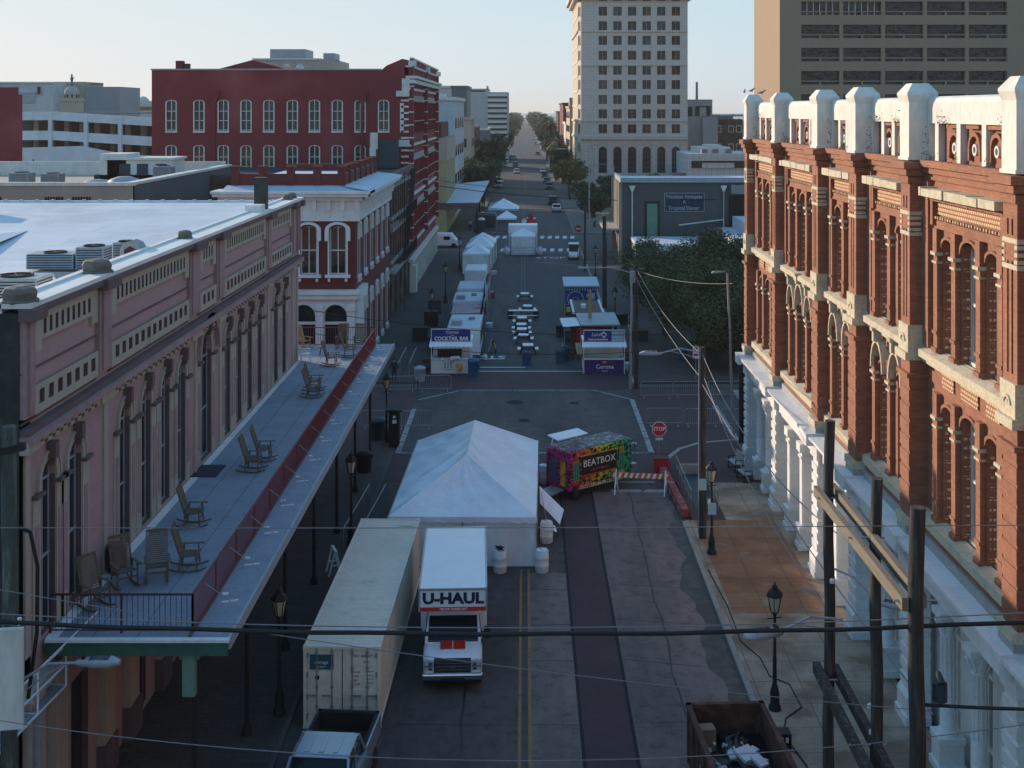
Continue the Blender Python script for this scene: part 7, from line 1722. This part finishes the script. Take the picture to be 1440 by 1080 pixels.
def canopy(lb, x, y, w2, d2, he, hr_, walls=False, m=None, grp='small white canopies further up the street'):
    t = thing('canopy_tent', lb, 'tent', (x,y,0), 0, grp); b = MB(); c_ = [(-w2,-d2,he),(w2,-d2,he),(w2,d2,he),(-w2,d2,he)]
    for i in range(4): cloth_tri(b,(c_[i],c_[(i+1)%4],(0,0,hr_)),8,.05,i)
    for i in range(4): p,q = c_[i],c_[(i+1)%4]; b.quad(p,q,(q[0],q[1],he-.25),(p[0],p[1],he-.25))
    b.build('canopy', m or M['tent'], t)
    for p in c_: MB().tube((p[0],p[1],0),(p[0],p[1],he),.04,.04,6).build('pole', M['steel'], t)
    if walls:
        b = MB()
        for i in range(4):
            p,q = c_[i],c_[(i+1)%4]; wav(b,(p[0]*.98,p[1]*.98),(q[0]*.98,q[1]*.98),24,.02,he,.03,i)
        b.build('side_wall', M['vinylwall'], t)
    return t
canopy('white tent with blue lit peak, nearest of the left tent row',-5.8,149,1.6,2.2,2.4,3.4,True)
canopy('white walled tent behind the nearest one in the left row',-5.6,154.5,1.7,2.4,2.6,3.9,True)
canopy('farthest of the left row of white walled tents',-5.4,160,1.7,2.4,2.6,3.7,True)
canopy('square white walled tent in the middle of the street before the crosswalk',-.2,168.2,1.65,2.0,2.5,3.4,True)
canopy('wide pale blue peaked canopy beyond the second junction',-3.7,217,2.7,3.2,2.4,4.0)
canopy('small white peaked canopy in front of the wide pale blue one',-2.9,198,1.6,1.6,2.3,3.4)
t = thing('box_tent', 'flat topped white tent section beside the small crosswalk tent', 'tent', (-1.2,170.6,0)); b = MB(); b.box(-1,0,0,2.9,3,2.5); b.box(-1.05,-.05,2.5,2.95,3.05,3.6); b.build('canopy', M['tent'], t)
for x,lb in ((-2.45,'sunlit white sack left of the crosswalk tent'),(2.0,'sunlit white sack right of the crosswalk tent')):
    b = MB(); blob(b,(x,165.6,.55),.45,int(x*3)+9,0,1.3,8); tag(b.build('white_sack', M['paper']), lb, 'sack', 'white sacks by the crosswalk tent')
t = thing('portable_toilet', 'teal portable toilet with a white domed roof near the canopy', 'portable toilet', (-6.9,196,0)); MB().box(-.6,-.6,0,.6,.6,2.1).build('cabin', M['darkbin'], t, bevel=.05); MB().lathe([(.65,2.1),(.6,2.3),(.3,2.45)],(0,0,0),12).build('roof', M['white'], t); MB().box(-.45,-.62,.1,.45,-.6,2.0).build('door', M['darkbin'], t)
t = thing('green_stall', 'low teal roofed stall beside the wide pale blue canopy', 'stall', (-6.5,206,0)); MB().box(-1.6,-1,0,1.6,1,1.9).build('counter', M['darkbin'], t); MB().extr([(-1.9,1.9),(1.9,1.9),(1.5,2.4),(-1.5,2.4)],'xz',-1.3,1.3).build('roof', mat('teal_roof',(.05,.18,.18),.6,.2), t)
t = thing('inflatable', 'bright red inflatable with a small figure shape on top in the far street', 'inflatable', (.95,205,0)); b = MB(); blob(b,(0,0,.8),1.1,4,0,.75,10); blob(b,(.1,0,1.9),.4,8,0,1,8); b.build('red_body', M['sign_red'], t)
b = MB(); blob(b,(-.5,-.2,1.5),.25,4,0,.75,8); blob(b,(.6,-.2,1.5),.25,5,0,.75,8); b.build('white_patch', M['wht'], t)
t = thing('utility_cabinet', 'pale grey cabinet beside the portable toilet', 'cabinet', (-2.9,186,0)) if 0 else None
# ---- right row
t = thing('barbecue_stall', 'dark red barbecue stall under a wide grey sheet awning in the right row', 'stall', (5.0,99.5,0))
b = MB(); b.box(-1.3,-.3,.5,2.0,1.0,2.2); b.box(-1.3,-.3,2.2,2.0,2.5,2.3); b.build('stall_body', M['maroon'], t); b = MB(); b.quad((-.6,-2.1,2.55),(2.5,-2.2,2.6),(2.3,1.2,3.0),(-.9,1.2,2.95)); b.box(-.6,-2.12,2.45,2.5,-2.05,2.56); b.build('grey_awning', M['greymet'], t)
MB().add([(-2.0,-2.4,2.45),(-.65,-2.2,2.5),(-.8,.6,2.7),(-2.2,.5,2.65)],[(0,1,2,3)]).build('white_awning', M['white'], t)
for p in ((-1.9,-2.3),(-.6,-2.1),(2.4,-2.2),(2.2,1.1)): MB().tube((p[0],p[1],0),(p[0],p[1],2.5),.04,.04,6).build('post', M['steel'], t)
MB().box(.1,-.35,2.55,.35,-.1,5.0).build('wooden_mast', M['teakY'], t); MB().box(-.9,-.5,1.0,.5,-.45,2.0).box(.7,-.5,1.0,1.9,-.45,1.8).build('menu_board', M['sign_red'], t)
for i,(x,y) in enumerate(((3.2,97.8),(3.6,96.9),(3.5,98.8),(4.0,97.9),(4.3,96.6),(3.3,96.2))):
    t = thing('folding_chair', ('farthest left','nearer','back','inner','right','nearest')[i]+' black folding chair heaped in front of the barbecue stall', 'chair', (x,y,0), rnd.uniform(0,6), 'black chairs before the barbecue stall')
    MB().cbox(0,0,.45,.42,.42,.03).build('seat', M['black'], t); MB().cbox(0,.22,.78,.42,.03,.35).build('backrest', M['black'], t)
    for a_ in (-.19,.19):
        for c_ in (-.19,.19): MB().bar((a_,c_,0),(a_,c_,.45),.03,.03).build('leg', M['black'], t)
t = thing('display_board', 'leaning brown plank frame left of the purple booth', 'board', (4.05,92.4,0), R(15)); MB().bar((-.1,-.6,1.3),(.2,.9,1.9),.45,.05).build('plank', M['teakY'], t)
for a_ in (-.35,.35): MB().bar((a_,-.6,0),(a_*.4,0,1.55),.04,.04).bar((a_,.6,0),(a_*.4,0,1.55),.04,.04).build('leg', M['teak'], t)
t = thing('brown_trailer', 'brown roofed trailer with pale edges behind the barbecue stall', 'trailer', (5.35,107.5,0)); MB().box(-1.25,-3.4,.5,1.25,3.4,2.4).build('body', M['maroon'], t, bevel=.05); MB().quad((-1.2,-3.3,2.42),(1.2,-3.3,2.42),(1.2,3.3,2.42),(-1.2,3.3,2.42)).build('roof', M['brownroof'], t)
MB().box(-1.33,-3.45,2.3,-1.15,3.4,2.5).box(1.15,-3.45,2.3,1.33,3.4,2.5).build('roof_edge', M['white'], t); MB().box(-.5,-1.2,2.42,-.1,-.2,2.7).box(.2,-.8,2.42,.4,.4,2.75).build('roof_vent', M['white'], t)
for s in (-1,1): wheel(t,s*1.15,0,.33,.2)
t = thing('market_stall', 'navy stall with a large round emblem under a pale sloping roof', 'stall', (5.45,119.5,0))
MB().box(-1.5,0,0,1.5,2,2.3).build('stall_body', M['bluebanner'], t); MB().loft([[(-1.7,-.3,2.45),(1.75,-.3,2.45),(1.75,-.3,2.55),(-1.7,-.3,2.55)],[(-1.75,2.4,2.95),(1.6,2.4,2.95),(1.6,2.4,3.05),(-1.75,2.4,3.05)]]).build('roof', M['roofw2'], t)
b = MB(lambda u,v,z:(u,-v,z)); 
for k in (1,-1): b.arch(-.55,.72,.80,1.2,0.02,.05,0,14,k=k); b.arch(-.55,.25,.32,1.2,0.02,.05,0,10,k=k*.6)
b.build('emblem_ring', M['ltblue'], t); text('TACOS', .3, M['wht'], t, (-.55,-.06,1.2), FACE_CAM, ext=.005) if 0 else None
b = MB()
for k in range(12): b.box(-1.45+k*.25,-.03,2.05,-1.33+k*.25,-.01,2.25)
b.box(.5,-.03,1.4,.9,-.01,1.7); b.box(1.0,-.03,1.2,1.3,-.01,1.8); b.build('printed_trim', M['ltblue'], t)
# ---- picnic tables
def picnic():
    t = thing('picnic_table', '', 'picnic table')
    MB().box(-.42,-.55,.72,.42,.55,.76).build('table_top', M['plastic'], t)
    for s in (-1,1): MB().box(s*.58,-.5,.42,s*.84,.5,.46).build('seat', M['plastic'], t)
    MB().bar((-.7,-.3,.4),(.7,-.3,.4),.05,.05).bar((-.7,.3,.4),(.7,.3,.4),.05,.05).build('crossbeam', M['black'], t)
    for s in (-1,1):
        for y in (-.3,.3): MB().bar((s*.65,y,0),(s*.3,y,.72),.05,.05).build('leg', M['black'], t)
    return t
pt = picnic(); names = ['farthest picnic table alone up the street','picnic table just beyond the long white board','first picnic table on the near side of the long white board','picnic table fourth from the far end of the row','picnic table fifth from the far end of the row','picnic table next to last, offset slightly right','nearest picnic table with the blue barrel before it']
for i,(x,y) in enumerate(((.0,126.5),(.25,118.5),(-.25,111.8),(-.3,108.3),(-.25,106.0),(-.1,103.3),(.25,98.8))):
    o = pt if i == 0 else copy_tree(pt); o.location = (x,y,0); o['label'] = names[i]; o['category'] = 'picnic table'; o['group'] = 'white picnic tables down the middle of the street'; o.rotation_euler = (0,0,R(rnd.uniform(-4,4)))
t = thing('long_board', 'long white trestle board lying across the row of picnic tables', 'trestle', (-.15,115.6,0)); MB().box(-1.35,-.3,.72,1.35,.3,.77).box(-1.35,-1.0,.4,1.35,-.8,.44).build('table_top', M['plastic'], t); MB().bar((-1.2,0,0),(-1.2,0,.72),.05,.5).bar((1.2,0,0),(1.2,0,.72),.05,.5).build('leg', M['black'], t)
for i,(x,y) in enumerate(((-8.4,111),(-8.6,118),(-8.8,104),(-7.2,100),(8.6,112),(9.6,104))):
    t = thing('dark_crate', ('dark crate stack beside the second lantern post on the left','dark crate on the left pavement by the brown building','tall dark bin crate behind the cocktail bar','black equipment case left of the white food trailer','dark crate on the right pavement behind the awning','blue-black crate at the edge of the paved lot')[i], 'crate', (x,y,.13), R(5*i)); MB().box(-.6,-.5,0,.6,.5,1.3-.1*i).build('case', M['darkbin'] if i%2 else M['black'], t, bevel=.03); MB().box(-.62,-.52,1.2-.1*i,.62,.52,1.3-.1*i+.03).build('lid', M['black'], t)
# ---- clutter round the stalls
def clutter(kind, name, lb, x, y, rz=0, z=0):
    t = thing(name, lb, name.replace('_',' '), (x,y,z), R(rz))
    if kind == 'cooler':
        MB().box(-.35,-.22,0,.35,.22,.38).build('tub', M['ltblue'], t, bevel=.02); MB().box(-.37,-.24,.38,.37,.24,.45).build('lid', M['white'], t)
    elif kind == 'gas':
        MB().lathe([(.15,0),(.19,.05),(.19,.32),(.12,.42),(.05,.45)],(0,0,0),14).build('cylinder', M['white'], t); MB().lathe([(.1,.45),(.1,.56)],(0,0,0),10).build('collar', M['greymet'], t)
    elif kind == 'crates':
        for k in range(3): MB().box(-.3+.03*k,-.25,.31*k,.3+.03*k,.25,.31*k+.29).build('crate', (M['black'],M['bluebin'],M['maroon'])[k], t)
    elif kind == 'gen':
        MB().box(-.4,-.28,.08,.4,.28,.6).build('housing', M['sign_red'], t, bevel=.03); MB().path([(-.42,-.3,0),(-.42,-.3,.68),(.42,-.3,.68),(.42,-.3,0)],.02,6).path([(-.42,.3,0),(-.42,.3,.68),(.42,.3,.68),(.42,.3,0)],.02,6).build('frame', M['black'], t)
    elif kind == 'aboard':
        for s_ in (-1,1): MB().bar((0,s_*.3,0),(0,s_*.03,1.0),.6,.03).build('panel', M['black'] if s_<0 else M['white'], t)
        MB().cbox(0,-.2,.55,.4,.02,.5,0,0,R(-15)).build('chalk_area', M['yellow'], t)
    return t
for a in (('cooler','ice_cooler','pale blue cooler on the pavement behind the cocktail bar',-7.0,93.8,20),('gas','gas_cylinder','white gas cylinder beside the white food trailer hitch',-3.1,96.4,0),('crates','crate_stack','stack of three coloured crates left of the cocktail bar',-7.4,92.4,15),
  ('gen','generator','red portable generator at the kerb behind the reddish roofed trailer',-7.0,105.5,5),('aboard','board_sign','folding board sign at the street side of the white food trailer',-2.6,99.4,80),('cooler','ice_cooler','pale blue cooler at the street side of the pale blue trailer',-3.2,110.6,70),
  ('crates','crate_stack','stack of three coloured crates by the brown roofed trailer',3.6,104.2,-10),('gas','gas_cylinder','white gas cylinder beside the barbecue stall',3.1,100.2,0),('gen','generator','red portable generator right of the barbecue stall',7.9,100.5,85),
  ('aboard','board_sign','folding board sign in front of the navy emblem stall',4.1,117.6,10),('cooler','ice_cooler','pale blue cooler beside the purple fronted booth',7.55,92.6,0,.13),('crates','crate_stack','stack of three coloured crates right of the purple fronted booth',7.75,94.3,8,.13),
  ('cooler','ice_cooler','pale blue cooler beside the nearest small white tent',-3.7,146.4,0),('gen','generator','red portable generator beside the white square box trailer',-3.5,128.5,90)): clutter(*a)
# ============================================================ people
def person(lb, x, y, rz, top, legs):
    pts = [(0,0,.92),(0,0,1.15),(0,.01,1.40),(0,0,1.52),(0,-.01,1.62),(0,-.01,1.72),
           (.10,0,.88),(.12,-.03,.48),(.12,.03,.07),(.12,-.12,.04), (-.10,0,.88),(-.12,.05,.48),(-.13,.10,.07),(-.13,-.05,.04),
           (.19,0,1.40),(.26,.02,1.14),(.22,-.18,.98),(.20,-.25,.97),(-.19,0,1.40),(-.25,.03,1.14),(-.20,-.16,1.0),(-.17,-.24,1.02)]
    ed = [(0,1),(1,2),(2,3),(3,4),(4,5),(0,6),(6,7),(7,8),(8,9),(0,10),(10,11),(11,12),(12,13),(2,14),(14,15),(15,16),(16,17),(2,18),(18,19),(19,20),(20,21)]
    rad = [.15,.14,.16,.065,.095,.085,.095,.065,.045,.04,.095,.065,.045,.04,.07,.05,.04,.035,.07,.05,.04,.035]
    me = bpy.data.meshes.new('person'); me.from_pydata(pts, ed, []); o = bpy.data.objects.new('person', me); col.objects.link(o)
    sk = o.modifiers.new('s','SKIN'); sv = me.skin_vertices
    if not sv: 
        bpy.context.view_layer.update()
    for i,r in enumerate(rad): me.skin_vertices[0].data[i].radius = (r,r*.8 if i<3 else r)
    me.skin_vertices[0].data[0].use_root = True
    ss = o.modifiers.new('ss','SUBSURF'); ss.levels = 2; ss.render_levels = 2
    bpy.context.view_layer.update()
    m2 = bpy.data.meshes.new_from_object(o.evaluated_get(bpy.context.evaluated_depsgraph_get())); bpy.data.objects.remove(o)
    for m_ in (top, legs, M['skin'], M['black']): m2.materials.append(m_)
    for p in m2.polygons:
        c = p.center; p.use_smooth = True
        p.material_index = 3 if c.z < .11 else 1 if c.z < .95 and abs(c.x) < .2 and c.y > -.14 else 2 if c.z > 1.5 or (abs(c.y+.24) < .06 and .9 < c.z < 1.1) else 0
    o = bpy.data.objects.new('person', m2); col.objects.link(o); o.location = (x,y,.13); o.rotation_euler = (0,0,rz); tag(o, lb, 'person')
    hb = MB(); blob(hb,(0,.015,1.69),.105,3,0,.9,8); hb.build('hair', M['black'], o)
    fb = MB(); fb.cbox(0,-.115,1.63,.025,.03,.04); fb.build('nose', M['skin'], o)
    return o
person('person in dark clothes standing at the left corner with hands held in front', -9.25,87.6,R(15),M['cloth'],M['cloth'])
person('person in a pale top standing under the far blue canopy', -8.8,199,R(0),M['clothw'],M['cloth'])
# birds on the far parapet pier
for i,(x,y,z,lb) in enumerate(((12.0,67.6,20.35,'dark pigeon at the left edge of the farthest parapet pier'),(12.45,67.8,20.42,'dark pigeon perched high on the farthest parapet pier'),(12.9,67.2,20.30,'dark pigeon at the right side of the farthest parapet pier'))):
    o = thing('pigeon', lb, 'bird', (x,y,z), R(40*i)); b = MB(); b.loft([[(r*math.cos(k*PI/3)*.8,y_,.12+h+r*math.sin(k*PI/3)) for k in range(6)] for y_,r,h in ((-.2,.015,.10),(-.15,.045,.11),(-.1,.04,.07),(0,.075,.0),(.12,.05,-.02),(.26,.02,-.04))],0,True,True); b.build('body', M['bluegrey'], o); MB().tube((-.03,0,0),(-.03,0,.08),.008,.008,4).tube((.03,0,0),(.03,0,.08),.008,.008,4).build('leg', M['sign_red'], o)
# ============================================================ trees
def leafmat(name, c, c2):
    m, n, l, b = nt(name); oi = n.new('ShaderNodeTexCoord').outputs['Object']
    f = noise(n, l, oi, 1.1, 3); l.new(ramp(n, l, f, [(.35,c),(.65,c2)]), b.inputs['Base Color']); b.inputs['Roughness'].default_value = .7
    b.inputs['Specular IOR Level'].default_value = .2
    return m
LM = {'oak': leafmat('dark_oak_leaves',(.045,.065,.028),(.11,.125,.052)), 'street': leafmat('street_tree_leaves',(.035,.052,.026),(.085,.10,.045)),
      'gold': leafmat('yellow_green_leaves',(.11,.105,.03),(.21,.17,.05)), 'bush': leafmat('bush_leaves',(.03,.045,.02),(.06,.075,.035)), 'pale': leafmat('pale_olive_leaves',(.10,.10,.05),(.17,.15,.08))}
M['bark'] = mat('tree_bark', (.06,.048,.038), .95, .4, 4, 20, bmp=.5)
def crown_mesh(seed, nb, nl, size, spread=(1,1,.62)):
    """unit crown (radius about 1): clumps of leaf quads"""
    r = random.Random(seed); vs = []; fs = []; blobs = []
    while len(blobs) < nb:
        p = Vector((r.uniform(-1,1),r.uniform(-1,1),r.uniform(-.8,1)))
        if .25 < p.length < 1: blobs.append((Vector((p.x*spread[0]*.8,p.y*spread[1]*.8,p.z*spread[2]*.85)), r.uniform(.16,.36)))
    for c, br in blobs:
        k = int(nl/nb*(br/.26)**2)
        for _ in range(k):
            d = Vector((r.gauss(0,1),r.gauss(0,1),r.gauss(0,1))).normalized()*br*(r.random()**.4)
            p = c+Vector((d.x,d.y,d.z*.8)); s = size*r.uniform(.6,1.5)
            a = Vector((r.uniform(-1,1),r.uniform(-1,1),r.uniform(-.6,.6))).normalized()*s; q = Vector((r.uniform(-1,1),r.uniform(-1,1),r.uniform(-.8,.8))).normalized()*s*.7
            i = len(vs); vs += [tuple(p-a),tuple(p+q),tuple(p+a),tuple(p-q)]; fs.append((i,i+1,i+2,i+3))
    me = bpy.data.meshes.new('crown'); me.from_pydata(vs,[],fs); me.update(); return me, blobs
CR = [crown_mesh(k, 75, 20000, .022) for k in range(3)]; CF = [crown_mesh(10+k, 26, 2600, .055) for k in range(2)]
def tree(lb, x, y, r, zc, kind, near=False, i=0, grp=None, cat='tree', tall=1, z0=.1):
    me, blobs = (CR if near else CF)[i % (3 if near else 2)]
    key = me.name+kind
    if key not in M:
        m2 = me.copy(); m2.materials.clear(); m2.materials.append(LM[kind]); M[key] = m2
    t = thing('tree', lb, cat, (x,y,z0), rnd.uniform(0,6), grp)
    o = bpy.data.objects.new('crown', M[key]); col.objects.link(o); o.parent = t; o.location = (0,0,zc-z0); o.scale = (r,r,r*tall)
    b = MB(); h = zc-z0-r*tall*.25; b.tube((0,0,-.1),(.05*r,0,h*.5),r*.07,r*.055,8,0,False); b.tube((.05*r,0,h*.5),(0,.03*r,h),r*.055,r*.04,8,0,False)
    rr = random.Random(i+int(x*7))
    for c, br in rr.sample(blobs, 9 if near else 5):
        st_ = Vector((.03*r,0,h*rr.uniform(.55,1))); en = Vector((c.x*r*.9,c.y*r*.9,zc-z0+c.z*r*tall)); md = (st_+en)/2+Vector((0,0,-.08*r))
        b.tube(st_,md,r*.03,r*.02,6,0,False); b.tube(md,en,r*.02,r*.008,6,0,False)
    b.build('trunk', M['bark'], t); return t
g = 'dark oaks in the paved lot'
for i,(x,y,r,zc,lb) in enumerate(((13.6,97.0,4.7,4.9,'dark oak nearest the orange brick building, its trunk in the paved lot'),(12.0,106,4.1,4.9,'dark oak whose left edge overhangs the right pavement'),(19.5,101,5.2,4.6,'wide dark oak behind the nearest one, partly hidden by the brick building'),
  (17.5,114,4.6,5.8,'dark oak in the middle of the lot'),(24.5,115,4.4,4.6,'dark oak at the right of the lot by the brick building edge'),(12.6,122,4.2,4.2,'dark oak left of centre at the back of the lot'),(21.5,124,4.0,3.6,'dark oak at the back of the lot before the low white roofs'),(15.6,92.5,4.2,3.4,'lower dark oak by the far kerb of the side street'))):
    tree(lb,x,y,r,zc,'oak',True,i,g)
g = 'street trees left of the avenue'
for i,(y,r,zc,x) in enumerate(((238,4.2,6.0,-8.8),(247,4.4,5.6,-9.8),(258,4.6,6.4,-8.8),(270,4.6,6.4,-10.2),(284,4.6,6.6,-9.2),(298,5,7,-9.5),(312,5.2,7.5,-9.7),(345,5.2,8,-9.4),(385,5.4,8,-9.6),(430,5.6,8,-9.3),(480,6,8.2,-10),(540,6,8.2,-9.5),(610,7,8.5,-10),(700,8,9,-10),(820,8.5,9.5,-10.5),(960,9,9.5,-10.5),(1080,10,9,-10.5),(1220,11,9,-11),(1400,12,9,-12),(1600,13,9,-13))):
    tree('hazy left street tree, number %d counting away from the blue canopy' % (i+1) if i>5 else ('dark street tree right behind the blue metal canopy','low crowned tree tucked behind the first street tree on the left','third street tree beyond the blue canopy','full dark street tree left of the parked silver car','dark street tree beside the head of the left parked row','dark street tree just beyond the silver parked car')[i],x,y,r,zc,'street',False,i,g)
g = 'street trees right of the avenue'
for i,(y,r,zc,x,kd) in enumerate(((205,3.2,4.0,11.5,'street'),(222,3.4,3.6,12.2,'street'),(240,3.0,4.2,11.0,'street'),(268,4.4,6.2,9.8,'gold'),(290,3.6,4.5,11.0,'pale'),(325,4.5,6.5,10,'street'),(360,5,7.5,9.8,'street'),(400,5.4,8.4,9.6,'street'),(450,5.6,9,9.6,'pale'),(510,6,10,10,'pale'),(580,6.5,10,10,'pale'),(670,7.5,11,10.5,'pale'),(800,8,11,11,'street'),(950,9,11,11,'street'),(1080,10,11,11,'street'),(1220,11,10,11.5,'street'),(1400,12,10,12,'street'),(1600,13,10,13,'street'))):
    tree(('low dark tree beside the round red sign','dark clipped tree in front of the pale tower','small dark tree behind the parked pale car','yellow-green tree glowing in sunlight on the right pavement','pale brushy tree below the yellow-green one','dark tree just beyond the yellow-green one')[i] if i<6 else 'hazy right street tree, number %d counting away from the red sign' % (i+1),x,y,r,zc,kd,False,i,g)
for i,(x,y,r,zc,lb) in enumerate(((18,255,3.4,4.5,'olive tree in front of the tower arches at the left'),(22.5,258,2.8,4.2,'small pale tree in front of the third tower arch'),(28,262,3.2,4.4,'bushy tree in front of the right tower arches'),(33,262,2.6,4.6,'small sunlit tree near the right corner of the tower'),(15.5,180,2.6,3.4,'dark bush beside the grey building'),(17,250,4,2.5,'clipped dark hedge tree beside the tower door'))):
    tree(lb,x,y,r,zc,'pale' if i in (1,3) else 'street',False,i,'small trees at the foot of the pale tower')
for i,(px,y,r,zc,lb) in enumerate(((105,170,4.6,6.2,'bare looking bush in front of the parking garage'),(125,172,4.2,6.6,'dark leafy bush right of the bare looking one'))):
    tree(lb,(px-738)/(1740/y),y,r,zc,'bush',False,i)
# cypress columns
for i,px in enumerate((28,34.5,41,47)):
    y = 160; s = 1740/y; h = (8.6,7,7.8,8.6)[i]; t = thing('cypress', ('leftmost dark cypress column against the white wall','short cypress second from the left against the white wall','cypress third from the left against the white wall','rightmost cypress column against the white wall')[i], 'tree', ((px-738)/s,y,4.5), 0, 'cypresses by the white garage wall')
    r = random.Random(i); vs = []; fs = []
    for k in range(900):
        z = r.uniform(0,1); w_ = .55*math.sin(PI*min(1,z*.9+.12))**.7*(1-z*.55); a = r.uniform(0,6.3); p = Vector((w_*math.cos(a)*r.random()**.4,w_*math.sin(a)*r.random()**.4,z*h)); q = Vector((r.uniform(-1,1),r.uniform(-1,1),1)).normalized()*.18; e_ = Vector((r.uniform(-1,1),r.uniform(-1,1),0))*.09
        j = len(vs); vs += [tuple(p-e_),tuple(p+e_),tuple(p+q)]; fs.append((j,j+1,j+2))
    me = bpy.data.meshes.new('crown'); me.from_pydata(vs,[],fs); me.materials.append(LM['oak']); o = bpy.data.objects.new('crown', me); col.objects.link(o); o.parent = t; MB().tube((0,0,-4.5),(0,0,h*.8),.12,.05,6).build('trunk', M['bark'], t)
# palms
def palm(lb, x, y, h, s=1):
    t = thing('palm_tree', lb, 'palm', (x,y,.1), rnd.uniform(0,6), 'palms along the avenue'); b = MB()
    for k in range(6): b.tube((.2*math.sin(k*.5),0,h*k/6),(.2*math.sin((k+1)*.5),0,h*(k+1)/6),.22*s,.2*s,8,0,False)
    b.build('trunk', M['bark'], t); b = MB(); r = random.Random(int(y))
    for k in range(34):
        a = r.uniform(0,6.3); up = r.uniform(-.5,1.1); L = r.uniform(1.8,2.6)*s; c = Vector((.1,0,h)); pr = None
        for j in range(6):
            f = (j+1)/6; p = Vector((math.cos(a)*L*f,math.sin(a)*L*f,up*L*f*.8-1.0*L*f*f*.7))+c; w_ = .28*s*math.sin(PI*(f*.8+.15)); n_ = Vector((-math.sin(a),math.cos(a),-.25))*w_
            if pr: b.quad(tuple(pr[0]),tuple(p),tuple(p+n_),tuple(pr[0]+pr[1])); b.quad(tuple(pr[0]),tuple(p),tuple(p-Vector((n_.x,n_.y,-n_.z))),tuple(pr[0]-Vector((pr[1].x,pr[1].y,-pr[1].z))))
            pr = (p,n_)
    b.build('crown', LM['pale'], t)
for i,(x,y,h) in enumerate(((8.6,340,11),(8.8,420,15),(8.4,470,15.5),(9.2,520,16),(8.5,600,17),(-8.6,560,15),(-8.8,640,16),(-8.9,760,17))): palm(('short palm among the right street trees','tall palm rising over the right trees, nearest','tall palm with a ragged head on the right','tall palm behind the ragged one on the right','farthest palm on the right side of the avenue','palm above the left trees before the hotel','palm farther along the left pavement','farthest palm on the left side of the avenue')[i],x,y,h,1.5)
# far woodland towards the sea
me, _ = CF[0]; b = MB(); r = random.Random(3)
vs = []; fs = []
for k in range(150):
    x = r.choice((-1,1))*r.uniform(16,420); y = r.uniform(1050,1700); s = r.uniform(7,13)
    for q in range(60):
        p = Vector((x+r.gauss(0,.45)*s,y+r.gauss(0,.4)*s,4+r.gauss(0,.25)*s)); a = Vector((r.uniform(-1,1),r.uniform(-1,1),r.uniform(-1,1)))*s*.16; c = Vector((r.uniform(-1,1),r.uniform(-1,1),r.uniform(-1,1)))*s*.16
        j = len(vs); vs += [tuple(p),tuple(p+a),tuple(p+c)]; fs.append((j,j+1,j+2))
me = bpy.data.meshes.new('far_woodland'); me.from_pydata(vs,[],fs); me.materials.append(LM['street']); o = bpy.data.objects.new('far_woodland', me); col.objects.link(o); tag(o,'hazy mass of distant trees before the sea','woodland',kind='stuff')
